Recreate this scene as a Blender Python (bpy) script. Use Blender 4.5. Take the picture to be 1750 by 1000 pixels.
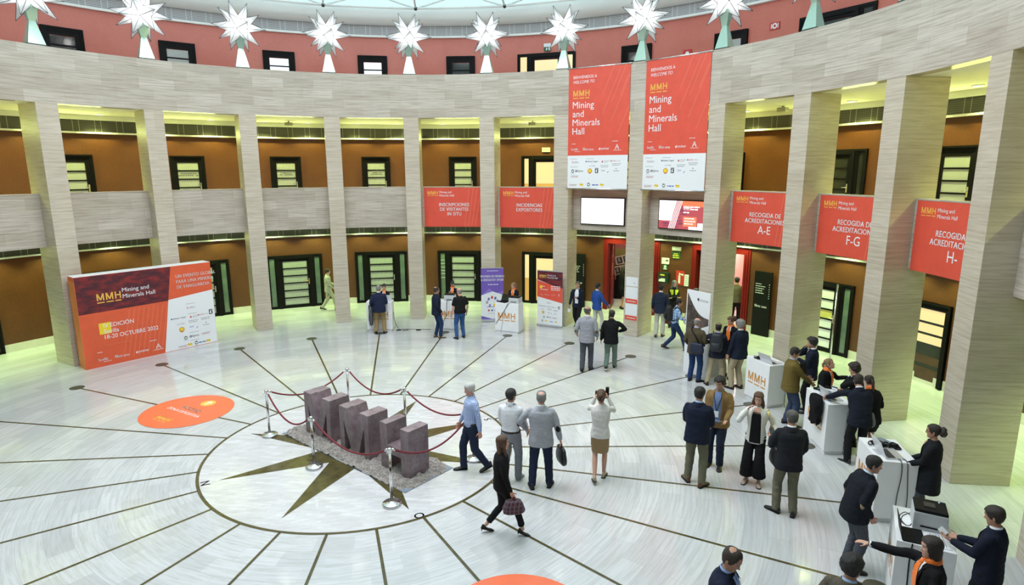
import bpy, bmesh, math, random
from mathutils import Vector, Matrix, noise
from math import sin, cos, pi, radians as rad, atan2, hypot, sqrt

random.seed(7)
scene = bpy.context.scene
COL = scene.collection
for o in list(bpy.data.objects):
    bpy.data.objects.remove(o)

# ------------------------------------------------------------------ camera
cam_data = bpy.data.cameras.new('camera')
cam = bpy.data.objects.new('camera', cam_data)
COL.objects.link(cam)
scene.camera = cam
cam_data.sensor_width = 36.0
cam_data.lens = 21.586
cam_data.clip_end = 200
CAM_YAW, CAM_PITCH, CAM_ROLL = rad(14.695), rad(11.341), rad(-0.197)
_F = Vector((sin(CAM_YAW)*cos(CAM_PITCH), cos(CAM_YAW)*cos(CAM_PITCH), -sin(CAM_PITCH)))
_R = Vector((cos(CAM_YAW), -sin(CAM_YAW), 0))
_U = _R.cross(_F)
_R2 = cos(CAM_ROLL)*_R + sin(CAM_ROLL)*_U
_U2 = -sin(CAM_ROLL)*_R + cos(CAM_ROLL)*_U
cam.matrix_world = Matrix(((_R2.x, _U2.x, -_F.x, 0), (_R2.y, _U2.y, -_F.y, -11.784),
                           (_R2.z, _U2.z, -_F.z, 5.436), (0, 0, 0, 1)))

# ------------------------------------------------------------------ view, world, large lights
scene.view_settings.view_transform = 'Standard'
scene.view_settings.look = 'None'
scene.view_settings.gamma = 1.0
scene.view_settings.use_curve_mapping = False
scene.view_settings.exposure = 0.0

world = bpy.data.worlds.new('daylight')
scene.world = world
world.use_nodes = True
world.node_tree.nodes['Background'].inputs[0].default_value = (0.80, 0.92, 1.0, 1)
world.node_tree.nodes['Background'].inputs[1].default_value = 3.2

def area_light(name, loc, power, color, size, size_y=None, rot=(0, 0, 0), spread=180):
    l = bpy.data.lights.new(name, 'AREA')
    l.energy = power
    l.color = color
    l.size = size
    if size_y:
        l.shape = 'RECTANGLE'
        l.size_y = size_y
    else:
        l.shape = 'DISK'
    l.spread = rad(spread)
    o = bpy.data.objects.new(name, l)
    o.location = loc
    o.rotation_euler = rot
    COL.objects.link(o)
    return o

GREEN = (0.86, 1.0, 0.28)      # tint of the first gallery's lamps
GREEN_LOW = (0.70, 1.0, 0.34)  # tint of the ground floor's lamps
area_light('skylight_daylight', (0, 0, 12.6), 1700, (0.97, 0.955, 1.0), 10.0)

# ------------------------------------------------------------------ layout of the rotunda (metres)
RP = 10.75        # pillar and fascia fronts
RPB = 11.73       # pillar backs
RPAR = 11.30      # balcony parapet fronts
RW = 14.05        # back wall
Z1 = 3.83         # first gallery floor
ZPB, ZPT = 3.37, 4.80
ZS, ZT = 7.20, 8.635
Z2 = 7.65         # second gallery floor
STEP = 14.193
AZ = lambda k: -30.63 + STEP*k            # azimuth of pillar k
MID = lambda k: AZ(k) + STEP/2            # middle of the bay right of pillar k
K0, K1 = -3, 11                           # pillars the photo could see

# ------------------------------------------------------------------ mesh helpers
def P(az, r, z):
    a = rad(az)
    return (r*sin(a), r*cos(a), z)

class MB:
    """collects faces with material slots and uvs, links them as ONE mesh object"""
    def __init__(self):
        self.v, self.f, self.m, self.uv = [], [], [], []
    def face(self, pts, m=0, uv=None):
        n = len(self.v)
        self.v += [tuple(p) for p in pts]
        self.f.append(tuple(range(n, n+len(pts))))
        self.m.append(m)
        self.uv.append(uv or [(0, 0)]*len(pts))
    def mesh(self, vs, fs, m=0):
        n = len(self.v)
        self.v += [tuple(p) for p in vs]
        for f in fs:
            self.f.append(tuple(i+n for i in f))
            self.m.append(m)
            self.uv.append([(vs[i][0], vs[i][2]) for i in f])
    def box(self, x0, x1, y0, y1, z0, z1, m=0):
        c = [(x0, y0, z0), (x1, y0, z0), (x1, y1, z0), (x0, y1, z0), (x0, y0, z1), (x1, y0, z1), (x1, y1, z1), (x0, y1, z1)]
        for ids in ((0, 1, 5, 4), (1, 2, 6, 5), (2, 3, 7, 6), (3, 0, 4, 7), (4, 5, 6, 7), (3, 2, 1, 0)):
            pts = [c[i] for i in ids]
            if ids in ((4, 5, 6, 7), (3, 2, 1, 0)):
                uv = [(p[0], p[1]) for p in pts]
            elif ids in ((0, 1, 5, 4), (2, 3, 7, 6)):
                uv = [(p[0], p[2]) for p in pts]
            else:
                uv = [(p[1], p[2]) for p in pts]
            self.face(pts, m, uv)
    def prism(self, pts2, y0, y1, m=0, mside=None):
        """polygon in x-z, extruded along y"""
        ms = m if mside is None else mside
        a = [(x, y0, z) for x, z in pts2]
        b = [(x, y1, z) for x, z in pts2]
        self.face(a, m, [(p[0], p[2]) for p in a])
        self.face(b[::-1], m, [(p[0], p[2]) for p in b[::-1]])
        n = len(pts2)
        for i in range(n):
            j = (i+1) % n
            q = [a[j], a[i], b[i], b[j]]
            self.face(q, ms, [(p[1], p[2]) for p in q])
    def slab(self, pts2, z0, z1, m=0):
        """polygon in x-y, extruded along z"""
        a = [(x, y, z1) for x, y in pts2]
        b = [(x, y, z0) for x, y in pts2]
        self.face(a, m, pts2)
        self.face(b[::-1], m, pts2[::-1])
        n = len(pts2)
        for i in range(n):
            j = (i+1) % n
            q = [b[i], b[j], a[j], a[i]]
            self.face(q, m, [(p[0]+p[1], p[2]) for p in q])
    def arc(self, a0, a1, r0, r1, z0, z1, m=0, step=2.0, caps=True):
        n = max(1, int(math.ceil(abs(a1-a0)/step)))
        full = abs(a1-a0) >= 359.9
        for i in range(n):
            u, w = a0+(a1-a0)*i/n, a0+(a1-a0)*(i+1)/n
            ru, rw = rad(u), rad(w)
            self.face([P(u, r0, z0), P(w, r0, z0), P(w, r0, z1), P(u, r0, z1)], m, [(ru*r0, z0), (rw*r0, z0), (rw*r0, z1), (ru*r0, z1)])
            self.face([P(w, r1, z0), P(u, r1, z0), P(u, r1, z1), P(w, r1, z1)], m, [(rw*r1, z0), (ru*r1, z0), (ru*r1, z1), (rw*r1, z1)])
            self.face([P(u, r0, z1), P(w, r0, z1), P(w, r1, z1), P(u, r1, z1)], m, [(ru*r0, r0), (rw*r0, r0), (rw*r0, r1), (ru*r0, r1)])
            self.face([P(u, r1, z0), P(w, r1, z0), P(w, r0, z0), P(u, r0, z0)], m, [(ru*r0, r1), (rw*r0, r1), (rw*r0, r0), (ru*r0, r0)])
        if caps and not full:
            for a, flip in ((a0, False), (a1, True)):
                q = [P(a, r1, z0), P(a, r0, z0), P(a, r0, z1), P(a, r1, z1)]
                uv = [(r1, z0), (r0, z0), (r0, z1), (r1, z1)]
                self.face(q[::-1] if flip else q, m, uv[::-1] if flip else uv)
    def lathe(self, prof, n=24, m=0, c=(0, 0)):
        """(radius, z) profile turned about a vertical axis"""
        base = len(self.v)
        for r, z in prof:
            for i in range(n):
                a = 2*pi*i/n
                self.v.append((c[0]+r*cos(a), c[1]+r*sin(a), z))
        for k in range(len(prof)-1):
            for i in range(n):
                j = (i+1) % n
                self.f.append((base+k*n+i, base+k*n+j, base+(k+1)*n+j, base+(k+1)*n+i))
                self.m.append(m)
                self.uv.append([(i/n, k), (i/n, k), (i/n, k+1), (i/n, k+1)])
        for k, rev in ((0, True), (len(prof)-1, False)):
            if prof[k][0] > 1e-4:
                ids = [base+k*n+i for i in range(n)]
                self.f.append(tuple(ids[::-1] if rev else ids))
                self.m.append(m)
                self.uv.append([(0, 0)]*n)
    def tube(self, pts, r, n=8, m=0, cap=True):
        """round bar along points; r a number or a list"""
        pts = [Vector(p) for p in pts]
        rs = r if isinstance(r, (list, tuple)) else [r]*len(pts)
        base = len(self.v)
        up = None
        for k, p in enumerate(pts):
            t = (pts[min(k+1, len(pts)-1)]-pts[max(k-1, 0)]).normalized()
            if up is None:
                up = t.orthogonal().normalized()
            up = (up - t*up.dot(t))
            up = up.normalized() if up.length > 1e-6 else t.orthogonal().normalized()
            s = t.cross(up)
            for i in range(n):
                a = 2*pi*i/n
                self.v.append(tuple(p + (up*cos(a)+s*sin(a))*rs[k]))
        for k in range(len(pts)-1):
            for i in range(n):
                j = (i+1) % n
                self.f.append((base+k*n+i, base+k*n+j, base+(k+1)*n+j, base+(k+1)*n+i))
                self.m.append(m)
                self.uv.append([(i/n, k), (j/n, k), (j/n, k+1), (i/n, k+1)])
        if cap:
            self.f.append(tuple(base+i for i in range(n))[::-1]); self.m.append(m); self.uv.append([(0, 0)]*n)
            e = base+(len(pts)-1)*n
            self.f.append(tuple(e+i for i in range(n))); self.m.append(m); self.uv.append([(0, 0)]*n)
    def build(self, name, mats, parent=None, loc=None, rotz=None, smooth=False, fixn=True, bevel=0):
        me = bpy.data.meshes.new(name)
        me.from_pydata(self.v, [], self.f)
        uvl = me.uv_layers.new(name='UVMap')
        flat = [c for uv in self.uv for p in uv for c in p]
        uvl.data.foreach_set('uv', flat)
        for mt in (mats if isinstance(mats, (list, tuple)) else [mats]):
            me.materials.append(mt)
        me.polygons.foreach_set('material_index', self.m)
        if smooth:
            me.polygons.foreach_set('use_smooth', [True]*len(self.f))
        bm = bmesh.new(); bm.from_mesh(me)
        bmesh.ops.remove_doubles(bm, verts=bm.verts, dist=1e-5)
        if fixn:
            bmesh.ops.recalc_face_normals(bm, faces=bm.faces)
        if bevel:
            es = [e for e in bm.edges if e.is_manifold and e.calc_face_angle(0) > 0.6]
            bmesh.ops.bevel(bm, geom=es, offset=bevel, segments=2, affect='EDGES', profile=0.6)
        bm.to_mesh(me); bm.free()
        me.update()
        return link(name, me, parent, loc, rotz)

def link(name, me, parent=None, loc=None, rotz=None):
    o = bpy.data.objects.new(name, me)
    COL.objects.link(o)
    if parent is not None:
        o.parent = parent
    if loc is not None:
        o.location = loc
    if rotz is not None:
        o.rotation_euler = (0, 0, rotz)
    return o

def tag(o, label=None, cat=None, group=None, kind=None):
    if label: o['label'] = label
    if cat: o['category'] = cat
    if group: o['group'] = group
    if kind: o['kind'] = kind
    return o

def empty(name, loc, rotz=0, label=None, cat=None, group=None, kind=None):
    o = bpy.data.objects.new(name, None)
    o.empty_display_size = 0.2
    COL.objects.link(o)
    o.location = loc
    o.rotation_euler = (0, 0, rotz)
    return tag(o, label, cat, group, kind)

def at(az, r, z=0.0):
    """location and z-rotation of something standing at an azimuth, its +y pointing outwards"""
    return P(az, r, z), -rad(az)

# ------------------------------------------------------------------ materials
def new_mat(name):
    m = bpy.data.materials.new(name)
    m.use_nodes = True
    nt = m.node_tree
    return m, nt, nt.nodes['Principled BSDF']

def N(nt, typ, **kw):
    n = nt.nodes.new(typ)
    for k, v in kw.items():
        setattr(n, k, v)
    return n

def mixc(nt, fac, a, b, mode='MIX'):
    n = N(nt, 'ShaderNodeMix', data_type='RGBA', blend_type=mode)
    for i, x in ((0, fac), (6, a), (7, b)):
        if hasattr(x, 'links'):
            nt.links.new(x, n.inputs[i])
        elif i == 0:
            n.inputs[0].default_value = x
        else:
            n.inputs[i].default_value = (*x, 1)
    return n.outputs[2]

def uv_map(nt, sx, sy, rot=0, coord='UV'):
    tc = N(nt, 'ShaderNodeTexCoord')
    mp = N(nt, 'ShaderNodeMapping')
    mp.inputs['Scale'].default_value = (sx, sy, sx if coord != 'UV' else 1)
    mp.inputs['Rotation'].default_value = (0, 0, rot)
    nt.links.new(tc.outputs[coord], mp.inputs[0])
    return mp.outputs[0]

def tex_noise(nt, vec, scale, detail=4, rough=0.6):
    n = N(nt, 'ShaderNodeTexNoise')
    n.inputs['Scale'].default_value = scale
    n.inputs['Detail'].default_value = detail
    n.inputs['Roughness'].default_value = rough
    nt.links.new(vec, n.inputs['Vector'])
    return n.outputs[0]

def ramp(nt, val, a, b, p0=0.3, p1=0.7):
    r = N(nt, 'ShaderNodeValToRGB')
    r.color_ramp.elements[0].position = p0
    r.color_ramp.elements[1].position = p1
    r.color_ramp.elements[0].color = (*a, 1)
    r.color_ramp.elements[1].color = (*b, 1)
    nt.links.new(val, r.inputs[0])
    return r.outputs[0]

_plain = {}
def plain(name, col, rough=0.5, metal=0.0, vary=0.12, scale=30, bump=0.0, spec=None, coord='Object'):
    """one colour with a little procedural variation"""
    if name in _plain:
        return _plain[name]
    m, nt, b = new_mat(name)
    v = uv_map(nt, 1, 1, coord=coord)
    nz = tex_noise(nt, v, scale, 3)
    lo = tuple(c*(1-vary) for c in col)
    hi = tuple(min(1, c*(1+vary)) for c in col)
    nt.links.new(ramp(nt, nz, lo, hi), b.inputs['Base Color'])
    b.inputs['Roughness'].default_value = rough
    b.inputs['Metallic'].default_value = metal
    if spec is not None:
        b.inputs['Specular IOR Level'].default_value = spec
    if bump:
        bp = N(nt, 'ShaderNodeBump')
        bp.inputs['Strength'].default_value = bump
        bp.inputs['Distance'].default_value = 0.02
        nt.links.new(nz, bp.inputs['Height'])
        nt.links.new(bp.outputs[0], b.inputs['Normal'])
    _plain[name] = m
    return m

def emissive(name, col, strength):
    if name in _plain:
        return _plain[name]
    m, nt, b = new_mat(name)
    b.inputs['Base Color'].default_value = (*[c*0.5 for c in col], 1)
    b.inputs['Emission Color'].default_value = (*col, 1)
    b.inputs['Emission Strength'].default_value = strength
    _plain[name] = m
    return m

def stone(name, c1, c2, dark, bw, bh, streak, rough, mortar=0.004, blotch=None, coord='UV', rot=0):
    """vein-cut stone in courses: every slab its own tone, veins along its length"""
    m, nt, b = new_mat(name)
    vec = uv_map(nt, 1, 1, rot, coord)
    br = N(nt, 'ShaderNodeTexBrick')
    br.offset = 0.37
    br.inputs['Color1'].default_value = (*c1, 1)
    br.inputs['Color2'].default_value = (*c2, 1)
    br.inputs['Mortar'].default_value = (*[x*0.88 for x in c1], 1)
    br.inputs['Scale'].default_value = 1
    br.inputs['Mortar Size'].default_value = mortar
    br.inputs['Brick Width'].default_value = bw
    br.inputs['Row Height'].default_value = bh
    nt.links.new(vec, br.inputs['Vector'])
    v2 = uv_map(nt, streak[0], streak[1], rot, coord)
    nz = tex_noise(nt, v2, 1.0, 5, 0.65)
    f = ramp(nt, nz, (0, 0, 0), (1, 1, 1), 0.42, 0.72)
    col = mixc(nt, f, br.outputs[0], dark, 'MIX')
    mx = nt.nodes[-1]
    # veins at part strength
    sc = N(nt, 'ShaderNodeMath', operation='MULTIPLY')
    nt.links.new(f, sc.inputs[0]); sc.inputs[1].default_value = 0.72
    col = mixc(nt, sc.outputs[0], br.outputs[0], dark)
    if blotch:
        n2 = tex_noise(nt, uv_map(nt, 1, 1, rot, coord), blotch[0], 3)
        s2 = N(nt, 'ShaderNodeMath', operation='MULTIPLY')
        nt.links.new(ramp(nt, n2, (0, 0, 0), (1, 1, 1), 0.4, 0.7), s2.inputs[0]); s2.inputs[1].default_value = blotch[1]
        col = mixc(nt, s2.outputs[0], col, blotch[2])
    nt.links.new(col, b.inputs['Base Color'])
    b.inputs['Roughness'].default_value = rough
    return m

M = {}
M['travertine'] = stone('travertine', (0.47, 0.42, 0.355), (0.60, 0.55, 0.485), (0.27, 0.215, 0.15), 0.95, 0.30, (1.1, 26), 0.22, mortar=0.003)
M['pillar_stone'] = stone('pillar_travertine', (0.54, 0.475, 0.385), (0.61, 0.545, 0.455), (0.33, 0.26, 0.18), 3.0, 0.60, (1.3, 22), 0.42, mortar=0.002)
M['floor'] = stone('floor_travertine', (0.50, 0.505, 0.525), (0.60, 0.605, 0.625), (0.385, 0.375, 0.36), 1.6, 0.34, (0.9, 22), 0.10, mortar=0.004)
M['floor_inner'] = stone('compass_floor_stone', (0.56, 0.55, 0.57), (0.66, 0.655, 0.675), (0.47, 0.445, 0.43), 0.34, 0.085, (3, 14), 0.10, mortar=0.002, coord='Object', rot=0.4)
M['inlay'] = plain('bronze_green_inlay', (0.075, 0.062, 0.022), 0.18, 0.0, 0.3, 6)
M['disc'] = plain('bronze_floor_disc', (0.085, 0.085, 0.06), 0.35, 0.3, 0.2, 20)

def stucco(name, lo, hi, dark):
    m, nt, b = new_mat(name)
    v = uv_map(nt, 1, 1, coord='Object')
    n1 = tex_noise(nt, v, 1.1, 4)
    n2 = tex_noise(nt, v, 26, 5, 0.75)
    c = mixc(nt, n1, lo, hi)
    f = N(nt, 'ShaderNodeMath', operation='MULTIPLY')
    nt.links.new(ramp(nt, n2, (0, 0, 0), (1, 1, 1), 0.35, 0.75), f.inputs[0]); f.inputs[1].default_value = 0.6
    c = mixc(nt, f.outputs[0], c, dark)
    nt.links.new(c, b.inputs['Base Color'])
    b.inputs['Roughness'].default_value = 0.38
    return m
M['stucco'] = stucco('polished_red_stucco', (0.55, 0.120, 0.085), (0.68, 0.20, 0.15), (0.45, 0.10, 0.065))
M['stucco_dimmed'] = stucco('polished_red_stucco_dimmed_in_colour', (0.085, 0.026, 0.0095), (0.165, 0.056, 0.018), (0.045, 0.013, 0.006))  # same red stucco, the galleries' dim yellow-green light put into its colour
M['white'] = plain('white_paint', (0.88, 0.88, 0.87), 0.6, 0, 0.03)
M['soffit'] = plain('soffit_paint', (0.80, 0.80, 0.74), 0.7, 0, 0.03, 3)
M['black_frame'] = plain('black_lacquered_frame', (0.006, 0.0055, 0.006), 0.5, 0, 0.3, spec=0.12)
M['red_frame'] = plain('red_lacquered_frame', (0.17, 0.008, 0.007), 0.4, 0, 0.15, spec=0.25)
M['brass'] = plain('brass', (0.75, 0.52, 0.16), 0.25, 1.0, 0.1)
M['chrome'] = plain('polished_steel', (0.72, 0.72, 0.73), 0.12, 1.0, 0.05)
M['dark_metal'] = plain('dark_metal', (0.06, 0.06, 0.06), 0.4, 0.6, 0.2)
M['black'] = plain('black_plastic', (0.007, 0.007, 0.008), 0.5, 0, 0.3, spec=0.15)
M['grey_plastic'] = plain('grey_plastic', (0.35, 0.36, 0.37), 0.45, 0, 0.08)
M['kiosk'] = plain('white_kiosk_laminate', (0.83, 0.83, 0.85), 0.4, 0, 0.03, 4)
M['gold'] = plain('gold_print', (0.66, 0.30, 0.055), 0.5, 0, 0.05)
M['poster_gold'] = plain('yellow_print', (0.85, 0.46, 0.08), 0.55, 0, 0.05)
M['poster_red'] = plain('orange_red_print', (0.72, 0.085, 0.050), 0.5, 0, 0.06, 3)
M['poster_orange'] = plain('orange_print', (0.70, 0.105, 0.040), 0.45, 0, 0.06, 3)
M['poster_pale'] = plain('pale_orange_print', (0.80, 0.20, 0.11), 0.5, 0, 0.05)
M['paper'] = plain('white_print', (0.80, 0.81, 0.84), 0.5, 0, 0.02)
M['ink'] = plain('black_print', (0.03, 0.03, 0.035), 0.5, 0, 0.1)
M['ink_grey'] = plain('grey_print', (0.30, 0.31, 0.33), 0.5, 0, 0.1)
M['ink_blue'] = plain('blue_print', (0.06, 0.13, 0.42), 0.5, 0, 0.1)
M['ink_red'] = plain('red_print', (0.55, 0.03, 0.02), 0.5, 0, 0.1)
M['ink_yellow'] = plain('bright_yellow_print', (0.85, 0.62, 0.03), 0.5, 0, 0.05)
M['ink_green'] = plain('green_print', (0.015, 0.10, 0.05), 0.5, 0, 0.1)

def blinds():
    m, nt, b = new_mat('pleated_white_blind')
    w = N(nt, 'ShaderNodeTexWave')
    w.inputs['Scale'].default_value = 3.2
    w.inputs['Distortion'].default_value = 0.6
    nt.links.new(uv_map(nt, 3, 0.05), w.inputs['Vector'])
    nt.links.new(ramp(nt, w.outputs[0], (0.20, 0.215, 0.20), (0.46, 0.475, 0.45), 0.05, 0.6), b.inputs['Base Color'])
    b.inputs['Roughness'].default_value = 0.35
    return m
M['blinds'] = blinds()

def frosted():
    m, nt, b = new_mat('frosted_green_glass')
    b.inputs['Base Color'].default_value = (0.115, 0.165, 0.145, 1)
    n = tex_noise(nt, uv_map(nt, 1, 1, coord='Object'), 2.0, 2)
    nt.links.new(ramp(nt, n, (0.09, 0.135, 0.12), (0.15, 0.20, 0.17)), b.inputs['Base Color'])
    b.inputs['Roughness'].default_value = 0.22
    return m
M['frosted'] = frosted()
M['dark_glass'] = plain('dark_window_glass', (0.02, 0.022, 0.02), 0.08, 0, 0.2, 3)
M['warm_pane'] = emissive('lit_room_pane', (1.0, 0.72, 0.34), 0.85)
M['bright_pane'] = emissive('lit_white_pane', (0.86, 0.93, 1.0), 0.9)
M['lamp_disc'] = emissive('downlight_lens', (0.92, 1.0, 0.86), 6.0)

def louvre(name, ground, line, period):
    m, nt, b = new_mat(name)
    tc = N(nt, 'ShaderNodeTexCoord')
    sp = N(nt, 'ShaderNodeSeparateXYZ')
    nt.links.new(tc.outputs['UV'], sp.inputs[0])
    def lines(out, per, width, off=0.0):
        a = N(nt, 'ShaderNodeMath', operation='ADD'); nt.links.new(out, a.inputs[0]); a.inputs[1].default_value = 500+off
        d = N(nt, 'ShaderNodeMath', operation='MODULO'); nt.links.new(a.outputs[0], d.inputs[0]); d.inputs[1].default_value = per
        l = N(nt, 'ShaderNodeMath', operation='LESS_THAN'); nt.links.new(d.outputs[0], l.inputs[0]); l.inputs[1].default_value = width
        return l.outputs[0]
    h = lines(sp.outputs[1], 0.05, 0.022)
    c = mixc(nt, h, ground, tuple(x*0.45 for x in ground))
    c = mixc(nt, lines(sp.outputs[0], period, 0.016), c, line)
    c = mixc(nt, lines(sp.outputs[0], period, 0.016, period*0.72), c, line)
    nt.links.new(c, b.inputs['Base Color'])
    b.inputs['Roughness'].default_value = 0.5
    return m
M['louvre_dark'] = louvre('vent_grille_dark', (0.10, 0.095, 0.085), (0.34, 0.33, 0.27), 0.62)
M['louvre_grey'] = louvre('vent_grille_grey', (0.55, 0.55, 0.57), (0.72, 0.72, 0.74), 0.62)

def roof_glass():
    m, nt, b = new_mat('teal_roof_glass')
    tr = N(nt, 'ShaderNodeBsdfTranslucent'); tr.inputs[0].default_value = (0.50, 0.64, 0.61, 1)
    df = N(nt, 'ShaderNodeBsdfDiffuse'); df.inputs[0].default_value = (0.52, 0.62, 0.60, 1)
    mx = N(nt, 'ShaderNodeMixShader'); mx.inputs[0].default_value = 0.5
    nt.links.new(tr.outputs[0], mx.inputs[1]); nt.links.new(df.outputs[0], mx.inputs[2])
    nt.links.new(mx.outputs[0], nt.nodes['Material Output'].inputs[0])
    return m
M['roof_glass'] = roof_glass()
# ================================================================== THE SETTING
def S(o, label=None):
    o['kind'] = 'structure'
    if label: o['label'] = label
    return o

# floor: polar mesh, the veins of the stone run round the hall
mb = MB()
R1, R2 = 2.95, 8.81
for i in range(180):
    a0, a1 = i*2.0-90, i*2.0-88
    for r0, r1 in ((R1, 6.0), (6.0, 10.0), (10.0, RW)):
        u0, u1 = rad(a0)*9, rad(a1)*9
        mb.face([P(a0, r0, 0), P(a0, r1, 0), P(a1, r1, 0), P(a1, r0, 0)], 0, [(u0, r0), (u0, r1), (u1, r1), (u1, r0)])
    mb.face([(0, 0, 0), P(a0, R1, 0), P(a1, R1, 0)], 1)
floor = S(mb.build('floor', [M['floor'], M['floor_inner']], fixn=False), 'polished pale travertine floor of the round hall with bronze inlaid lines')

LINES = [-51.95+14.22*k for k in range(13)] + [133.1, 147.9, 162.7, 177.3, 191.6, 205.8, 220.4, 235.5, 250.5, 265.3, 279.7, 294.0]
def floor_strip(a, r0, r1, w, z=0.003):
    c = Vector(P(a, 1, 0)); t = Vector((c.y, -c.x, 0))
    mb2 = MB()
    mb2.face([c*r0-t*w+Vector((0, 0, z)), c*r0+t*w+Vector((0, 0, z)), c*r1+t*w+Vector((0, 0, z)), c*r1-t*w+Vector((0, 0, z))][::-1])
    mb2.build('inlay_line', M['inlay'], floor)
for a in LINES:
    floor_strip(a, R1+0.02, R2, 0.023)
    d = MB(); d.lathe([(0.165, 0.002), (0.165, 0.006), (0.14, 0.009), (0.0, 0.010)], 24)
    d.build('inlay_disc', M['disc'], floor, loc=P(a, R2+0.05, 0))
ringm = MB()
for i in range(120):
    a0, a1 = i*3, i*3+3
    ringm.face([P(a0, R1-0.028, 0.003), P(a0, R1+0.028, 0.003), P(a1, R1+0.028, 0.003), P(a1, R1-0.028, 0.003)])
ringm.build('inlay_ring', M['inlay'], floor)
star = MB()
for k in range(8):
    t, l, r = -105+45*k, -105+45*k-22.5, -105+45*k+22.5
    star.face([(0, 0, 0.003), P(l, 0.79, 0.003), P(t, 2.62, 0.003), P(r, 0.79, 0.003)])
star.build('compass_star', M['inlay'], floor)

# pillars
def arc_mid_box(k):
    p = MB()
    p.box(-0.26, 0.26, 0, RPB-RP, 0, ZS)
    o = p.build('pillar', M['pillar_stone'], None, *at(AZ(k), RP), bevel=0.006)
    return S(o)
for k in range(K0, K1+1):
    o = arc_mid_box(k)
    # give each pillar its own veins by shifting its uvs
    uvl = o.data.uv_layers[0].data
    for l in uvl:
        l.uv = (l.uv[0]+3.7*k, l.uv[1]+0.83*k)

A0, A1 = AZ(K0)-0.7, AZ(K1)+0.7
FULL0, FULL1 = -180, 180
w = MB(); w.arc(FULL0, FULL1, RP, RP+0.30, ZS, ZT)
S(w.build('wall_fascia', M['travertine']), 'curved travertine fascia of the second gallery')
w = MB(); w.arc(FULL0, FULL1, RP+0.30, RW, ZS+0.001, Z2)
S(w.build('ceiling', M['soffit']), 'pale soffit over the first gallery')
w = MB(); w.arc(FULL0, FULL1, RPAR+0.22, RW, Z1, Z1+0.004)
S(w.build('floor_gallery', M['pillar_stone']), 'stone floor of the first gallery')
w = MB(); w.arc(FULL0, FULL1, RPAR+0.22, RW, ZPB+0.001, Z1)
S(w.build('ceiling_lower', M['soffit']), 'pale soffit over the ground floor gallery')
for k in range(K0, K1):
    hw = math.degrees(0.26/RPAR)
    w = MB(); w.arc(AZ(k)+hw, AZ(k+1)-hw, RPAR, RPAR+0.22, ZPB, ZPT)
    # pale stone coping
    w.arc(AZ(k)+hw, AZ(k+1)-hw, RPAR-0.012, RPAR+0.235, ZPT, ZPT+0.03)
    o = S(w.build('wall_parapet', M['travertine']))
    for l in o.data.uv_layers[0].data:
        l.uv = (l.uv[0]+2.1*k, l.uv[1]+0.11*k)
w = MB(); w.arc(A1-0.7, 360+A0+0.7, RPAR, RPAR+0.22, ZPB, 4.70)
S(w.build('wall_parapet', M['travertine']), 'parapet of the gallery the view is taken from')

# outer wall of red stucco, with two wide doorways on the ground floor
D1, D2 = (43.5, 51.0), (57.8, 65.0)          # azimuths of the two entrances
ZD = 2.62
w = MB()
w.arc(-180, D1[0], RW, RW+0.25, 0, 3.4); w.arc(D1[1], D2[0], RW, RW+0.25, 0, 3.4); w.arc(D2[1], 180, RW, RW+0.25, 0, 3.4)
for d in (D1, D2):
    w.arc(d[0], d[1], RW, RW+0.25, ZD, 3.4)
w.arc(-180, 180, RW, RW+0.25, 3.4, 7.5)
S(w.build('wall_back', M['stucco_dimmed']), 'curved outer wall of polished red stucco, dim gallery light put into its colour')
w = MB(); w.arc(-180, 180, RW, RW+0.25, 7.5, 10.5)
S(w.build('wall_top', M['stucco']), 'curved outer wall of polished red stucco round the top gallery')
w = MB()
for a, b in ((-180, D1[0]), (D1[1], D2[0]), (D2[1], 180)):
    w.arc(a, b, RW-0.022, RW+0.01, 0, 0.24)
S(w.build('baseboard_back', plain('pale_skirting_stone', (0.66, 0.64, 0.56), 0.3, 0, 0.05, 5)))
for nm, z0, z1, mt in (('trim_1', 2.90, ZPB, 'louvre_dark'), ('trim_2', 6.66, 7.04, 'louvre_dark'), ('trim_3', 10.52, 10.90, 'louvre_grey')):
    w = MB(); w.arc(-180, 180, RW-0.05, RW+0.02, z0, z1)
    S(w.build(nm, M[mt]), 'band of ventilation grilles along the top of the red wall')
for nm, z, h, d in (('trim_4', 2.86, 0.045, 0.14), ('trim_5', 6.615, 0.05, 0.16), ('trim_6', 10.45, 0.07, 0.14)):
    w = MB(); w.arc(-180, 180, RW-d, RW+0.02, z, z+h)
    S(w.build(nm, M['white']), 'thin white ledge under the ventilation grilles')

w = MB(); w.arc(-180, 180, RW-0.12, RW+0.02, 7.04, ZS+0.002)
S(w.build('trim_8', M['soffit']), 'pale band between the gallery grilles and the soffit')
# white cove and glass dome with its tubular frame
w = MB()
prof = [(RW-0.02, 10.90), (RW-0.28, 10.885), (RW-0.46, 10.98), (RW-0.55, 11.14), (RW-0.58, 11.26), (RW-0.62, 11.40), (RW+0.2, 11.42), (RW+0.2, 10.90)]
n = 120
for i in range(n):
    a0, a1 = i*360/n, (i+1)*360/n
    for (r0, z0), (r1, z1) in zip(prof[:-1], prof[1:]):
        w.face([P(a0, r0, z0), P(a1, r0, z0), P(a1, r1, z1), P(a0, r1, z1)])
S(w.build('trim_7', M['white'], smooth=True), 'white rounded cove under the glass dome')
w = MB()
prof = [(RW-0.5, 11.36), (12.2, 12.0), (10, 12.9), (7, 13.8), (3.5, 14.4), (0.0, 14.6)]
n = 100
for i in range(n):
    a0, a1 = i*360/n, (i+1)*360/n
    for (r0, z0), (r1, z1) in zip(prof[:-1], prof[1:]):
        if r1 < 0.01:
            w.face([P(a0, r0, z0), P(a1, r0, z0), (0, 0, z1)])
        else:
            w.face([P(a0, r0, z0), P(a1, r0, z0), P(a1, r1, z1), P(a0, r1, z1)])
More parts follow.
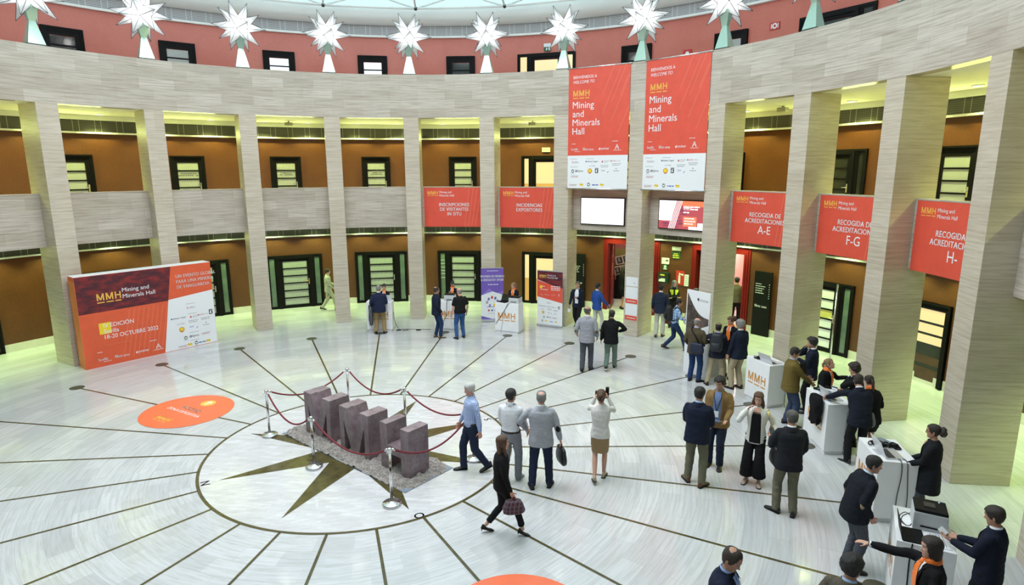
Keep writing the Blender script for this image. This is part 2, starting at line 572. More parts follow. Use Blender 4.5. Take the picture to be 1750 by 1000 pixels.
dome = S(w.build('ceiling_dome', M['roof_glass'], smooth=True, fixn=False), 'teal tinted glass dome over the hall')
tr = MB()
NODE = [P(-2.4+14.95*k, 12.45, 11.16) for k in range(-7, 17)]
for k in range(len(NODE)):
    az = -2.4+14.95*(k-7)
    nx = NODE[(k+1) % len(NODE)]
    tr.tube([NODE[k], nx], 0.038, 8)
    tr.tube([NODE[k], P(az-5.2, 12.9, 11.62)], 0.034, 8)
    tr.tube([NODE[k], P(az+5.2, 12.9, 11.62)], 0.034, 8)
    tr.tube([NODE[k], P(az, 11.0, 11.95)], 0.034, 8)
fr = tr.build('truss', M['white'], dome, smooth=True)
nb = MB()
for p in NODE:
    nb.lathe([(0.0, p[2]-0.075), (0.05, p[2]-0.05), (0.075, p[2]), (0.05, p[2]+0.05), (0.0, p[2]+0.075)], 10, 0, (p[0], p[1]))
nb.build('truss_node', M['dark_metal'], dome, smooth=True)

# rooms beyond the two entrances
for i, d in enumerate((D1, D2)):
    w = MB()
    w.arc(d[0]-6, d[1]+8, RW+4.5, RW+4.6, 0, 3.4)
    w.arc(d[0]-6, d[0]-5.6, RW+0.25, RW+4.5, 0, 3.4)
    w.arc(d[1]+7.6, d[1]+8, RW+0.25, RW+4.5, 0, 3.4)
    S(w.build('wall_lobby', plain('pink_lobby_paint', (0.62, 0.34, 0.28), 0.5, 0, 0.06, 4)), 'pink wall of the lobby beyond the entrance')
    w = MB(); w.arc(d[0]-6, d[1]+8, RW+0.25, RW+4.6, 3.0, 3.1)
    S(w.build('ceiling_lobby', M['white']))
    w = MB(); w.arc(d[0]-6, d[1]+8, RW, RW+4.6, -0.06, -0.001)
    S(w.build('floor_lobby', M['floor']))
    am = (d[0]+d[1])/2+1
    area_light('lobby_lamp', P(am, RW+2.3, 2.95), (60, 130)[i], (1.0, 0.80, 0.74), 1.6)

# gallery lamps: downlights let into both soffits, and cove strips on the ledges
dl_n = 0
for k in range(K0, K1):
    for dz, zc in ((0, ZS), (1, ZPB)):
        for off in (-3.0, 3.6):
            az = MID(k)+off
            rr = 13.40
            d = MB()
            d.lathe([(0.125, 0.012), (0.125, -0.004), (0.098, -0.012), (0.098, 0.006)], 24, 1)
            d.lathe([(0.098, 0.0), (0.0, 0.0005)], 20, 0)
            o = d.build('ceiling_downlight', [M['lamp_disc'], M['white']], loc=P(az, rr, zc-0.012))
            tag(o, 'round white recessed downlight in the %s gallery soffit' % ('first floor' if dz == 0 else 'ground floor'), 'downlight', 'recessed downlights of the %s gallery' % ('first floor' if dz == 0 else 'ground floor'))
            l = bpy.data.lights.new('downlight_beam', 'SPOT')
            l.energy = 340 if dz == 0 else 280
            l.color = GREEN if dz == 0 else GREEN_LOW
            l.spot_size = rad(118); l.spot_blend = 0.45; l.shadow_soft_size = 0.09
            lo = bpy.data.objects.new('downlight_beam', l)
            lo.location = P(az, rr, zc-0.03)
            COL.objects.link(lo)
    for z, pw in ((6.70, 14), (2.93, 3)):
        loc, rz = at(MID(k), RW-0.13, z)
        area_light('cove_strip', loc, pw, GREEN, 2.2, 0.05, (pi+1.1, 0, rz), 130)
# ================================================================== DOORS (built facing the hall: -y is the hall side)
door_no = [0]
def door_root(az, z, inset=0.013):
    door_no[0] += 1
    loc, rz = at(az, RW-inset, z)
    o = empty('door_%d' % door_no[0], loc, rz)
    o['kind'] = 'structure'
    return o

def stepped_frame(root, x0, x1, h, th, mat, name='frame'):
    f = MB()
    for t, d in ((th, 0.05), (th*0.62, 0.075), (th*0.3, 0.10)):
        f.box(x0, x0+t, -d, 0.02, 0, h)
        f.box(x1-t, x1, -d, 0.02, 0, h)
        f.box(x0+t, x1-t, -d, 0.02, h-t, h)
    return f.build(name, mat, root)

def leaf(root, x0, x1, h, rows, pane, parent=None, solid_below=0, hx=None, handle='chrome'):
    """glazed door leaf: stiles, rails, one pane per row, handle"""
    lf = MB()
    st = 0.085
    lf.box(x0, x0+st, -0.035, 0.01, 0, h); lf.box(x1-st, x1, -0.035, 0.01, 0, h)
    lf.box(x0+st, x1-st, -0.035, 0.01, 0, 0.12); lf.box(x0+st, x1-st, -0.035, 0.01, h-0.09, h)
    z0, z1 = 0.12, h-0.09
    ph = (z1-z0)/rows
    for r in range(1, rows):
        lf.box(x0+st, x1-st, -0.032, 0.01, z0+r*ph-0.022, z0+r*ph+0.022)
    lo = lf.build('leaf', M['black_frame'], root)
    for r in range(rows):
        p = MB()
        p.face([(x0+st, -0.012, z0+r*ph+0.02), (x1-st, -0.012, z0+r*ph+0.02), (x1-st, -0.012, z0+(r+1)*ph-0.02), (x0+st, -0.012, z0+(r+1)*ph-0.02)], 0,
               [(x0, 0), (x1, 0), (x1, ph), (x0, ph)])
        p.build('pane', pane[r] if isinstance(pane, list) else pane, lo)
    if hx is not None:
        hd = MB()
        hd.box(hx-0.022, hx+0.022, -0.045, -0.03, 0.93, 1.17)
        hd.tube([(hx, -0.03, 1.07), (hx, -0.085, 1.07), (hx-0.02, -0.09, 1.07), (hx-0.12, -0.09, 1.07)], 0.011, 8)
        hd.build('handle', M[handle], lo)
    return lo

def sidelight(root, x0, x1, h, pane):
    s = MB()
    s.box(x0, x1, -0.04, 0.01, 0, 0.10); s.box(x0, x1, -0.04, 0.01, h-0.05, h)
    s.box(x0, x0+0.05, -0.04, 0.01, 0.1, h-0.05); s.box(x1-0.05, x1, -0.04, 0.01, 0.1, h-0.05)
    so = s.build('sidelight', M['black_frame'], root)
    p = MB(); p.face([(x0+0.05, -0.01, 0.1), (x1-0.05, -0.01, 0.1), (x1-0.05, -0.01, h-0.05), (x0+0.05, -0.01, h-0.05)], 0)
    p.build('pane', pane, so)
    return so

def single_door(az, z, h=2.12, rows=6, pane='blinds', w=1.12, label=None, plate=0):
    r = door_root(az, z)
    stepped_frame(r, -w/2, w/2, h, 0.15, M['black_frame'])
    lf = leaf(r, -w/2+0.14, w/2-0.14, h-0.14, rows, M[pane] if isinstance(pane, str) else pane, hx=w/2-0.19)
    if plate:
        pl = MB()
        zc = 0.12+(h-0.35)/rows*(rows-1.5)
        for i, ww in enumerate((0.26, 0.32) if plate == 2 else (0.2, 0.24)):
            for q in range(9):
                if random.random() < 0.85:
                    x = -ww+q*2*ww/9
                    pl.box(x, x+ww/9*1.5, -0.016, -0.013, zc+0.03-i*0.06, zc+0.055-i*0.06)
        pl.build('door_lettering', M['ink'], lf)
    if label: r['label'] = label
    return r

def triple_door(az, z, h=2.13, W=2.1, pane='blinds', side='frosted', side_r=None, rows=6, label=None, handle='chrome'):
    r = door_root(az, z, 0.045)
    cw = 0.62
    f = MB()
    f.box(-W/2, W/2, -0.06, 0.02, h-0.06, h)
    for x in (-W/2, W/2-0.06): f.box(x, x+0.06, -0.06, 0.02, 0, h-0.06)
    for s in (-1, 1):
        f.box(s*cw-0.09, s*cw+0.09, -0.055, 0.02, 0, h-0.06)
        f.box(s*cw-0.05, s*cw+0.05, -0.085, 0.02, 0, h-0.06)
    f.box(-cw, cw, -0.075, 0.02, h-0.14, h-0.06)
    f.build('frame', M['black_frame'], r)
    leaf(r, -cw+0.08, cw-0.08, h-0.14, rows, M[pane] if isinstance(pane, str) else pane, hx=cw-0.12, handle=handle)
    sidelight(r, -W/2+0.06, -cw-0.09, h-0.06, M[side])
    sidelight(r, cw+0.09, W/2-0.06, h-0.06, M[side_r or side])
    if label: r['label'] = label
    return r

# ground floor
for k in (-2, -1):
    triple_door(MID(k)+0.1, 0.001)
triple_door(-23.2, 0.001, label='black framed glazed door behind the large orange billboard')
triple_door(-9.15, 0.001, handle='brass', label='black framed door with six blind-covered panes and a brass handle')
triple_door(4.75, 0.001, label='black framed door between frosted side panels behind the first white kiosk')
t = triple_door(18.6, 0.001, label='black framed door with white lettering on its frosted side panel')
lt = MB()
for i, (zz, ww) in enumerate(((1.72, 0.28), (1.58, 0.2), (1.42, 0.3), (1.28, 0.22), (1.15, 0.26), (0.98, 0.3))):
    x = -0.95
    while x < -0.95+ww:
        d = random.uniform(0.03, 0.07)
        lt.box(x, x+d, -0.0135, -0.0125, zz, zz+0.022); x += d+0.012
lt.build('glass_lettering', M['paper'], t)

def warm_panes(nm, top, bottom, split):
    m, nt, b = new_mat(nm)
    tc = N(nt, 'ShaderNodeTexCoord'); sp = N(nt, 'ShaderNodeSeparateXYZ')
    nt.links.new(tc.outputs['Object'], sp.inputs[0])
    g = N(nt, 'ShaderNodeMath', operation='GREATER_THAN'); nt.links.new(sp.outputs[2], g.inputs[0]); g.inputs[1].default_value = split
    c = mixc(nt, g.outputs[0], bottom, top)
    nt.links.new(c, b.inputs['Emission Color'])
    b.inputs['Emission Strength'].default_value = 0.9
    b.inputs['Base Color'].default_value = (0.2, 0.15, 0.08, 1)
    b.inputs['Roughness'].default_value = 0.2
    return m
M['wood_room'] = warm_panes('lit_office_glass', (0.95, 0.74, 0.36), (0.62, 0.30, 0.06), 1.05)
M['wood_room_up'] = warm_panes('lit_upper_office_glass', (0.98, 0.80, 0.42), (0.66, 0.36, 0.10), 1.4)
triple_door(33.1, 0.001, pane='wood_room', side='wood_room', rows=1, label='black framed glazed door of a lit room behind the blonde receptionist')
# door with white sheets on its panes and a frosted panel, between the pillars on the right
wp = [M['paper'], M['paper'], M['paper'], plain('yellow_sheet', (0.62, 0.55, 0.16), 0.5), M['paper'], M['paper']]
triple_door(76.0, 0.001, pane=wp, label='black framed door with sheets of paper on its panes right of the black directory')
# open door of a dark office with shelves
M['dim_shelf'] = plain('dim_brown_shelf', (0.075, 0.034, 0.020), 0.5, 0, 0.3, 4)
r = door_root(89.6, 0.001)
r['label'] = 'black framed doorway of a dark office with shelves, behind the rightmost big pillar'
stepped_frame(r, -0.56, 0.56, 2.12, 0.15, M['black_frame'])
ob = MB()
ob.box(-0.42, 0.42, -0.006, 0.01, 0.02, 1.98, 0)
ob.build('dark_room', M['dark_glass'], r)
for i, (z0, z1, mt) in enumerate(((1.62, 1.93, 'wood_room'), (1.33, 1.56, 'wood_room'), (1.06, 1.27, 'wood_room'), (0.52, 0.74, 'dim_shelf'), (0.1, 0.42, 'dim_shelf'))):
    q = MB(); q.face([(-0.41, -0.012, z0), (0.41, -0.012, z0), (0.41, -0.012, z1), (-0.41, -0.012, z1)])
    q.build('pane', M[mt], r)
for k in (9, 10):
    if k > 9: triple_door(MID(k), 0.001)

# first gallery (seen above the parapets)
for k in (-3, -2, -1, 0, 1, 2, 3):
    az = {-1: -37.2, 0: -23.2, 1: -9.4, 2: 4.6, 3: 18.85}.get(k, MID(k)+0.3)
    single_door(az, Z1, label='black framed gallery door with pleated white blinds', plate={0: 2, 1: 1, 2: 1}.get(k, 0))
triple_door(33.0, Z1, pane='wood_room', side='wood_room', rows=1, label='lit glazed gallery door above the right orange parapet sign')
single_door(MID(5), Z1); single_door(MID(6), Z1)
triple_door(76.0, Z1, pane='dark_glass', side='dark_glass', rows=6, W=2.0, label='dark glazed gallery door above the F-G sign')
single_door(90.2, Z1); single_door(MID(10), Z1)

# second gallery (red wall above the fascia)
for az, pane in ((-51.6, 'blinds'), (-36.4, 'dark_glass'), (-22.98, 'blinds'), (-9.24, 'bright_pane'), (4.79, 'bright_pane'), (18.83, 'dark_glass'), (46.98, 'dark_glass'), (60.9, 'blinds')):
    single_door(az, Z2, h=2.13, rows=6, pane=pane, w=1.12, label='black stepped door frame of the top gallery in the red wall')
triple_door(32.7, Z2, pane='wood_room_up', side='wood_room_up', rows=2, W=2.28, label='wide lit glazed door of the top gallery left of the hanging banners')
triple_door(74.7, Z2, pane='dark_glass', side='dark_glass', W=2.28, label='wide dark glazed door of the top gallery at the far right')
single_door(MID(8), Z2); single_door(MID(9), Z2)

# red door frames of the two entrances
for i, d in enumerate((D1, D2)):
    c = (d[0]+d[1])/2
    W = 2*RW*math.tan(rad((d[1]-d[0])/2))
    r = door_root(c, 0.001, 0.035)
    r['label'] = ('red lacquered door frame of the entrance left of the pillar with the white notices', 'red lacquered door frame of the entrance behind the pillar under the A-E sign')[i]
    f = MB()
    for t, dd in ((0.20, 0.05), (0.13, 0.08), (0.06, 0.11)):
        for s in (-1, 1):
            xs = sorted((s*W/2, s*(W/2+t)))
            f.box(xs[0], xs[1], -dd, 0.25, 0, ZD+t)
        f.box(-W/2, W/2, -dd, 0.25, ZD, ZD+t)
    f.build('frame', M['red_frame'], r)
    # open leaves, swung outwards
    for s in (-1, 1):
        l = MB()
        th = rad(107 if s < 0 else 97)
        ux, uy = cos(th)*-s, sin(th)
        L = 0.95
        def pt(a, z, off=0.0):
            return (s*(W/2-0.03)+ux*a+off*(-uy)*-s, 0.27+uy*a+off*ux*-s, z)
        l2 = MB()
        for a0, a1, z0, z1 in ((0, 0.13, 0, ZD-0.03), (L-0.13, L, 0, ZD-0.03), (0.13, L-0.13, 0, 0.22), (0.13, L-0.13, ZD-0.15, ZD-0.03), (0.13, L-0.13, 1.0, 1.1)):
            q = [pt(a0, z0), pt(a1, z0), pt(a1, z1), pt(a0, z1)]
            q2 = [pt(a0, z0, .04), pt(a1, z0, .04), pt(a1, z1, .04), pt(a0, z1, .04)]
            l2.face(q); l2.face(q2[::-1])
            for k in range(4):
                l2.face([q[(k+1) % 4], q[k], q2[k], q2[(k+1) % 4]])
        lo = l2.build('leaf', M['red_frame'], r)
        g = MB(); g.face([pt(0.13, 0.22, .02), pt(L-0.13, 0.22, .02), pt(L-0.13, ZD-.15, .02), pt(0.13, ZD-.15, .02)])
        g.build('pane', plain('pink_tinted_glass', (0.42, 0.17, 0.17), 0.08, 0, 0.35, 2.5), lo)
        hd = MB(); hd.tube([pt(L-0.06, 1.0, -.05), pt(L-0.06, 1.35, -.05)], 0.012, 8); hd.build('handle', M['brass'], lo)
# ================================================================== LETTERING
_glyphs = {}
def glyphs(s, bold=0.0, shear=0.0):
    """flat outline of a line of text: verts, faces, width; cap height = 1"""
    key = (s, bold, shear)
    if key not in _glyphs:
        def get(t):
            cu = bpy.data.curves.new('t', 'FONT')
            cu.body = t
            cu.shear = shear
            cu.space_character = 1.07 if bold else 1.0
            cu.resolution_u = 3
            ob = bpy.data.objects.new('t', cu)
            me = bpy.data.meshes.new_from_object(ob)
            vs = [(v.co.x, v.co.y) for v in me.vertices]
            fs = [tuple(p.vertices) for p in me.polygons]
            bpy.data.objects.remove(ob); bpy.data.curves.remove(cu); bpy.data.meshes.remove(me)
            return vs, fs
        h, _ = get('H')
        cap = max(v[1] for v in h)-min(v[1] for v in h)
        vs, fs = get(s)
        x0 = min(v[0] for v in vs) if vs else 0
        vs = [((x-x0)/cap, y/cap) for x, y in vs]
        _glyphs[key] = (vs, fs, max(v[0] for v in vs) if vs else 0)
    return _glyphs[key]

class Print:
    """printed matter laid out on a board: x from the left, z from the bottom, in metres"""
    def __init__(self, fn, lift=0.0015):
        self.fn, self.lift = fn, lift
        self.mb, self.mats = MB(), []
        self.layer = 1
    def mat(self, m):
        m = M[m] if isinstance(m, str) else m
        if m not in self.mats: self.mats.append(m)
        return self.mats.index(m)
    def put(self, vs, fs, m, layer):
        i = self.mat(m)
        n = len(self.mb.v)
        self.mb.v += [self.fn(x, z, layer*self.lift) for x, z in vs]
        for f in fs:
            self.mb.f.append(tuple(k+n for k in f)); self.mb.m.append(i); self.mb.uv.append([vs[k] for k in f])
    def text(self, s, x, z, cap, m, align='L', bold=0.0, shear=0.0, sx=1.0, layer=2):
        vs, fs, w = glyphs(s, bold, shear)
        W = w*cap*sx
        x0 = x - (W if align == 'R' else W/2 if align == 'C' else 0)
        for dx in ((-bold, 0, bold) if bold else (0,)):
            self.put([(x0+(a+dx)*cap*sx, z+b*cap) for a, b in vs], fs, m, layer)
        return x0+W
    def rect(self, x0, x1, z0, z1, m, layer=1, nx=1):
        for i in range(nx):
            a, b = x0+(x1-x0)*i/nx, x0+(x1-x0)*(i+1)/nx
            self.put([(a, z0), (b, z0), (b, z1), (a, z1)], [(0, 1, 2, 3)], m, layer)
    def poly(self, pts, m, layer=1):
        self.put(pts, [tuple(range(len(pts)))], m, layer)
    def disk(self, x, z, r, m, layer=2, n=20, rz=None):
        self.poly([(x+r*cos(2*pi*i/n), z+(rz or r)*sin(2*pi*i/n)) for i in range(n)], m, layer)
    def mmh(self, x, z, cap, m, layer=2):
        """the three letters, each over its own bar; z is the letters' foot"""
        for ch in 'MMH':
            wd = cap*(0.92 if ch == 'M' else 0.76)
            sh = ([[(0, 0), (0.18, 0), (0.18, 1), (0, 1)], [(0.82, 0), (1, 0), (1, 1), (0.82, 1)], [(0.01, 1), (0.21, 1), (0.60, 0.06), (0.40, 0.06)], [(0.79, 1), (0.99, 1), (0.60, 0.06), (0.40, 0.06)]] if ch == 'M'
                  else [[(0, 0), (0.21, 0), (0.21, 1), (0, 1)], [(0.79, 0), (1, 0), (1, 1), (0.79, 1)], [(0.1, 0.42), (0.9, 0.42), (0.9, 0.59), (0.1, 0.59)]])
            for q in sh:
                self.poly([(x+u*wd, z+v*cap) for u, v in q], m, layer)
            e = x+wd
            self.rect(x, e, z-cap*0.36, z-cap*0.22, m, layer)
            x = e+cap*0.22
        return x
    def smudge(self, x0, x1, z, h, m='ink_grey', layer=2):
        """a line of print too small to read"""
        x = x0
        while x < x1-h*0.4:
            d = random.uniform(0.8, 2.6)*h
            self.rect(x, min(x+d, x1), z, z+h*0.75, m, layer)
            x += d+h*0.45
    def build(self, name, parent):
        return self.mb.build(name, self.mats, parent, fixn=False)

def flat(w, h, y=0.0):
    return lambda x, z, l: (x-w/2, y-l, z)

def curved(R, w):
    """a sheet bent round the parapet; the parent stands at radius R, +y outwards"""
    def f(x, z, l):
        a = (x-w/2)/R
        r = R-l
        return (r*sin(a), r*cos(a)-R, z)
    return f

def host_logos(p, x, z, k, mat='paper', gap=1.0):
    """the four hosts' marks in one row, k = scale in metres"""
    p.text('Sevilla', x, z, 0.075*k, mat, bold=0.04, sx=0.85)
    p.smudge(x+0.12*k, x+0.32*k, z-0.045*k, 0.018*k, mat)
    x2 = x+0.42*k*gap
    e = p.text('fibes', x2, z, 0.085*k, mat, bold=0.045, sx=0.8)
    p.smudge(e+0.03*k, e+0.2*k, z+0.03*k, 0.018*k, mat); p.smudge(e+0.03*k, e+0.2*k, z, 0.018*k, mat)
    x3 = x+0.98*k*gap
    p.poly([(x3, z+0.045*k), (x3+0.03*k, z-0.01*k), (x3+0.055*k, z+0.03*k), (x3+0.06*k, z+0.08*k), (x3+0.03*k, z+0.06*k)], mat, 2)
    p.text('aminer', x3+0.075*k, z+0.01*k, 0.078*k, mat, sx=0.95)
    x4 = x+1.62*k*gap
    s = 0.075*k
    p.poly([(x4-s, z+0.02*k), (x4-s*0.65, z+0.02*k), (x4+s*0.1, z+0.17*k), (x4-s*0.1, z+0.17*k)], mat, 2)
    p.poly([(x4+s, z+0.02*k), (x4+s*0.65, z+0.02*k), (x4-s*0.1, z+0.17*k), (x4+s*0.1, z+0.17*k)], mat, 3)
    p.poly([(x4-s*0.2, z+0.06*k), (x4+s*0.2, z+0.06*k), (x4, z+0.11*k)], mat, 2)
    p.smudge(x4-0.13*k, x4+0.14*k, z-0.02*k, 0.018*k, mat)

def sponsor(p, kind, x, z, k):
    """one sponsor mark centred at x, z"""
    if kind == 'xc':
        p.text('X', x-0.15*k, z-0.03*k, 0.07*k, 'ink_red', sx=0.8); p.text('calibur', x-0.085*k, z-0.03*k, 0.07*k, 'ink_grey', sx=0.75)
    elif kind == 'ac':
        p.disk(x-0.2*k, z, 0.025*k, 'ink_blue'); p.text('Atlantic Copper', x-0.16*k, z-0.02*k, 0.046*k, 'ink', bold=0.03, sx=0.8)
    elif kind == 'at':
        p.poly([(x-0.12*k, z-0.03*k), (x-0.05*k, z-0.03*k), (x-0.085*k, z+0.035*k)], 'ink_red', 2); p.text('ATALAYA', x-0.03*k, z-0.01*k, 0.04*k, 'ink_grey', sx=0.75); p.smudge(x-0.03*k, x+0.1*k, z-0.04*k, 0.015*k)
    elif kind == 'sf':
        p.rect(x-0.2*k, x-0.165*k, z-0.02*k, z+0.02*k, 'ink_red', 2); p.text('Sandfire', x-0.15*k, z-0.018*k, 0.042*k, 'ink_red', sx=0.8); p.text('matsa', x+0.03*k, z-0.018*k, 0.042*k, 'ink_grey', sx=0.75)
    elif kind == 'lf':
        p.text('Los Frailes', x, z-0.02*k, 0.046*k, 'ink_grey', 'C', sx=0.8)
    elif kind == 'sh':
        p.disk(x, z, 0.078*k, 'ink_red', 2); p.disk(x, z+0.003*k, 0.062*k, 'ink_yellow', 3)
        p.rect(x-0.03*k, x+0.03*k, z-0.086*k, z-0.06*k, 'ink_red', 2)
    elif kind == 'bk':
        p.rect(x-0.055*k, x+0.055*k, z-0.08*k, z+0.08*k, 'ink', 2); p.poly([(x-0.035*k, z-0.05*k), (x+0.03*k, z-0.055*k), (x+0.01*k, z), (x+0.035*k, z+0.04*k), (x-0.02*k, z+0.03*k)], 'paper', 3); p.rect(x-0.04*k, x+0.04*k, z+0.055*k, z+0.065*k, 'paper', 3)
    elif kind == 'ex':
        p.text('Explo', x-0.13*k, z-0.01*k, 0.05*k, 'ink_blue', sx=0.8, shear=0.2); p.poly([(x+0.06*k, z-0.06*k), (x+0.1*k, z-0.055*k), (x+0.13*k, z), (x+0.10*k, z-0.02*k)], 'ink_blue', 2)
    elif kind == 'ep':
        p.disk(x-0.13*k, z+0.005*k, 0.036*k, 'ink'); p.disk(x-0.13*k, z+0.005*k, 0.015*k, 'paper', 3); p.text('Epiroc', x-0.08*k, z-0.02*k, 0.062*k, 'ink', bold=0.03, sx=0.85)
    elif kind == 'cr':
        p.disk(x, z, 0.055*k, 'ink_green', 2); p.disk(x, z+0.008*k, 0.038*k, 'paper', 3); p.poly([(x-0.04*k, z+0.05*k), (x+0.04*k, z+0.05*k), (x, z+0.01*k)], 'ink', 4); p.smudge(x-0.07*k, x+0.07*k, z-0.09*k, 0.014*k)
    elif kind == 'g2':
        p.smudge(x-0.15*k, x+0.15*k, z+0.012*k, 0.026*k); p.smudge(x-0.13*k, x+0.12*k, z-0.035*k, 0.026*k)
    elif kind == 'sp':
        p.poly([(x-0.025*k, z+0.01*k), (x+0.025*k, z+0.01*k), (x, z+0.06*k)], 'ink_grey', 2); p.smudge(x-0.1*k, x+0.1*k, z-0.05*k, 0.028*k)
    elif kind == 'br':
        p.rect(x-0.15*k, x-0.14*k, z-0.04*k, z+0.04*k, 'ink_grey', 2); p.smudge(x-0.12*k, x+0.14*k, z+0.005*k, 0.024*k); p.smudge(x-0.12*k, x+0.1*k, z-0.03*k, 0.024*k, 'ink_red')
    elif kind == 'fl':
        p.rect(x-0.07*k, x-0.02*k, z-0.035*k, z+0.035*k, 'ink_yellow', 2); p.rect(x-0.07*k, x-0.02*k, z+0.012*k, z+0.024*k, 'ink_red', 3); p.rect(x-0.02*k, x+0.06*k, z-0.035*k, z+0.035*k, 'ink_yellow', 2); p.smudge(x-0.0*k, x+0.05*k, z, 0.014*k, 'ink', 3)
    elif kind == 'bl':
        p.smudge(x-0.11*k, x+0.11*k, z-0.02*k, 0.045*k, 'ink_blue')
    elif kind == 'hd':
        p.smudge(x-0.15*k, x+0.13*k, z, 0.018*k)

def parapet_sign(k, az0, az1, lines, letters, label, gold_x=0.13):
    w = rad(az1-az0)*RPAR
    h = ZPT-ZPB-0.01
    R = RPAR-0.012
    loc, rz = at((az0+az1)/2, R, ZPB+0.004)
    fn = curved(R, w)
    b = MB()
    n = 14
    for i in range(n):
        x0, x1 = w*i/n, w*(i+1)/n
        for l0, l1 in ((0.0, -0.008),):
            q = [fn(x0, 0, l0), fn(x1, 0, l0), fn(x1, h, l0), fn(x0, h, l0)]
            g = [fn(x0, 0, l1), fn(x1, 0, l1), fn(x1, h, l1), fn(x0, h, l1)]
            b.face(q, 0); b.face(g[::-1], 0)
            b.face([q[3], q[2], g[2], g[3]], 0); b.face([q[1], q[0], g[0], g[1]], 0)
    for x, fl in ((0, 1), (w, 0)):
        q = [fn(x, 0, 0), fn(x, h, 0), fn(x, h, -.008), fn(x, 0, -.008)]
        b.face(q, 0)
    o = b.build('parapet_sign', M['poster_red'], None, loc, rz)
    tag(o, label, 'sign', 'orange signs on the gallery parapets')
    p = Print(fn)
    xm = p.mmh(gold_x, h-0.25, 0.125, 'poster_gold')
    p.text('Mining and', xm+0.03, h-0.20, 0.074, 'paper', sx=0.95)
    p.text('Minerals Hall', xm+0.03, h-0.32, 0.074, 'paper', sx=0.95)
    zt = h-0.67
    for s in lines:
        p.text(s, w*0.5, zt, 0.118, 'paper', 'C', bold=0.035, sx=0.86)
        zt -= 0.168
    if letters:
        p.text(letters, w*0.5, zt-0.12, 0.215, 'paper', 'C', sx=0.9)
    for i in range(4):
        x = w*0.70+i*0.15
        p.poly([(x-0.07-0.02*i, 0.0+0.012), (x-0.055-0.02*i, 0.012), (x+0.13, h-0.012), (x+0.115, h-0.012)], 'poster_pale', 1)
    p.build('lettering', o)
    return o

hwp = math.degrees(0.26/RPAR)
def bay(k): return AZ(k)+hwp+0.35, AZ(k+1)-hwp-0.05
parapet_sign(3, *bay(3), ['INSCRIPCIONES', 'DE VISITANTES', 'IN SITU'], None, 'orange parapet sign reading INSCRIPCIONES DE VISITANTES IN SITU')
parapet_sign(4, *bay(4), ['INCIDENCIAS', 'EXPOSITORES'], None, 'orange parapet sign reading INCIDENCIAS EXPOSITORES')
parapet_sign(7, *bay(7), ['RECOGIDA DE', 'ACREDITACIONES'], 'A-E', 'orange parapet sign reading RECOGIDA DE ACREDITACIONES A-E')
parapet_sign(8, *bay(8), ['RECOGIDA DE', 'ACREDITACIONES'], 'F-G', 'orange parapet sign reading RECOGIDA DE ACREDITACIONES F-G')
parapet_sign(9, *bay(9), ['RECOGIDA DE', 'ACREDITACIONES'], 'H-', 'orange parapet sign starting with H, rightmost of the row')

# two long banners hung from the fascia
def hanging_banner(az0, az1, label):
    am = (az0+az1)/2
    R = RP*cos(rad((az1-az0)/2))-0.02
    w = 2*RP*sin(rad((az1-az0)/2))
    h = ZT-ZPT-0.02
    loc, rz = at(am, R, ZPT)
    root = empty('hanging_banner', loc, rz, label, 'banner', 'long orange banners hung from the fascia')
    b = MB(); b.box(-w/2, w/2, -0.004, 0.004, 0.0, h)
    b.build('banner_sheet', M['poster_red'], root)
    for z in (h+0.005, 0.0):
        t = MB(); t.tube([(-w/2-0.05, 0, z), (w/2+0.05, 0, z)], 0.022, 10)
        t.build('rail', M['chrome'], root, smooth=True)
    hk = MB()
    for s in (-1, 1):
        hk.box(s*w/2-0.02, s*w/2+0.02, -0.02, 0.16, h-0.0, h+0.03)
    hk.build('bracket', M['chrome'], root)
    p = Print(flat(w, h, -0.004))
    p.text('BIENVENIDOS A', 0.17, h-0.32, 0.088, 'paper', sx=0.9)
    p.text('WELCOME TO', 0.17, h-0.47, 0.088, 'paper', sx=0.9, shear=0.22)
    p.mmh(0.17, h-0.87, 0.19, 'poster_gold')
    for i, s in enumerate(('Mining', 'and', 'Minerals', 'Hall')):
        p.text(s, 0.16, h-1.24-i*0.275, 0.205, 'paper', sx=0.98)
    for i, (x, z, L) in enumerate(((1.2, 2.95, 1.0), (1.5, 2.7, 1.2), (1.2, 2.35, 1.5), (1.5, 2.1, 1.6), (1.75, 1.75, 1.3), (1.8, 2.9, .9))):
        dx, dz = 0.40*L, 0.92*L
        x1, z1 = x+dx, z+dz
        if z1 > h: x1, z1 = x+(h-z)*dx/dz, h-0.01
        if x1 > w-0.02: z1 = z+(w-0.02-x)*dz/dx; x1 = w-0.02
        p.poly([(x, z), (x+0.014, z), (x1+0.014, z1), (x1, z1)], 'poster_pale', 1)
    p.rect(0, w, 0.01, 1.075, 'paper', 1)
    p.smudge(0.14, 0.30, 1.44, 0.02, 'paper'); p.smudge(1.58, 1.78, 1.50, 0.02, 'paper')
    host_logos(p, 0.13, 1.24, 1.0)
    for kind, x, z in (('hd', .22, .96), ('xc', .30, .86), ('hd', .84, .96), ('ac', .88, .88), ('at', 1.34, .88), ('sf', 1.74, .89), ('lf', .90, .74), ('g2', 1.34, .73), ('g2', 1.74, .78), ('hd', .25, .70),
                       ('cr', .19, .57), ('ep', .45, .57), ('sh', .82, .58), ('bk', 1.06, .59), ('ex', 1.36, .58), ('sp', 1.74, .62), ('br', .28, .40), ('br', .22, .12), ('fl', .52, .13), ('cr', .78, .14), ('bl', 1.02, .13), ('fl', 1.26, .13)):
        sponsor(p, kind, x, z, 1.0)
    p.build('lettering', root)
hanging_banner(AZ(5)+1.35, AZ(6)-1.5, 'long orange and white banner over the blank bright screen')
hanging_banner(AZ(6)+1.4, AZ(7)-1.4, 'long orange and white banner over the picture screen')

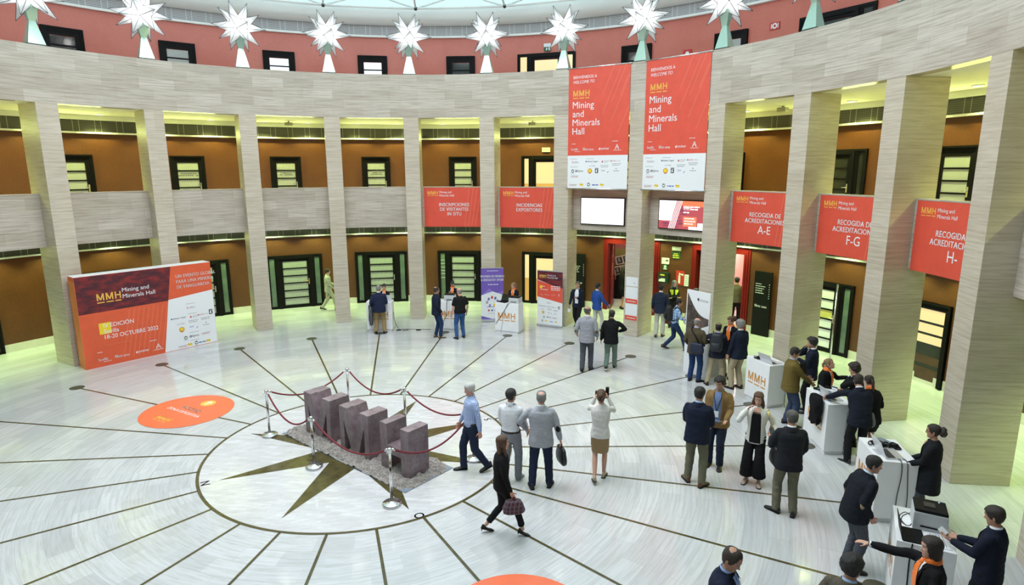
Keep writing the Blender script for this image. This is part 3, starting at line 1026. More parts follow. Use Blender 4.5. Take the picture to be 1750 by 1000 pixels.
# screens on the parapet under the banners
def screen(az, label, pic):
    loc, rz = at(az, RPAR-0.06, 3.575)
    root = empty('wall_screen', loc, rz, label, 'screen', 'flat screens on the parapet')
    w, h = 1.62, 0.925
    b = MB(); b.box(-w/2, w/2, -0.035, 0.025, 0, h)
    b.build('casing', M['black'], root, bevel=0.006)
    m = MB(); m.box(-0.2, 0.2, 0.025, 0.055, 0.25, 0.65); m.build('bracket', M['dark_metal'], root)
    p = Print(flat(w, h, -0.035))
    pic(p, w, h)
    p.build('display', root)
def pic_blank(p, w, h):
    p.rect(0.03, w-0.03, 0.03, h-0.03, emissive('screen_white', (1.0, 0.94, 0.95), 1.25), 1)
    for i in range(14):
        x = 0.1+i*0.10
        p.rect(x, x+0.07, 0.52+0.03*random.random(), h-0.04, emissive('screen_faint_pink', (1.0, 0.80, 0.82), 1.05), 2)
    p.smudge(0.40, 1.20, 0.45, 0.13, emissive('screen_faint_pink', (1.0, 0.80, 0.82), 1.05), 3)
def pic_photo(p, w, h):
    red = emissive('screen_red_rock', (0.50, 0.085, 0.10), 0.8); dk = emissive('screen_dark_rock', (0.28, 0.06, 0.14), 0.6)
    org = emissive('screen_orange', (0.90, 0.22, 0.10), 0.95); wh = emissive('screen_white', (1, 1, 1), 1.2)
    p.rect(0.03, w-0.03, 0.03, h-0.03, red, 1)
    p.poly([(0.75, h-0.03), (w-0.03, h-0.03), (w-0.03, h-0.2), (1.2, h-0.18), (0.95, h-0.22), (0.8, h-0.13)], org, 2)
    for i in range(24):
        x, z = random.uniform(0.05, w-0.3), random.uniform(0.05, 0.65)
        p.poly([(x, z), (x+0.22, z+0.015), (x+0.26, z+0.05), (x+0.05, z+0.04)], dk, 2)
    p.poly([(0.03, 0.27), (0.48, 0.27), (0.64, h-0.03), (0.03, h-0.03)], wh, 3)
    for i in range(5):
        x = 0.38+i*0.05
        p.poly([(x, 0.03), (x+0.02, 0.03), (x+0.28, h-0.03), (x+0.26, h-0.03)], wh, 4)
    p.mmh(0.90, 0.66, 0.085, wh, 4); p.smudge(1.15, 1.45, 0.70, 0.05, wh, 4); p.smudge(1.15, 1.4, 0.63, 0.05, wh, 4)
    p.smudge(0.90, 1.12, 0.53, 0.05, wh, 4)
    p.rect(0.90, 1.36, 0.12, 0.42, org, 4)
    p.smudge(0.95, 1.3, 0.35, 0.04, wh, 5); p.smudge(0.95, 1.32, 0.27, 0.04, wh, 5); p.smudge(0.95, 1.25, 0.19, 0.04, wh, 5)
    p.rect(1.40, w-0.03, 0.12, 0.24, wh, 4); p.rect(1.10, w-0.03, 0.03, 0.12, wh, 4)
screen(47.3, 'flat screen showing a bleached white and pink picture', pic_blank)
screen(61.75, 'flat screen showing a white and red rock picture', pic_photo)

# ================================================================== STAR LAMPS on the fascia
def star_solids():
    t = (1+sqrt(5))/2
    vs = [Vector(v).normalized() for v in ((-1, t, 0), (1, t, 0), (-1, -t, 0), (1, -t, 0), (0, -1, t), (0, 1, t), (0, -1, -t), (0, 1, -t), (t, 0, -1), (t, 0, 1), (-t, 0, -1), (-t, 0, 1))]
    fs = [(0, 11, 5), (0, 5, 1), (0, 1, 7), (0, 7, 10), (0, 10, 11), (1, 5, 9), (5, 11, 4), (11, 10, 2), (10, 7, 6), (7, 1, 8), (3, 9, 4), (3, 4, 2), (3, 2, 6), (3, 6, 8), (3, 8, 9), (4, 9, 5), (2, 4, 11), (6, 2, 10), (8, 6, 7), (9, 8, 1)]
    rot = Matrix.Rotation(0.35, 3, 'X') @ Matrix.Rotation(0.2, 3, 'Z')
    vs = [rot @ v for v in vs]
    panels, edges, spikes = MB(), MB(), []
    rb, rt = 0.30, 0.80
    for f in fs:
        a, b, c = [vs[i]*rb for i in f]
        d = (a+b+c).normalized()
        tip = d*(rt*(1.0 if abs(d.z) < 0.9 else 0.95))
        sp = MB()
        for p, q in ((a, b), (b, c), (c, a)):
            sp.face([p, q, tip])
        spikes.append(sp)
        for p in (a, b, c):
            edges.tube([p, tip], 0.007, 4)
    return spikes, edges
def star_glass():
    m, nt, b = new_mat('white_star_glass')
    tr = N(nt, 'ShaderNodeBsdfTranslucent'); tr.inputs[0].default_value = (0.90, 0.90, 0.90, 1)
    df = N(nt, 'ShaderNodeBsdfDiffuse'); df.inputs[0].default_value = (0.8, 0.8, 0.82, 1)
    mx = N(nt, 'ShaderNodeMixShader'); mx.inputs[0].default_value = 0.62
    nt.links.new(tr.outputs[0], mx.inputs[1]); nt.links.new(df.outputs[0], mx.inputs[2])
    tp = N(nt, 'ShaderNodeBsdfTransparent')
    m2 = N(nt, 'ShaderNodeMixShader'); m2.inputs[0].default_value = 0.25
    nt.links.new(mx.outputs[0], m2.inputs[1]); nt.links.new(tp.outputs[0], m2.inputs[2])
    nt.links.new(m2.outputs[0], nt.nodes['Material Output'].inputs[0])
    return m
M['star_glass'] = star_glass()
M['mirror'] = plain('green_tinted_mirror', (0.42, 0.60, 0.51), 0.16, 0.35, 0.03)
_spikes, _edges = star_solids()
spike_meshes = None
def star_lamp(k):
    global spike_meshes
    loc, rz = at(AZ(k), RP+0.16, ZT)
    order = {-1: 'partly beyond the photo at the far left', 9: 'rightmost, its spikes above the picture'}.get(k)
    root = empty('star_lamp', loc, rz, star_labels[k], 'lamp', 'star lamps along the fascia')
    st = MB()
    def frust(r0, z0, r1, z1):
        q0 = [(-r0, -r0*.7, z0), (r0, -r0*.7, z0), (r0, r0*.7, z0), (-r0, r0*.7, z0)]
        q1 = [(-r1, -r1*.7, z1), (r1, -r1*.7, z1), (r1, r1*.7, z1), (-r1, r1*.7, z1)]
        for i in range(4):
            j = (i+1) % 4
            st.face([q0[i], q0[j], q1[j], q1[i]])
        return q0, q1
    q0, q1 = frust(0.205, 0.03, 0.075, 0.60)
    st.face(q0[::-1])
    _, q3 = frust(0.075, 0.60, 0.17, 1.02)
    st.face(q3)
    st.build('mirror_pedestal', M['mirror'], root)
    bs = MB(); bs.box(-0.215, 0.215, -0.155, 0.155, 0, 0.03); bs.build('base_plate', M['dark_metal'], root)
    for i, sp in enumerate(_spikes):
        if spike_meshes is None or len(spike_meshes) < 20:
            spike_meshes = spike_meshes or []
            o = sp.build('spike', M['star_glass'], root, (0, 0, 1.26))
            spike_meshes.append(o.data)
        else:
            link('spike', spike_meshes[i], root, (0, 0, 1.26))
    global edge_mesh
    if edge_mesh is None:
        o = _edges.build('spike_edging', M['dark_metal'], root, (0, 0, 1.26)); edge_mesh = o.data
    else:
        link('spike_edging', edge_mesh, root, (0, 0, 1.26))
    l = bpy.data.lights.new('star_bulb', 'POINT')
    l.energy = STAR_POWER; l.color = (1.0, 0.98, 0.96); l.shadow_soft_size = 0.12
    lo = bpy.data.objects.new('star_bulb', l); lo.parent = root; lo.location = (0, 0, 1.26)
    COL.objects.link(lo)
edge_mesh = None
STAR_POWER = 22
star_labels = {-3: 'glowing white star lamp far left of the photo', -2: 'glowing white star lamp left of the photo', -1: 'glowing white star lamp above the leftmost gallery bay',
    0: 'glowing white star lamp above the pillar beside the big billboard', 1: 'glowing white star lamp above the pillar right of the billboard',
    2: 'glowing white star lamp above the pillar where a man in a pale suit passes', 3: 'glowing white star lamp above the pillar left of the INSCRIPCIONES sign',
    4: 'glowing white star lamp above the pillar behind the purple roll-up', 5: 'glowing white star lamp at the left edge of the first long banner',
    6: 'glowing white star lamp between the two long banners', 7: 'glowing white star lamp at the right edge of the second long banner',
    8: 'glowing white star lamp above the pillar left of the F-G sign', 9: 'star lamp above the pillar right of the F-G sign', 10: 'star lamp above the rightmost pillar', 11: 'star lamp beyond the rightmost pillar'}
for k in range(-2, 11):
    star_lamp(k)

# ================================================================== FLOOR PIECES
# letters of stone in a bed of sand
U = Vector((0.589, -0.808, 0)); Wd = Vector((0.806, 0.592, 0)); ORG = Vector((-1.62, 1.13, 0))
ANG = atan2(U.y, U.x)
root = empty('sand_bed', ORG, ANG, 'rectangular bed of grey sand on a plastic mat under the stone letters', 'sand bed')
b = MB(); b.slab([(0, 0), (3.87, 0), (3.87, 1.17), (0, 1.17)], 0.004, 0.010)
b.build('mat', plain('blue_grey_plastic_sheet', (0.20, 0.24, 0.30), 0.3, 0, 0.2), root)
sm = MB()
nx, ny = 130, 42
def sand_h(x, y):
    # irregular outline, low dunes
    e = min(x+0.0, 3.87-x, y+0.02, 1.19-y)
    e += 0.10*noise.noise(Vector((x*2.2, y*2.2, 3.0)))+0.035*noise.noise(Vector((x*9, y*9, 1.0)))-0.02
    cut = min(x+y*0.8-0.14, (3.87-x)+(y)*0.9-0.22, (3.87-x)+(1.17-y)*0.8-0.20, 0.5)
    e = min(e, cut)
    if e <= 0: return 0.0
    h = 0.085*min(1, e/0.15)**0.6
    return max(0.012, h*(0.75+0.5*noise.noise(Vector((x*4, y*4, 0))))+0.045*noise.noise(Vector((x*10, y*10, 0)))+0.030*noise.noise(Vector((x*24, y*24, 5))))
grid = [[(3.87*i/nx, 1.17*j/ny) for j in range(ny+1)] for i in range(nx+1)]
hh = [[sand_h(*grid[i][j]) for j in range(ny+1)] for i in range(nx+1)]
for i in range(nx):
    for j in range(ny):
        ids = ((i, j), (i+1, j), (i+1, j+1), (i, j+1))
        if max(hh[a][c] for a, c in ids) > 0:
            sm.face([(grid[a][c][0], grid[a][c][1], 0.011+hh[a][c]) for a, c in ids])
so = sm.build('sand', plain('grey_sand', (0.30, 0.27, 0.25), 0.95, 0, 0.4, 30, bump=0.8), root)
so['kind'] = 'stuff'

def rust():
    m, nt, b = new_mat('purple_brown_rusted_stone')
    v = uv_map(nt, 1, 1, coord='Object')
    c = mixc(nt, ramp(nt, tex_noise(nt, v, 3.0, 6, 0.7), (0, 0, 0), (1, 1, 1), 0.35, 0.68), (0.155, 0.105, 0.12), (0.30, 0.235, 0.26))
    c = mixc(nt, ramp(nt, tex_noise(nt, v, 9.0, 5, 0.7), (0, 0, 0), (1, 1, 1), 0.52, 0.75), c, (0.10, 0.072, 0.066))
    nt.links.new(c, b.inputs['Base Color'])
    b.inputs['Roughness'].default_value = 0.45
    return m
M['rust'] = rust()
LH, LD = 0.935, 0.47
def stone_letter(pts, u0, w, v0, label):
    loc = ORG+U*u0+Wd*v0
    b = MB(); 
    b.prism([(x*w, z*LH) for x, z in pts], 0, LD)
    o = b.build('stone_letter', M['rust'], None, (loc.x, loc.y, 0.012), ANG, bevel=0.006)
    tag(o, label, 'letter', 'big stone letters on the sand')
MP = [(0, 0), (0.16, 0), (0.15, 0.70), (0.41, 0.0), (0.59, 0.0), (0.85, 0.70), (0.84, 0), (1, 0), (1, 1), (0.71, 1), (0.5, 0.32), (0.29, 1), (0, 1)]
HP = [(0, 0), (0.25, 0), (0.25, 0.40), (0.72, 0.40), (0.72, 0), (1, 0), (1, 1), (0.72, 1), (0.72, 0.57), (0.25, 0.57), (0.25, 1), (0, 1)]
def uvof(x, y):
    d = Vector((x, y, 0))-ORG
    return d.dot(U), d.dot(Wd)
stone_letter(MP, 0.42, 0.90, 0.31, 'purple-brown stone letter M farthest from the woman in black, first of the three')
stone_letter(MP, 1.63, 0.90, 0.31, 'purple-brown stone letter M in the middle of the three')
stone_letter(HP, 2.87, 0.78, 0.31, 'purple-brown stone letter H beside the checked-shirt man')

# barrier posts and ropes
M['rope'] = plain('dark_red_rope', (0.17, 0.012, 0.022), 0.7, 0, 0.25, 60)
POSTS = [(-1.86, 1.10), (-0.25, 2.13), (0.90, 0.50), (2.04, -1.08), (0.42, -2.30), (-0.89, -0.60)]
plab = ['steel barrier post at the left tip of the compass star', 'steel barrier post behind the first stone letter', 'steel barrier post behind the stone letter H',
        'steel barrier post hidden behind the checked-shirt man', 'steel barrier post in front of the stone letter H', 'steel barrier post in front of the two stone letters M']
for (x, y), lb in zip(POSTS, plab):
    root = empty('barrier_post', (x, y, 0.004), 0, lb, 'barrier post', 'steel barrier posts round the stone letters')
    b = MB(); b.lathe([(0.155, 0), (0.16, 0.008), (0.158, 0.03), (0.14, 0.042), (0.045, 0.05), (0.04, 0.062), (0.0, 0.062)], 32); b.build('base', M['chrome'], root, smooth=True)
    b = MB(); b.lathe([(0.025, 0.06), (0.025, 0.93), (0.0, 0.93)], 18); b.build('pole', M['chrome'], root, smooth=True)
    b = MB(); b.lathe([(0.032, 0.925), (0.034, 0.93), (0.034, 0.965), (0.04, 0.975), (0.04, 0.99), (0.02, 1.005), (0.0, 1.008)], 18); b.build('cap', M['chrome'], root, smooth=True)
    b = MB()
    for i in range(2):
        a = i*pi+0.9
        b.tube([(cos(a)*0.03, sin(a)*0.03, 0.95), (cos(a)*0.07, sin(a)*0.07, 0.955), (cos(a)*0.075, sin(a)*0.075, 0.925)], 0.007, 6)
    b.build('hook', M['chrome'], root, smooth=True)
rl = ['rope from the left post to the post behind the first letter', 'rope between the two posts behind the letters', 'rope from the post behind H to the checked-shirt man',
      'rope from the checked-shirt man to the front post at H', 'rope across the front of letters M and H', 'rope from the left post to the front post at the letters M']
sag = [0.26, 0.28, 0.24, 0.32, 0.30, 0.34]
for i in range(6):
    a, c = Vector((*POSTS[i], 0.945)), Vector((*POSTS[(i+1) % 6], 0.945))
    d = (c-a).normalized()
    a2, c2 = a+d*0.085, c-d*0.085
    n = 22
    pts = [a2.lerp(c2, t/n)-Vector((0, 0, sag[i]*(1-(2*t/n-1)**2))) for t in range(n+1)]
    root = tag(bpy.data.objects.new('barrier_rope', None), 'dark red barrier '+rl[i], 'rope', 'dark red barrier ropes'); COL.objects.link(root)
    root.location = pts[n//2]
    b = MB(); b.tube([p-pts[n//2] for p in pts], 0.017, 8); b.build('rope', M['rope'], root, smooth=True)
    for e, q in ((pts[0], pts[1]), (pts[-1], pts[-2])):
        b = MB(); v = (q-e).normalized(); b.tube([e-v*0.035-pts[n//2], e+v*0.03-pts[n//2]], 0.021, 8); b.build('ferrule', M['chrome'], root, smooth=True)

# round floor stickers
def floor_sticker(c, r, rot, label, cut=False):
    root_loc = (c[0], c[1], 0.0045)
    b = MB(); b.lathe([(r, 0.0), (r, 0.0015), (0, 0.0016)], 64)
    o = b.build('floor_sticker', plain('orange_floor_vinyl', (0.78, 0.155, 0.065), 0.35, 0, 0.05, 3), None, root_loc, rot)
    tag(o, label, 'floor sticker', 'round orange floor stickers')
    p = Print(lambda x, z, l: (x, z, 0.0018+l), 0.0008)
    for i in range(6):
        x = -0.5+i*0.2
        p.poly([(x-0.10, -r*0.1), (x-0.09, -r*0.1), (x+0.22, r*0.80-abs(x)*0.25), (x+0.21, r*0.80-abs(x)*0.25)], 'poster_pale', 1)
    p.text('ACCESO', 0, 0.04, 0.115, 'paper', 'C', bold=0.045, sx=0.95, layer=2)
    p.text('ZONA EXPOSITIVA', 0, -0.15, 0.10, 'paper', 'C', sx=0.92, layer=2)
    p.mmh(-0.24, -0.62, 0.15, 'poster_gold')
    p.disk(0.0, 0.52, 0.17, 'poster_gold', 2, 32)
    p.poly([(-0.018, 0.42), (0.018, 0.42), (0.018, 0.60), (-0.018, 0.60)], 'paper', 3)
    p.poly([(-0.02, 0.62), (-0.085, 0.545), (-0.06, 0.53), (0.0, 0.592), (0.06, 0.53), (0.085, 0.545), (0.02, 0.62)], 'paper', 4)
    p.build('lettering', o)
floor_sticker((-3.86, 3.03), 0.99, rad(-45), 'round orange floor sticker with ACCESO ZONA EXPOSITIVA and an arrow')
floor_sticker((1.70, -5.52), 0.99, rad(-25), 'round orange floor sticker cut by the bottom edge')

# N and O of the compass
for ch, x, y, a in (('N', -2.66, -0.71, 105), ('O', 0.80, -2.68, 105+90), ('S', 2.64, 0.72, 105+180)):
    p = Print(lambda xx, z, l: (xx, z, 0.0025), 0)
    p.text(ch, 0, 0, 0.15, 'ink', 'C', bold=0.02)
    o = p.mb.build('compass_letter', p.mats, floor, (x, y, 0.001), rad(a), fixn=False)

# ================================================================== BILLBOARD, ROLL-UPS, NOTICES
BA = atan2(2.21, 2.95)
root = empty('billboard', (-5.835, 8.115, 0.0), BA, 'large orange and white billboard wall at the left, showing IV EDICION Sevilla', 'billboard')
w, h, dp = 3.69, 2.60, 0.46
b = MB(); b.box(-w/2, w/2, 0.0, dp, 0.0, h); b.build('panel', M['poster_orange'], root)
b = MB(); b.box(-w/2-0.004, -w/2, 0.0, dp, 0.0, h-0.12); b.build('side_cover', plain('orange_side_cloth', (0.78, 0.23, 0.07), 0.5, 0, 0.08, 3), root)
b = MB(); b.box(-w/2, w/2, 0.01, dp, h, h+0.012); b.build('top_cover', M['paper'], root)
def dark_rock():
    m, nt, bb = new_mat('dark_red_rock_print')
    v = uv_map(nt, 1.6, 3.4)
    c = mixc(nt, ramp(nt, tex_noise(nt, v, 1.6, 6, 0.65), (0, 0, 0), (1, 1, 1), 0.44, 0.70), (0.055, 0.010, 0.020), (0.34, 0.022, 0.018))
    wv = N(nt, 'ShaderNodeTexWave'); wv.wave_type = 'RINGS'; wv.inputs['Scale'].default_value = 2.2; wv.inputs['Distortion'].default_value = 5
    nt.links.new(v, wv.inputs[0])
    f = N(nt, 'ShaderNodeMath', operation='MULTIPLY'); nt.links.new(wv.outputs[1], f.inputs[0]); f.inputs[1].default_value = 0.4
    c = mixc(nt, f.outputs[0], c, (0.10, 0.012, 0.02))
    nt.links.new(c, bb.inputs['Base Color']); bb.inputs['Roughness'].default_value = 0.5
    return m
M['dark_rock'] = dark_rock()
p = Print(flat(w, h, 0.0))
xs_t, xs_b = 2.50, 2.08           # slanted seam between the left and right halves
xs = lambda z: xs_b+(xs_t-xs_b)*z/h
zr = h-1.02
p.poly([(0.004, zr-0.03), (xs(zr), zr+0.0), (xs(h), h-0.004), (0.004, h-0.004)], 'dark_rock', 1)
p.poly([(xs(0.012), 0.012), (w-0.004, 0.012), (w-0.004, 1.72), (xs(1.60), 1.60)], 'paper', 1)
p.mmh(0.48, h-0.72, 0.20, 'poster_gold', 2)
p.text('Mining and', 1.13, h-0.56, 0.115, 'paper', sx=1.0); p.text('Minerals Hall', 1.13, h-0.74, 0.115, 'paper', sx=1.0)
for i, s in enumerate(('UN EVENTO GLOBAL', 'PARA UNA MINERIA', 'DE VANGUARDIA')):
    p.text(s, 2.62, h-0.37-i*0.165, 0.098, 'paper', bold=0.025, sx=0.83)
p.rect(0.44, 0.74, 0.92, 1.24, 'ink_yellow', 1)
p.text('IV EDICIÓN', 0.55, 1.10, 0.115, 'paper', sx=0.92); p.text('Sevilla', 0.55, 0.93, 0.115, 'paper', sx=0.92); p.text('18-20 OCTUBRE 2022', 0.55, 0.77, 0.115, 'paper', sx=0.92)
p.rect(0.57, 1.20, 0.585, 0.593, 'poster_pale', 2)
for i in range(9):
    x = 0.95+i*0.13
    p.poly([(x, 0.1), (x+0.012, 0.1), (x+0.32, 1.5), (x+0.308, 1.5)], 'poster_pale', 1)
p.smudge(0.32, 0.45, 0.41, 0.022, 'paper'); p.smudge(1.68, 1.88, 0.45, 0.022, 'paper')
host_logos(p, 0.32, 0.17, 0.98)
for kind, x, z in (('hd', 2.98, 1.38), ('xc', 2.98, 1.26), ('hd', 3.0, 1.06), ('ac', 2.57, .99), ('at', 3.02, .97), ('sf', 3.35, .98), ('bk', 3.56, 1.02), ('lf', 2.62, .80), ('g2', 3.0, .82), ('g2', 3.38, .84),
                   ('sh', 2.63, .62), ('ex', 3.0, .64), ('sp', 3.38, .67), ('hd', 3.0, .46), ('cr', 2.72, .33), ('ep', 3.0, .34), ('br', 3.36, .36), ('hd', 3.0, .21), ('br', 2.63, .09), ('fl', 2.83, .10), ('cr', 3.02, .11), ('bl', 3.2, .1), ('fl', 3.4, .1)):
    sponsor(p, kind, x, z, 1.0)
p.build('lettering', root)

def rollup(p0, p1, h, label, draw, tilt=0.0):
    c = ((p0[0]+p1[0])/2, (p0[1]+p1[1])/2)
    w = hypot(p1[0]-p0[0], p1[1]-p0[1])
    root = empty('roll_up_banner', (c[0], c[1], 0.0), atan2(p1[1]-p0[1], p1[0]-p0[0]), label, 'roll-up banner', 'roll-up banners by the pillars')
    b = MB(); b.box(-w/2-0.01, w/2+0.01, -0.06, 0.06, 0.012, 0.085); b.build('cassette', plain('brushed_aluminium', (0.62, 0.62, 0.64), 0.35, 0.7, 0.05), root, bevel=0.015)
    for s in (-1, 1):
        b = MB(); b.box(s*w*0.32-0.02, s*w*0.32+0.02, -0.14, 0.14, 0.0, 0.012); b.build('foot', M['grey_plastic'], root)
    b = MB(); b.box(-w/2, w/2, -0.003, 0.003, 0.085, h-0.03); b.build('sheet', M['paper'], root)
    b = MB(); b.box(-w/2, w/2, -0.014, 0.014, h-0.03, h); b.build('top_rail', plain('brushed_aluminium', (0.62, 0.62, 0.64)), root)
    b = MB(); b.tube([(0, 0.03, 0.08), (0, 0.03, h-0.02)], 0.01, 8); b.build('support_pole', M['dark_metal'], root)
    p = Print(flat(w, h, -0.003)); draw(p, w, h); p.build('lettering', root)
def draw_purple(p, w, h):
    pu = plain('violet_print', (0.17, 0.10, 0.46), 0.5, 0, 0.05); pl = plain('lilac_print', (0.27, 0.20, 0.58), 0.5, 0, 0.05)
    p.rect(0, w, 0.09, h-0.03, pu, 1)
    p.poly([(0.02, 0.98), (0.28, 1.23), (0.56, 1.04), (w-0.02, 1.15), (w-0.02, 0.98)], pl, 2)
    p.poly([(0.0, 0.98), (w/2, 1.12), (w, 0.98), (w, 0.15), (w/2, 0.10), (0, 0.22)], 'paper', 3)
    p.poly([(0, 0.3), (0.0, 0.09), (w, 0.09), (w, 0.18), (0.3, 0.12)], pu, 2)
    p.smudge(0.22, 0.62, h-0.13, 0.03, 'paper')
    p.text('WOMEN IN MINING', w/2, 1.63, 0.085, 'paper', 'C', bold=0.06, sx=0.72)
    p.text('& INDUSTRY SPAIN', w/2, 1.50, 0.085, 'paper', 'C', bold=0.06, sx=0.72)
    p.smudge(0.25, 0.62, 1.36, 0.035, 'paper')
    for i, (dx, dz, mt) in enumerate(((-.2, 0, 'ink_grey'), (-.14, .12, pu), (-.02, .18, 'ink_red'), (.1, .15, 'ink_blue'), (.18, .04, pu), (.06, -.1, 'ink_yellow'), (-.1, -.12, pl), (.16, -.1, pu))):
        p.poly([(w/2+dx-.04, .72+dz-.05), (w/2+dx+.03, .72+dz-.045), (w/2+dx+.045, .72+dz+.04), (w/2+dx-.02, .72+dz+.055)], mt, 4)
    p.smudge(0.2, 0.68, 0.54, 0.03, pu, 4)
    for i, mt in enumerate(('ink_red', 'ink_blue', pu, 'ink_blue')):
        p.disk(0.27+i*0.12, 0.42, 0.035, mt, 4)
    p.smudge(0.22, 0.66, 0.3, 0.02, 'ink_grey', 4)
rollup((4.43, 9.49), (5.23, 9.36), 1.99, 'purple and white roll-up banner on women in mining', draw_purple)
def draw_red(p, w, h):
    p.poly([(0, h-0.34), (w, h-0.62), (w, h-0.03), (0, h-0.03)], 'dark_rock', 1)
    p.poly([(0, 1.06), (w, 0.88), (w, h-0.60), (0, h-0.36)], 'poster_red', 2)
    p.mmh(0.08, h-0.24, 0.085, 'poster_gold', 3); p.text('Mining and', 0.38, h-0.19, 0.05, 'paper', layer=3); p.text('Minerals Hall', 0.38, h-0.27, 0.05, 'paper', layer=3)
    p.rect(0.10, 0.19, 1.36, 1.46, 'ink_yellow', 3); p.smudge(0.19, 0.30, 1.42, 0.03, 'paper', 4); p.smudge(0.12, 0.4, 1.31, 0.03, 'paper', 4)
    for i in range(3): p.smudge(0.52, 0.86, 1.44-i*0.06, 0.035, 'paper', 4)
    host_logos(p, 0.10, 1.13, 0.44)
    for kind, x, z in (('xc', .45, .86), ('ac', .2, .73), ('at', .45, .72), ('sf', .68, .71), ('bk', .82, .71), ('lf', .2, .62), ('g2', .47, .62), ('g2', .7, .6), ('sh', .23, .51), ('ex', .48, .5), ('sp', .68, .5), ('cr', .26, .34), ('ep', .46, .34), ('br', .68, .33), ('fl', .34, .2), ('cr', .2, .2), ('bl', .55, .19), ('fl', .72, .19)):
        sponsor(p, kind, x, z, 0.6)
rollup((6.23, 8.46), (6.95, 7.84), 2.0, 'orange and white roll-up banner left of the banner pillar', draw_red)

# stand with a tall curved front panel
AA = atan2(-0.77, 0.22)
root = empty('display_stand', (8.74, 2.235, 0.0), AA, 'white display stand with a tall printed panel of a dark mine', 'display stand')
w, h = 0.80, 2.28
b = MB(); b.box(-w/2, w/2, 0.0, 0.035, 0.0, h); b.build('panel', M['paper'], root)
b = MB(); b.box(-w/2+0.02, w/2, 0.036, 0.50, 0.0, 0.98); b.box(-w/2, w/2+0.03, 0.036, 0.53, 0.98, 1.02); b.build('counter', plain('pale_grey_panel', (0.60, 0.61, 0.63), 0.45, 0, 0.05, 4), root)
p = Print(flat(w, h, 0.0))
def mine_photo():
    m, nt, bb = new_mat('dark_mine_print')
    v = uv_map(nt, 1, 1)
    n1 = tex_noise(nt, v, 2.4, 5, 0.6); n2 = tex_noise(nt, v, 14, 5, 0.7)
    c = mixc(nt, ramp(nt, n1, (0, 0, 0), (1, 1, 1), 0.45, 0.65), (0.035, 0.026, 0.022), (0.16, 0.11, 0.10))
    f = N(nt, 'ShaderNodeMath', operation='MULTIPLY'); nt.links.new(ramp(nt, n2, (0, 0, 0), (1, 1, 1), 0.5, 0.7), f.inputs[0]); f.inputs[1].default_value = 0.5
    c = mixc(nt, f.outputs[0], c, (0.25, 0.19, 0.17))
    nt.links.new(c, bb.inputs['Base Color']); bb.inputs['Roughness'].default_value = 0.5
    return m
top = [(0.03+(w-0.05)*t, 2.20-0.60*t**1.0-0.18*sin(pi*t)) for t in [i/10 for i in range(11)]]
bot = [(0.02+(w-0.04)*t, 0.75+0.68*sqrt(t)) for t in [i/10 for i in range(10, -1, -1)]]
mm = mine_photo()
for i in range(10):
    b0, b1 = bot[10-i], bot[9-i]
    p.poly([b0, b1, top[i+1], top[i]], mm, 1)
p.poly([(0.12, 0.98), (0.17, 0.96), (0.20, 1.03), (0.14, 1.06)], 'ink_yellow', 2)
p.poly([(0.36, 2.08), (0.40, 2.01), (0.43, 2.06), (0.42, 2.11), (0.39, 2.10)], 'ink', 2)
p.text('aminer', 0.44, 2.025, 0.082, 'ink_grey', sx=0.95)
p.smudge(0.5, 0.72, 0.98, 0.022); p.build('lettering', root)

# white notices on the pillar between the screens
loc, rz = at(AZ(6), RP, 0)
for z0, z1, band, lb in ((1.69, 1.99, False, 'plain white notice stuck on the pillar, topmost of three'), (1.12, 1.66, True, 'white notice with an orange foot strip, in the middle of the pillar'), (0.56, 1.10, True, 'white notice with an orange foot strip, lowest on the pillar')):
    o = MB(); o.box(-0.20, 0.23, -0.008, -0.001, z0, z1)
    ob = o.build('notice', M['paper'], None, loc, rz); tag(ob, lb, 'notice', 'white notices on the pillar')
    if band:
        p = Print(lambda x, z, l: (x, -0.008-l, z))
        p.rect(-0.20, 0.23, z0, z0+0.15, 'poster_red', 1); p.smudge(-0.14, 0.17, z0+0.055, 0.035, 'paper')
        p.rect(-0.15, 0.18, z0+0.20, z0+0.202, 'ink_grey', 1)
        p.build('lettering', ob)
    else:
        p = Print(lambda x, z, l: (x, -0.008-l, z)); p.smudge(0.07, 0.13, z0+0.10, 0.03, 'ink_grey'); p.build('lettering', ob)

# black directories against the red wall
def directory(az, label):
    loc, rz = at(az, RW-0.09, 0.0)
    root = empty('directory_board', loc, rz, label, 'directory', 'tall black directory boards')
    b = MB(); b.box(-0.30, 0.30, -0.05, 0.03, 0.0, 2.14); b.build('board', M['black'], root)
    p = Print(flat(0.60, 2.14, -0.05))
    for i, ww in enumerate((0.2, 0.34, 0.3, 0.26, 0.3)):
        p.smudge(0.06, 0.06+ww, 1.72-i*0.075, 0.03, 'paper')
    for i in range(7): p.rect(0.535, 0.555, 1.73-i*0.075, 1.755-i*0.075, 'paper', 2)
    p.text('fibes', 0.07, 0.96, 0.085, 'paper', bold=0.04, sx=0.85); p.smudge(0.32, 0.5, 0.99, 0.02, 'paper'); p.smudge(0.32, 0.5, 0.96, 0.02, 'paper')
    p.build('lettering', root)
directory(38.45, 'tall black directory board left of the red entrance frame')
directory(68.1, 'tall black directory board under the A-E sign')

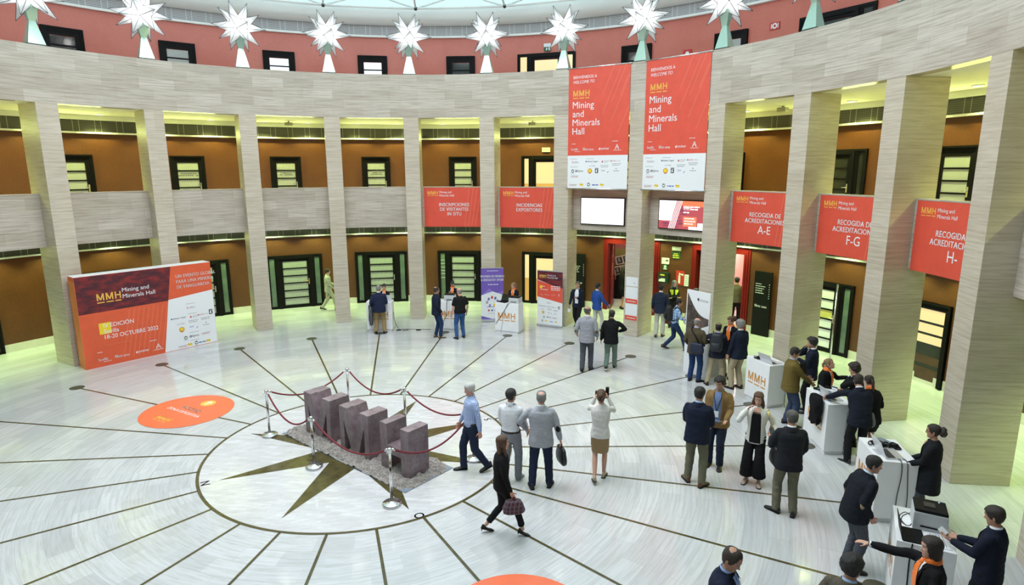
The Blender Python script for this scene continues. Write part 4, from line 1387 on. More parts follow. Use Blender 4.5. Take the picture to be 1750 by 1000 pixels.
# fittings on the wall between the two entrances
def wall_sign(name, az0, az1, z0, z1, mat, label, cat, draw=None, depth=0.02, group=None):
    am = (az0+az1)/2
    w = rad(az1-az0)*RW
    loc, rz = at(am, RW-0.012, z0)
    b = MB(); b.box(-w/2, w/2, -depth, 0.005, 0, z1-z0)
    o = b.build(name, M[mat] if isinstance(mat, str) else mat, None, loc, rz); tag(o, label, cat, group)
    if draw:
        p = Print(flat(w, z1-z0, -depth)); draw(p, w, z1-z0); p.build('lettering', o)
    return o
wall_sign('emergency_light', 53.85, 55.2, 2.52, 2.66, plain('ivory_plastic', (0.72, 0.70, 0.52), 0.5, 0, 0.05), 'ivory emergency light high on the wall between the entrances', 'emergency light', lambda p, w, h: p.rect(0.02, w-0.02, 0.02, h-0.02, 'white', 1), 0.06)
wall_sign('exit_sign', 53.85, 55.1, 2.22, 2.47, 'ink_green', 'dark green lettered sign under the ivory emergency light', 'sign', lambda p, w, h: (p.smudge(0.06, w-0.06, h-0.08, 0.04, 'ink_yellow'), p.smudge(0.03, w-0.03, h-0.15, 0.05, 'ink_yellow'), p.smudge(0.03, w-0.03, h-0.22, 0.04, 'ink_yellow')))
wall_sign('wall_notice', 52.2, 53.4, 1.99, 2.22, 'paper', 'white notice with a dark picture on the wall behind the guard', 'notice', lambda p, w, h: (p.poly([(w*.5, .1), (w*.9, .11), (w*.85, .17), (w*.7, .15), (w*.6, .17)], 'ink', 1), p.smudge(.03, w*.45, .1, .03)))
wall_sign('defibrillator_sign', 52.45, 53.15, 1.78, 1.97, 'ink_green', 'small green and white heart sign above the green cabinet', 'sign', lambda p, w, h: (p.disk(w/2, h*.6, .05, 'paper', 1), p.rect(.02, w-.02, .01, .05, 'paper', 1), p.poly([(w/2-.02, h*.62), (w/2+.02, h*.64), (w/2, h*.5)], 'ink_green', 2)))
wall_sign('extinguisher_sign', 54.6, 55.9, 1.27, 1.80, 'ink_red', 'red sign with a white fire extinguisher beside the guard', 'sign',
          lambda p, w, h: (p.rect(w*.3, w*.55, .06, h*.62, 'paper', 1), p.disk(w*.425, h*.62, w*.125, 'paper', 1), p.rect(w*.36, w*.5, h*.7, h*.85, 'paper', 1), p.poly([(w*.5, h*.74), (w*.9, h*.66), (w*.9, h*.8), (w*.5, h*.8)], 'paper', 1)))
wall_sign('instruction_sheet', 55.95, 56.6, 1.26, 1.68, 'paper', 'narrow white instruction sheet right of the red extinguisher sign', 'notice', lambda p, w, h: [p.smudge(.03, w-.03, h-.08-i*.07, .03) for i in range(5)])
o = wall_sign('defibrillator_cabinet', 52.0, 53.55, 1.30, 1.68, plain('dark_green_cabinet', (0.010, 0.035, 0.026), 0.4), 'dark green defibrillator cabinet beside the red door frame', 'cabinet',
          lambda p, w, h: (p.rect(.03, w-.1, .05, h*.45, 'paper', 1), p.poly([(.03, .12), (.2, .2), (w-.1, .16), (w-.1, .2), (.2, .25), (.03, .2)], 'ink', 2), p.smudge(.08, w-.12, h*.72, .07, 'ink_yellow')), 0.16)
wall_sign('exit_sign', 32.3, 33.4, 9.84, 10.12, 'paper', 'white and green exit sign over the wide lit door of the top gallery', 'sign', lambda p, w, h: (p.rect(.0, w, .0, h*.55, 'ink_green', 1), p.poly([(w*.3, .03), (w*.4, .03), (w*.55, .08), (w*.5, .13), (w*.35, .12)], 'paper', 2), p.rect(w*.7, w*.9, .03, .14, 'paper', 2)), 0.05)
wall_sign('fire_sign', 66.1, 67.4, 9.61, 9.82, 'ink_red', 'red and white fire alarm sign on the top gallery wall', 'sign', lambda p, w, h: (p.disk(w/2, h/2, .085, 'paper', 1), p.disk(w/2, h/2, .04, 'ink_red', 2), p.rect(w*.13, w*.2, .03, h-.03, 'paper', 1), p.rect(w*.8, w*.87, .03, h-.03, 'paper', 1)))
wall_sign('fire_sign', 54.0, 55.25, 9.21, 9.42, 'ink_red', 'red and white fire sign just above the second long banner', 'sign', lambda p, w, h: p.disk(w/2, h*.4, .07, 'paper', 1))
wall_sign('exit_sign', 32.1, 33.4, 6.10, 6.27, plain('ivory_plastic', (0.72, 0.70, 0.52)), 'small pale exit light over the lit gallery door', 'sign', lambda p, w, h: p.smudge(.04, w-.04, .06, .05, 'ink_grey'), 0.04)

# loudspeaker boxes under the gallery soffit
for az, r, lb in ((31.74, 12.88, 'small grey loudspeaker under the soffit left of the first long banner'), (-8.82, 13.0, 'small grey loudspeaker under the soffit in the second full bay'), (71.89, 12.85, 'small grey loudspeaker under the soffit above the A-E sign')):
    loc, rz = at(az, r, ZS-0.17)
    b = MB(); b.box(-0.14, 0.14, -0.09, 0.09, 0, 0.13); root = b.build('ceiling_loudspeaker', plain('beige_plastic', (0.42, 0.40, 0.30), 0.5), None, loc, rz, bevel=0.03)
    tag(root, lb, 'loudspeaker', 'loudspeakers under the soffit')
    b = MB(); b.tube([(0, 0, 0.12), (0, 0, 0.17)], 0.03, 10); b.build('mount', M['grey_plastic'], root)
b = MB(); b.tube([(0, 0, 0.02), (0, 0, 2.55)], 0.022, 10)
loc, rz = at(85.6, 11.9, 0)
root = empty('steel_pole', loc, rz, 'thin upright steel pole beside the big pillar on the right', 'pole')
b.build('pole', M['chrome'], root, smooth=True)
b = MB(); b.lathe([(0.14, 0), (0.14, 0.015), (0.0, 0.02)], 20); b.build('base', M['dark_metal'], root)
# leaflet stand inside the left entrance
loc, rz = P(42.86, 16.1, 0), -rad(26)
root = empty('leaflet_stand', loc, rz, 'black leaflet stand with tilted pictures inside the left entrance', 'stand')
b = MB(); b.box(-0.45, 0.45, 0.05, 0.5, 0, 0.98); b.build('cabinet', M['black'], root)
b = MB(); b.box(-0.45, -0.36, 0.35, 0.45, 0.98, 2.15); b.build('post', M['black'], root)
b = MB(); b.box(-0.36, 0.6, 0.38, 0.42, 0.98, 2.1); b.build('back_board', plain('olive_board', (0.25, 0.22, 0.06), 0.5), root)
for i, (x, z) in enumerate(((-0.02, 1.22), (0.04, 1.66))):
    b = MB(); b.box(-0.30, 0.34, 0.30, 0.33, -0.18, 0.18)
    o = b.build('picture_panel', plain('pale_card', (0.6, 0.55, 0.42), 0.5), root, (x, 0, z)); o.rotation_euler = (0, rad(-14), 0)
    p = Print(lambda xx, zz, l: (xx, 0.30-l, zz)); 
    for q in range(2): p.rect(-0.24+q*0.28, -0.02+q*0.28, -0.14, 0.13, 'ink', 1); p.rect(-0.18+q*0.28, -0.1+q*0.28, -0.08, 0.1, 'ink_grey', 2)
    p.build('picture_print', o)

# ================================================================== KIOSKS
def kiosk(fl, fr, d, h, label, extra=None):
    w = hypot(fr[0]-fl[0], fr[1]-fl[1])
    a = atan2(fr[1]-fl[1], fr[0]-fl[0])
    c = ((fl[0]+fr[0])/2, (fl[1]+fr[1])/2)
    root = empty('kiosk', (c[0], c[1], 0.0), a, label, 'kiosk', 'white registration kiosks')
    b = MB(); b.box(-w/2, w/2, 0, d, 0.075, h); b.build('body', M['kiosk'], root, bevel=0.006)
    b = MB(); b.box(-w/2+0.035, w/2-0.035, 0.035, d-0.03, 0.0, 0.076); b.build('plinth', M['kiosk'], root)
    p = Print(flat(w, h, 0.0))
    cap = 0.205
    width = cap*(0.93*2+0.80+0.44)
    p.mmh(w/2-width/2, 0.50, cap, 'gold')
    p.build('lettering', root)
    def local(x, y, z=0.0):
        return (c[0]+x*cos(a)-y*sin(a), c[1]+x*sin(a)+y*cos(a), z)
    root2 = root
    return local, a, w, d, h

def laptop(loc, rz, label, col='silver', open_deg=105, s=1.0):
    root = empty('laptop', loc, rz, label, 'laptop', 'laptops on the kiosks')
    m = plain('silver_laptop', (0.66, 0.67, 0.70), 0.3, 0.5, 0.03) if col == 'silver' else M['black']
    w, d = 0.34*s, 0.235*s
    b = MB(); b.box(-w/2, w/2, -d/2, d/2, 0, 0.016); b.build('keyboard_deck', m, root, bevel=0.004)
    k = MB()
    for r in range(5):
        for q in range(12):
            x = -w*0.44+q*w*0.88/12; y = -0.01+r*d*0.085
            k.box(x, x+w*0.06, y, y+d*0.07, 0.0155, 0.0175)
    k.build('keys', M['black'], root)
    t = rad(open_deg-90)
    sc = MB()
    L = d*0.98
    y0, z0 = d/2, 0.014
    a = (y0, z0); c = (y0+sin(t)*L, z0+cos(t)*L); nx, nz = cos(t)*0.008, -sin(t)*0.008
    for m_, x0, x1, off, mm in ((0, -w/2, w/2, 0.0, 0),):
        q = [(x0, a[0], a[1]), (x1, a[0], a[1]), (x1, c[0], c[1]), (x0, c[0], c[1])]
        q2 = [(x, y+nx, z+nz) for x, y, z in q]
        sc.face(q, 0); sc.face(q2[::-1], 0)
        for i in range(4):
            j = (i+1) % 4
            sc.face([q[j], q[i], q2[i], q2[j]], 0)
    lo = sc.build('lid', m, root)
    ds = MB(); e = -0.001
    ds.face([(-w*0.47, y0+sin(t)*L*0.06+e*cos(t), z0+cos(t)*L*0.06), (w*0.47, y0+sin(t)*L*0.06+e*cos(t), z0+cos(t)*L*0.06), (w*0.47, y0+sin(t)*L*0.95+e*cos(t), z0+cos(t)*L*0.95), (-w*0.47, y0+sin(t)*L*0.95+e*cos(t), z0+cos(t)*L*0.95)])
    ds.build('display', M['dark_glass'], lo)
    return root

def printer(loc, rz, label, w=0.42, d=0.34, h=0.26):
    root = empty('label_printer', loc, rz, label, 'printer', 'badge printers on the kiosks')
    b = MB(); b.box(-w/2, w/2, -d/2, d/2, 0, h*0.86); b.build('body', plain('pale_printer_grey', (0.56, 0.58, 0.60), 0.45, 0, 0.04), root, bevel=0.012)
    b = MB(); b.box(-w/2+0.004, w/2-0.004, -d/2+0.004, d/2-0.004, h*0.861, h); b.build('lid', M['black'], root, bevel=0.015)
    b = MB(); b.box(-0.10, 0.10, -d/2-0.012, -d/2+0.01, 0.05, 0.066); b.build('paper_slot', M['black'], root)
    b = MB(); b.box(-0.07, 0.05, -0.06, 0.06, h, h+0.008); b.build('tray', M['dark_metal'], root)
    b = MB(); b.lathe([(0.007, h), (0.007, h+0.004), (0, h+0.004)], 10, 0, (w*0.28, d*0.36)); b.build('indicator_light', emissive('blue_indicator', (0.4, 0.7, 1.0), 2.0), root)
    return root

def lanyard_heap(loc, rz, label, n=6, r=0.09):
    b = MB()
    for i in range(n):
        cx, cy = random.uniform(-r, r)*1.3, random.uniform(-r, r)
        ra, rb = random.uniform(0.05, 0.09), random.uniform(0.03, 0.06); t = random.uniform(0, pi)
        pts = []
        for q in range(19):
            a = 2*pi*q/18
            x, y = ra*cos(a), rb*sin(a)
            pts.append((cx+x*cos(t)-y*sin(t), cy+x*sin(t)+y*cos(t), 0.012+0.011*i*0.6+0.004*sin(3*a)))
        b.tube(pts, 0.0085, 5)
    o = b.build('lanyard_heap', M['black'], None, loc, rz, smooth=True)
    tag(o, label, 'lanyards', 'black lanyards heaped on the kiosks'); return o

def sheet(loc, rz, label, w=0.30, d=0.21, mat='paper', name='printed_sheet', n=1):
    b = MB(); b.box(-w/2, w/2, -d/2, d/2, 0.0005, 0.003*n)
    o = b.build(name, M[mat] if isinstance(mat, str) else mat, None, loc, rz); tag(o, label, 'sheet', 'sheets and leaflets on the kiosks')
    p = Print(lambda x, z, l: (x, z, 0.003*n+l*0.5))
    for i in range(5): p.smudge(-w*0.4, w*0.38, -d*0.35+i*d*0.15, 0.014, 'ink_grey')
    p.build('print', o); return o

def cable(pts, label, r=0.006, mat='black', name='cable'):
    """smooth hanging or lying cable through points"""
    pts = [Vector(q) for q in pts]
    out = []
    n = len(pts)
    for i in range(n-1):
        p0, p1, p2, p3 = pts[max(i-1, 0)], pts[i], pts[i+1], pts[min(i+2, n-1)]
        for s in range(8):
            t = s/8
            out.append(0.5*((2*p1)+(p2-p0)*t+(2*p0-5*p1+4*p2-p3)*t*t+(3*p1-p0-3*p2+p3)*t**3))
    out.append(pts[-1])
    o0 = out[0].copy()
    b = MB(); b.tube([q-o0 for q in out], r, 6)
    o = b.build(name, M[mat], None, o0, smooth=True); tag(o, label, 'cable', 'cables by the kiosks'); return o

KH = 1.03
k1 = kiosk((0.37, 9.17), (1.21, 8.97), 0.45, KH, 'white kiosk behind the man in khaki trousers, farthest left')
k2 = kiosk((2.62, 8.72), (3.40, 8.40), 0.45, KH, 'white kiosk between the man in a black T-shirt and the navy jacket')
k3 = kiosk((4.58, 7.95), (5.26, 7.44), 0.45, KH, 'white kiosk in front of the purple roll-up banner')
k4 = kiosk((9.04, 0.47), (9.05, -0.36), 0.50, KH, 'white kiosk right of the grey-haired man in a dark blazer')
k5 = kiosk((8.88, -1.74), (8.60, -2.65), 0.48, KH, 'white kiosk with a black coat hung over its front')
k6 = kiosk((8.03, -3.98), (7.65, -4.77), 0.56, KH, 'white kiosk in front of the curly-haired woman with glasses')
k7 = kiosk((6.80, -5.84), (6.18, -6.50), 0.60, KH, 'white kiosk with the big printer in the lower right corner')
def on(k, x, y, dz=0.001):
    return k[0](x, y, k[4]+dz)
laptop(on(k1, 0.22, 0.20), k1[1]+pi+0.25, 'open silver laptop in front of the left receptionist with the orange scarf')
printer(on(k2, 0.10, 0.20), k2[1], 'pale printer on the kiosk beside the bald man in black', 0.36, 0.30, 0.24)
sheet(on(k2, -0.22, 0.22), k2[1]+0.2, 'white sheets on the kiosk by the navy-jacket man', n=2)
printer(on(k3, 0.225, 0.21), k3[1], 'white printer on the kiosk of the blonde receptionist', 0.36, 0.30, 0.22)
laptop(on(k3, -0.215, 0.20), k3[1]-0.25, 'open black laptop on the kiosk of the blonde receptionist', 'black', 110)
laptop(on(k4, 0.18, 0.22), k4[1]+pi+0.1, 'open silver laptop on the kiosk behind the woman in white', open_deg=118, s=1.1)
lanyard_heap(on(k4, -0.20, 0.30), k4[1], 'black lanyards on the kiosk beside the man with the grey hair', 6, 0.07)
lanyard_heap(on(k4, -0.13, 0.12), k4[1], 'second heap of black lanyards, in front of the silver laptop', 6, 0.05)
sheet(on(k4, 0.32, 0.40), k4[1]+0.3, 'white sheet at the back of the kiosk right of the silver laptop')
laptop(on(k5, 0.14, 0.24), k5[1]+pi+0.1, 'open silver laptop in front of the young man with curly hair', open_deg=112)
sheet(on(k5, -0.22, 0.26), k5[1]+0.15, 'dark blue leaflets on the kiosk in front of the gesturing woman', 0.30, 0.22, plain('slate_print', (0.16, 0.22, 0.27), 0.4, 0, 0.3, 20), 'leaflet_stack', 3)
sheet(on(k5, -0.08, 0.12), k5[1]-0.3, 'white sheet near the front edge of the kiosk with the coat', 0.2, 0.1)
sheet(on(k5, 0.34, 0.16), k5[1]+0.1, 'white sheet under the outstretched arm')
lanyard_heap(on(k5, -0.36, 0.16), k5[1], 'few black pens and lanyards on the corner of the kiosk with the coat', 3, 0.03)
laptop(on(k6, 0.16, 0.26), k6[1]+pi+0.05, 'open silver laptop on the kiosk of the curly-haired woman', open_deg=112, s=1.15)
for i in range(3):
    lanyard_heap(on(k6, -0.08-0.06*i, 0.40-0.12*i), k6[1]+i, ('black lanyards near the back edge of the kiosk behind the silver laptop', 'black lanyards in the middle of the heap left of the silver laptop', 'black lanyards nearest the front edge, left of the silver laptop')[i], 6, 0.055)
sheet(on(k6, -0.30, 0.34), k6[1]+0.5, 'dark leaflet at the far end of the curly-haired woman\'s kiosk', 0.30, 0.2, plain('slate_print', (0.16, 0.22, 0.27)), 'leaflet_stack', 2)
sheet(on(k6, 0.12, 0.10), k6[1]+0.05, 'white mouse mat in front of the silver laptop', 0.26, 0.12)
printer(on(k7, -0.10, 0.36), k7[1]+pi/2, 'large grey printer with a dark lid on the lower right kiosk', 0.36, 0.34, 0.27)
laptop(on(k7, 0.265, 0.17), k7[1]+pi+0.05, 'thin black laptop in front of the large grey printer', 'black', 100)
cable([on(k7, -0.36, 0.22), on(k7, -0.20, 0.10), on(k7, -0.02, 0.08), on(k7, 0.02, 0.16), on(k7, -0.18, 0.20), on(k7, -0.32, 0.14), on(k7, -0.16, 0.06), on(k7, 0.04, 0.12)], 'loop of grey cable on the lower right kiosk', 0.006, 'dark_metal')
sheet(on(k7, 0.24, 0.44), k7[1]+0.1, 'white sheets beside the thin black laptop', 0.34, 0.2, n=2)
# cables down the sides
cable([k6[0](0.30, 0.30, KH+0.01), k6[0](0.43, 0.32, KH+0.0), k6[0](0.455, 0.33, 0.8), k6[0](0.46, 0.30, 0.4), k6[0](0.46, 0.34, 0.02), k6[0](0.75, 0.30, 0.012)], 'left of two cables down the side of the curly-haired woman\'s kiosk', 0.007, 'dark_metal')
cable([k6[0](0.30, 0.38, KH+0.01), k6[0](0.43, 0.40, KH+0.0), k6[0](0.455, 0.42, 0.8), k6[0](0.46, 0.45, 0.4), k6[0](0.46, 0.44, 0.02), k6[0](0.75, 0.36, 0.012)], 'right of two cables down the side of the curly-haired woman\'s kiosk', 0.007, 'dark_metal')
cable([k4[0](0.40, 0.45, KH), k4[0](0.435, 0.46, 0.9), k4[0](0.43, 0.47, 0.5), k4[0](0.44, 0.46, 0.03), k4[0](0.52, 0.55, 0.01)], 'grey cable down the kiosk beside the olive blazer', 0.006, 'dark_metal')
cable([k5[0](0.46, 0.35, KH), k5[0](0.475, 0.38, 0.8), k5[0](0.47, 0.36, 0.4), k5[0](0.475, 0.37, 0.03)], 'grey cable down the kiosk beside the leaning man', 0.006, 'dark_metal')
cable([k7[0](0.455, 0.16, KH+0.0), k7[0](0.458, 0.15, 0.8), k7[0](0.456, 0.16, 0.4), k7[0](0.46, 0.16, 0.02)], 'black cable down the near side of the lower right kiosk', 0.008)
cable([k3[0](0.10, 0.02, KH+0.01), k3[0](0.06, -0.012, KH-0.02), k3[0](-0.10, -0.014, 0.75), k3[0](-0.30, -0.014, 0.45), k3[0](-0.40, -0.014, 0.30)], 'grey cable across the front of the kiosk by the purple roll-up', 0.008, 'dark_metal')
cable([k3[0](0.06, 0.02, KH+0.01), k3[0](0.02, -0.012, KH-0.02), k3[0](-0.10, -0.013, 0.65), k3[0](-0.16, -0.013, 0.3), k3[0](-0.22, -0.02, 0.02)], 'thin grey cable hanging down the front of the kiosk by the purple roll-up', 0.005, 'grey_plastic')
cable([k2[0](0.06, 0.04, KH+0.01), k2[0](0.03, -0.013, KH-0.02), k2[0](0.0, -0.014, 0.6), k2[0](-0.10, -0.02, 0.35), k2[0](-0.22, -0.03, 0.25)], 'grey cable on the front of the kiosk between the two men', 0.008, 'dark_metal')
cable([k2[0](0.10, 0.04, KH+0.01), k2[0](0.11, -0.013, KH-0.02), k2[0](0.14, -0.014, 0.5), k2[0](0.25, -0.02, 0.06), k2[0](0.34, -0.04, 0.012)], 'thin cable curving to the foot of the kiosk between the two men', 0.005, 'grey_plastic')
cable([k1[0](0.44, 0.3, 0.62), k1[0](0.46, 0.3, 0.3), k1[0](0.62, 0.22, 0.02), k1[0](0.80, 0.05, 0.012), k1[0](0.95, 0.18, 0.012), k1[0](0.7, 0.25, 0.012), k1[0](1.25, 0.22, 0.012), k1[0](1.72, 0.18, 0.012)], 'grey cable trailing on the floor between the two left kiosks', 0.008, 'dark_metal')
b = MB(); b.box(-0.08, 0.08, -0.03, 0.03, 0, 0.03)
tag(b.build('power_adapter', M['black'], None, k1[0](0.62, 0.12, 0.004), 0.1, bevel=0.006), 'black power adapter on the floor right of the left kiosk', 'adapter')
b = MB(); b.box(-0.08, 0.08, -0.03, 0.03, 0, 0.03)
tag(b.build('power_adapter', M['black'], None, k1[0](1.30, 0.12, 0.004), 0.0, bevel=0.006), 'black power adapter on the floor below the pillar between the kiosks', 'adapter')
# paper cup-like ticket holder held up at the coat kiosk
b = MB(); b.box(-0.055, 0.055, -0.006, 0.006, 0, 0.11); o = b.build('badge_card', M['paper'], None, on(k5, -0.20, 0.42, 0.015), k5[1]+0.6); tag(o, 'white card held up over the leaflets by the gesturing woman', 'card')
o.rotation_euler = (rad(-15), 0, k5[1]+0.6)
p = Print(lambda x, z, l: (x, -0.006-l, z)); p.rect(-0.055, 0.055, 0.075, 0.10, 'ink', 1); p.smudge(-0.04, 0.04, 0.03, 0.02, 'ink_grey'); p.build('print', o)
# ================================================================== PEOPLE
PEND = []          # garments waiting for their skin: (object, temporary object)
def raw_object(name, mb):
    me = bpy.data.meshes.new(name)
    me.from_pydata(mb.v, [], mb.f)
    bm = bmesh.new(); bm.from_mesh(me)
    bmesh.ops.recalc_face_normals(bm, faces=bm.faces)
    bm.to_mesh(me); bm.free()
    return bpy.data.objects.new(name, me)

def fused(name, mb, mat, parent, voxel, smooth=5, extra=None):
    """one continuous skin grown over overlapping tapered limbs"""
    tmp = raw_object('tmp_'+name, mb)
    COL.objects.link(tmp)
    r = tmp.modifiers.new('r', 'REMESH'); r.mode = 'VOXEL'; r.voxel_size = voxel; r.use_smooth_shade = True
    s = tmp.modifiers.new('s', 'SMOOTH'); s.factor = 0.5; s.iterations = smooth
    o = bpy.data.objects.new(name, bpy.data.meshes.new(name))
    COL.objects.link(o)
    if parent is not None: o.parent = parent
    PEND.append((o, tmp, mat, extra))
    return o

def finish_people():
    bpy.context.view_layer.update()
    dg = bpy.context.evaluated_depsgraph_get()
    for o, tmp, mat, extra in PEND:
        me = bpy.data.meshes.new_from_object(tmp.evaluated_get(dg))
        me.materials.clear()
        mats = mat if isinstance(mat, list) else [mat]
        if extra is not None:
            bm = bmesh.new(); bm.from_mesh(me)
            n0 = len(bm.faces)
            em = bpy.data.meshes.new('e'); em.from_pydata(extra.v, [], extra.f); em.polygons.foreach_set('material_index', extra.m)
            bm.from_mesh(em); bpy.data.meshes.remove(em)
            bmesh.ops.recalc_face_normals(bm, faces=bm.faces[:][n0:] if False else bm.faces)
            bm.to_mesh(me); bm.free()
        for m in mats: me.materials.append(m)
        if extra is None:                  # soft folds in the cloth
            k0 = Vector((o.name.__len__()*1.3, len(me.vertices)*0.01, 0))
            nr = [v.normal.copy() for v in me.vertices]
            for v, n_ in zip(me.vertices, nr):
                c_ = v.co
                f_ = noise.noise(Vector((c_.x*9, c_.y*9, c_.z*16))+k0)*0.0062+noise.noise(Vector((c_.x*22, c_.y*22, c_.z*34))+k0)*0.0028
                v.co = c_+n_*f_
        me.polygons.foreach_set('use_smooth', [True]*len(me.polygons))
        old = o.data
        nm = o.name.split('.')[0]
        o.data = me; me.name = nm
        bpy.data.meshes.remove(old)
        tm = tmp.data
        bpy.data.objects.remove(tmp); bpy.data.meshes.remove(tm)

def ring_loft(mb, rings, n=20, m=0, close=True):
    """rings: list of lists of points"""
    base = len(mb.v)
    n = len(rings[0])
    for r in rings: mb.v += [tuple(p) for p in r]
    for k in range(len(rings)-1):
        for i in range(n):
            j = (i+1) % n
            mb.f.append((base+k*n+i, base+k*n+j, base+(k+1)*n+j, base+(k+1)*n+i)); mb.m.append(m); mb.uv.append([(i/n, k)]*4)
    if close:
        mb.f.append(tuple(base+i for i in range(n))[::-1]); mb.m.append(m); mb.uv.append([(0, 0)]*n)
        e = base+(len(rings)-1)*n
        mb.f.append(tuple(e+i for i in range(n))); mb.m.append(m); mb.uv.append([(0, 0)]*n)

def ball(mb, c, r, m=0, n=10):
    rx, ry, rz = r if isinstance(r, tuple) else (r, r, r)
    rings = []
    for k in range(1, n):
        t = pi*k/n
        rings.append([(c[0]+rx*sin(t)*cos(2*pi*i/14), c[1]+ry*sin(t)*sin(2*pi*i/14), c[2]-rz*cos(t)) for i in range(14)])
    ring_loft(mb, rings, m=m)

def limb(mb, pts, rs, n=12):
    """tapered limb with rounded ends through joints"""
    mb.tube(pts, rs, n)
    for p, r in ((pts[0], rs[0]), (pts[-1], rs[-1])):
        ball(mb, p, r*0.98, n=7)
    for p, r in list(zip(pts, rs))[1:-1]:
        ball(mb, p, r*1.0, n=7)

def ik(a, b, l1, l2, hint):
    a, b, hint = Vector(a), Vector(b), Vector(hint)
    d = b-a
    L = d.length
    mx = (l1+l2)*0.995
    if L > mx:
        b = a+d*(mx/L); d = b-a; L = mx
    x = (l1*l1-l2*l2+L*L)/(2*L)
    hgt = sqrt(max(0.0, l1*l1-x*x))
    u = d.normalized()
    p = hint-u*hint.dot(u)
    p = p.normalized() if p.length > 1e-5 else u.orthogonal()
    return a+u*x+p*hgt, b

SKIN = {'fair': (0.56, 0.32, 0.235), 'tan': (0.46, 0.245, 0.165), 'pink': (0.60, 0.30, 0.23)}
HAIRC = {'black': (0.012, 0.010, 0.010), 'dark': (0.025, 0.017, 0.013), 'brown': (0.085, 0.042, 0.020), 'blonde': (0.24, 0.15, 0.075), 'grey': (0.22, 0.215, 0.21), 'dgrey': (0.075, 0.072, 0.07), 'white': (0.50, 0.50, 0.49), 'blue_grey': (0.15, 0.19, 0.20)}
def cloth(name, col, rough=0.85):
    return plain('cloth_'+name, col, rough, 0, 0.14, 55, bump=0.25, spec=0.15)
def check_cloth(name, base, line, s=26):
    key = 'cloth_'+name
    if key in _plain: return _plain[key]
    m, nt, b = new_mat(key)
    tc = N(nt, 'ShaderNodeTexCoord')
    sp = N(nt, 'ShaderNodeSeparateXYZ'); nt.links.new(tc.outputs['Object'], sp.inputs[0])
    def stripes(o, per, w):
        a = N(nt, 'ShaderNodeMath', operation='ADD'); nt.links.new(o, a.inputs[0]); a.inputs[1].default_value = 50
        d = N(nt, 'ShaderNodeMath', operation='MODULO'); nt.links.new(a.outputs[0], d.inputs[0]); d.inputs[1].default_value = per
        l = N(nt, 'ShaderNodeMath', operation='LESS_THAN'); nt.links.new(d.outputs[0], l.inputs[0]); l.inputs[1].default_value = w
        return l.outputs[0]
    xy = N(nt, 'ShaderNodeMath', operation='ADD'); nt.links.new(sp.outputs[0], xy.inputs[0]); nt.links.new(sp.outputs[1], xy.inputs[1])
    mid = tuple((p+q)/2 for p, q in zip(base, line))
    c = mixc(nt, stripes(sp.outputs[2], 1/s, 0.3/s), base, mid)
    c2 = mixc(nt, stripes(xy.outputs[0], 1/s, 0.3/s), c, line)
    nt.links.new(c2, b.inputs['Base Color']); b.inputs['Roughness'].default_value = 0.8
    _plain[key] = m
    return m

# ---- the head: a lofted skull with brow, nose, lips, chin and ears
def smooth(t):
    t = max(0.0, min(1.0, t)); return t*t*(3-2*t)
PROFILE = [  # z, half width, front, back
    (-0.118, 0.020, 0.066, -0.020), (-0.112, 0.036, 0.082, -0.010), (-0.098, 0.048, 0.090, 0.005), (-0.080, 0.056, 0.090, 0.020), (-0.060, 0.062, 0.090, 0.050),
    (-0.040, 0.066, 0.091, 0.070), (-0.015, 0.070, 0.091, 0.085), (0.012, 0.073, 0.090, 0.094), (0.040, 0.075, 0.094, 0.099), (0.065, 0.074, 0.089, 0.097), (0.085, 0.068, 0.078, 0.088), (0.102, 0.055, 0.058, 0.070), (0.114, 0.036, 0.036, 0.045), (0.1205, 0.014, 0.014, 0.018)]
def prof(z):
    for a, b in zip(PROFILE[:-1], PROFILE[1:]):
        if z <= b[0]:
            t = (z-a[0])/(b[0]-a[0])
            return [a[i]+(b[i]-a[i])*t for i in (1, 2, 3)]
    return PROFILE[-1][1:]
def g(x, s): return math.exp(-(x/s)**2)
def head_point(z, a, off=0.0, face=True):
    """a = 0 is the face, growing towards the right ear"""
    w, f, bk = prof(z)
    s, c = sin(a), cos(a)
    y = (f if c > 0 else bk)*(abs(c)**0.9)*(1 if c > 0 else -1)
    x = w*(abs(s)**0.86)*(1 if s > 0 else -1)
    if face and c > 0:
        y += 0.026*g(x, 0.012)*g(z+0.030, 0.013) + 0.013*g(x, 0.009)*g(z+0.005, 0.022)
        y += 0.006*g(z-0.034, 0.010)*g(x, 0.045)
        for e in (-0.031, 0.031):
            y -= 0.011*g(x-e, 0.015)*g(z-0.010, 0.011)
            y += 0.004*g(x-e*1.3, 0.016)*g(z+0.020, 0.014)
        y += 0.006*g(x, 0.022)*g(z+0.064, 0.007) + 0.005*g(x, 0.02)*g(z+0.078, 0.006)
        y -= 0.004*g(x, 0.03)*g(z+0.071, 0.003)
        y += 0.005*g(x, 0.02)*g(z+0.104, 0.010)
    if off:
        v = Vector((x/0.075**2, y/0.095**2, z/0.12**2)).normalized()
        return Vector((x, y, z))+v*off
    return Vector((x, y, z))
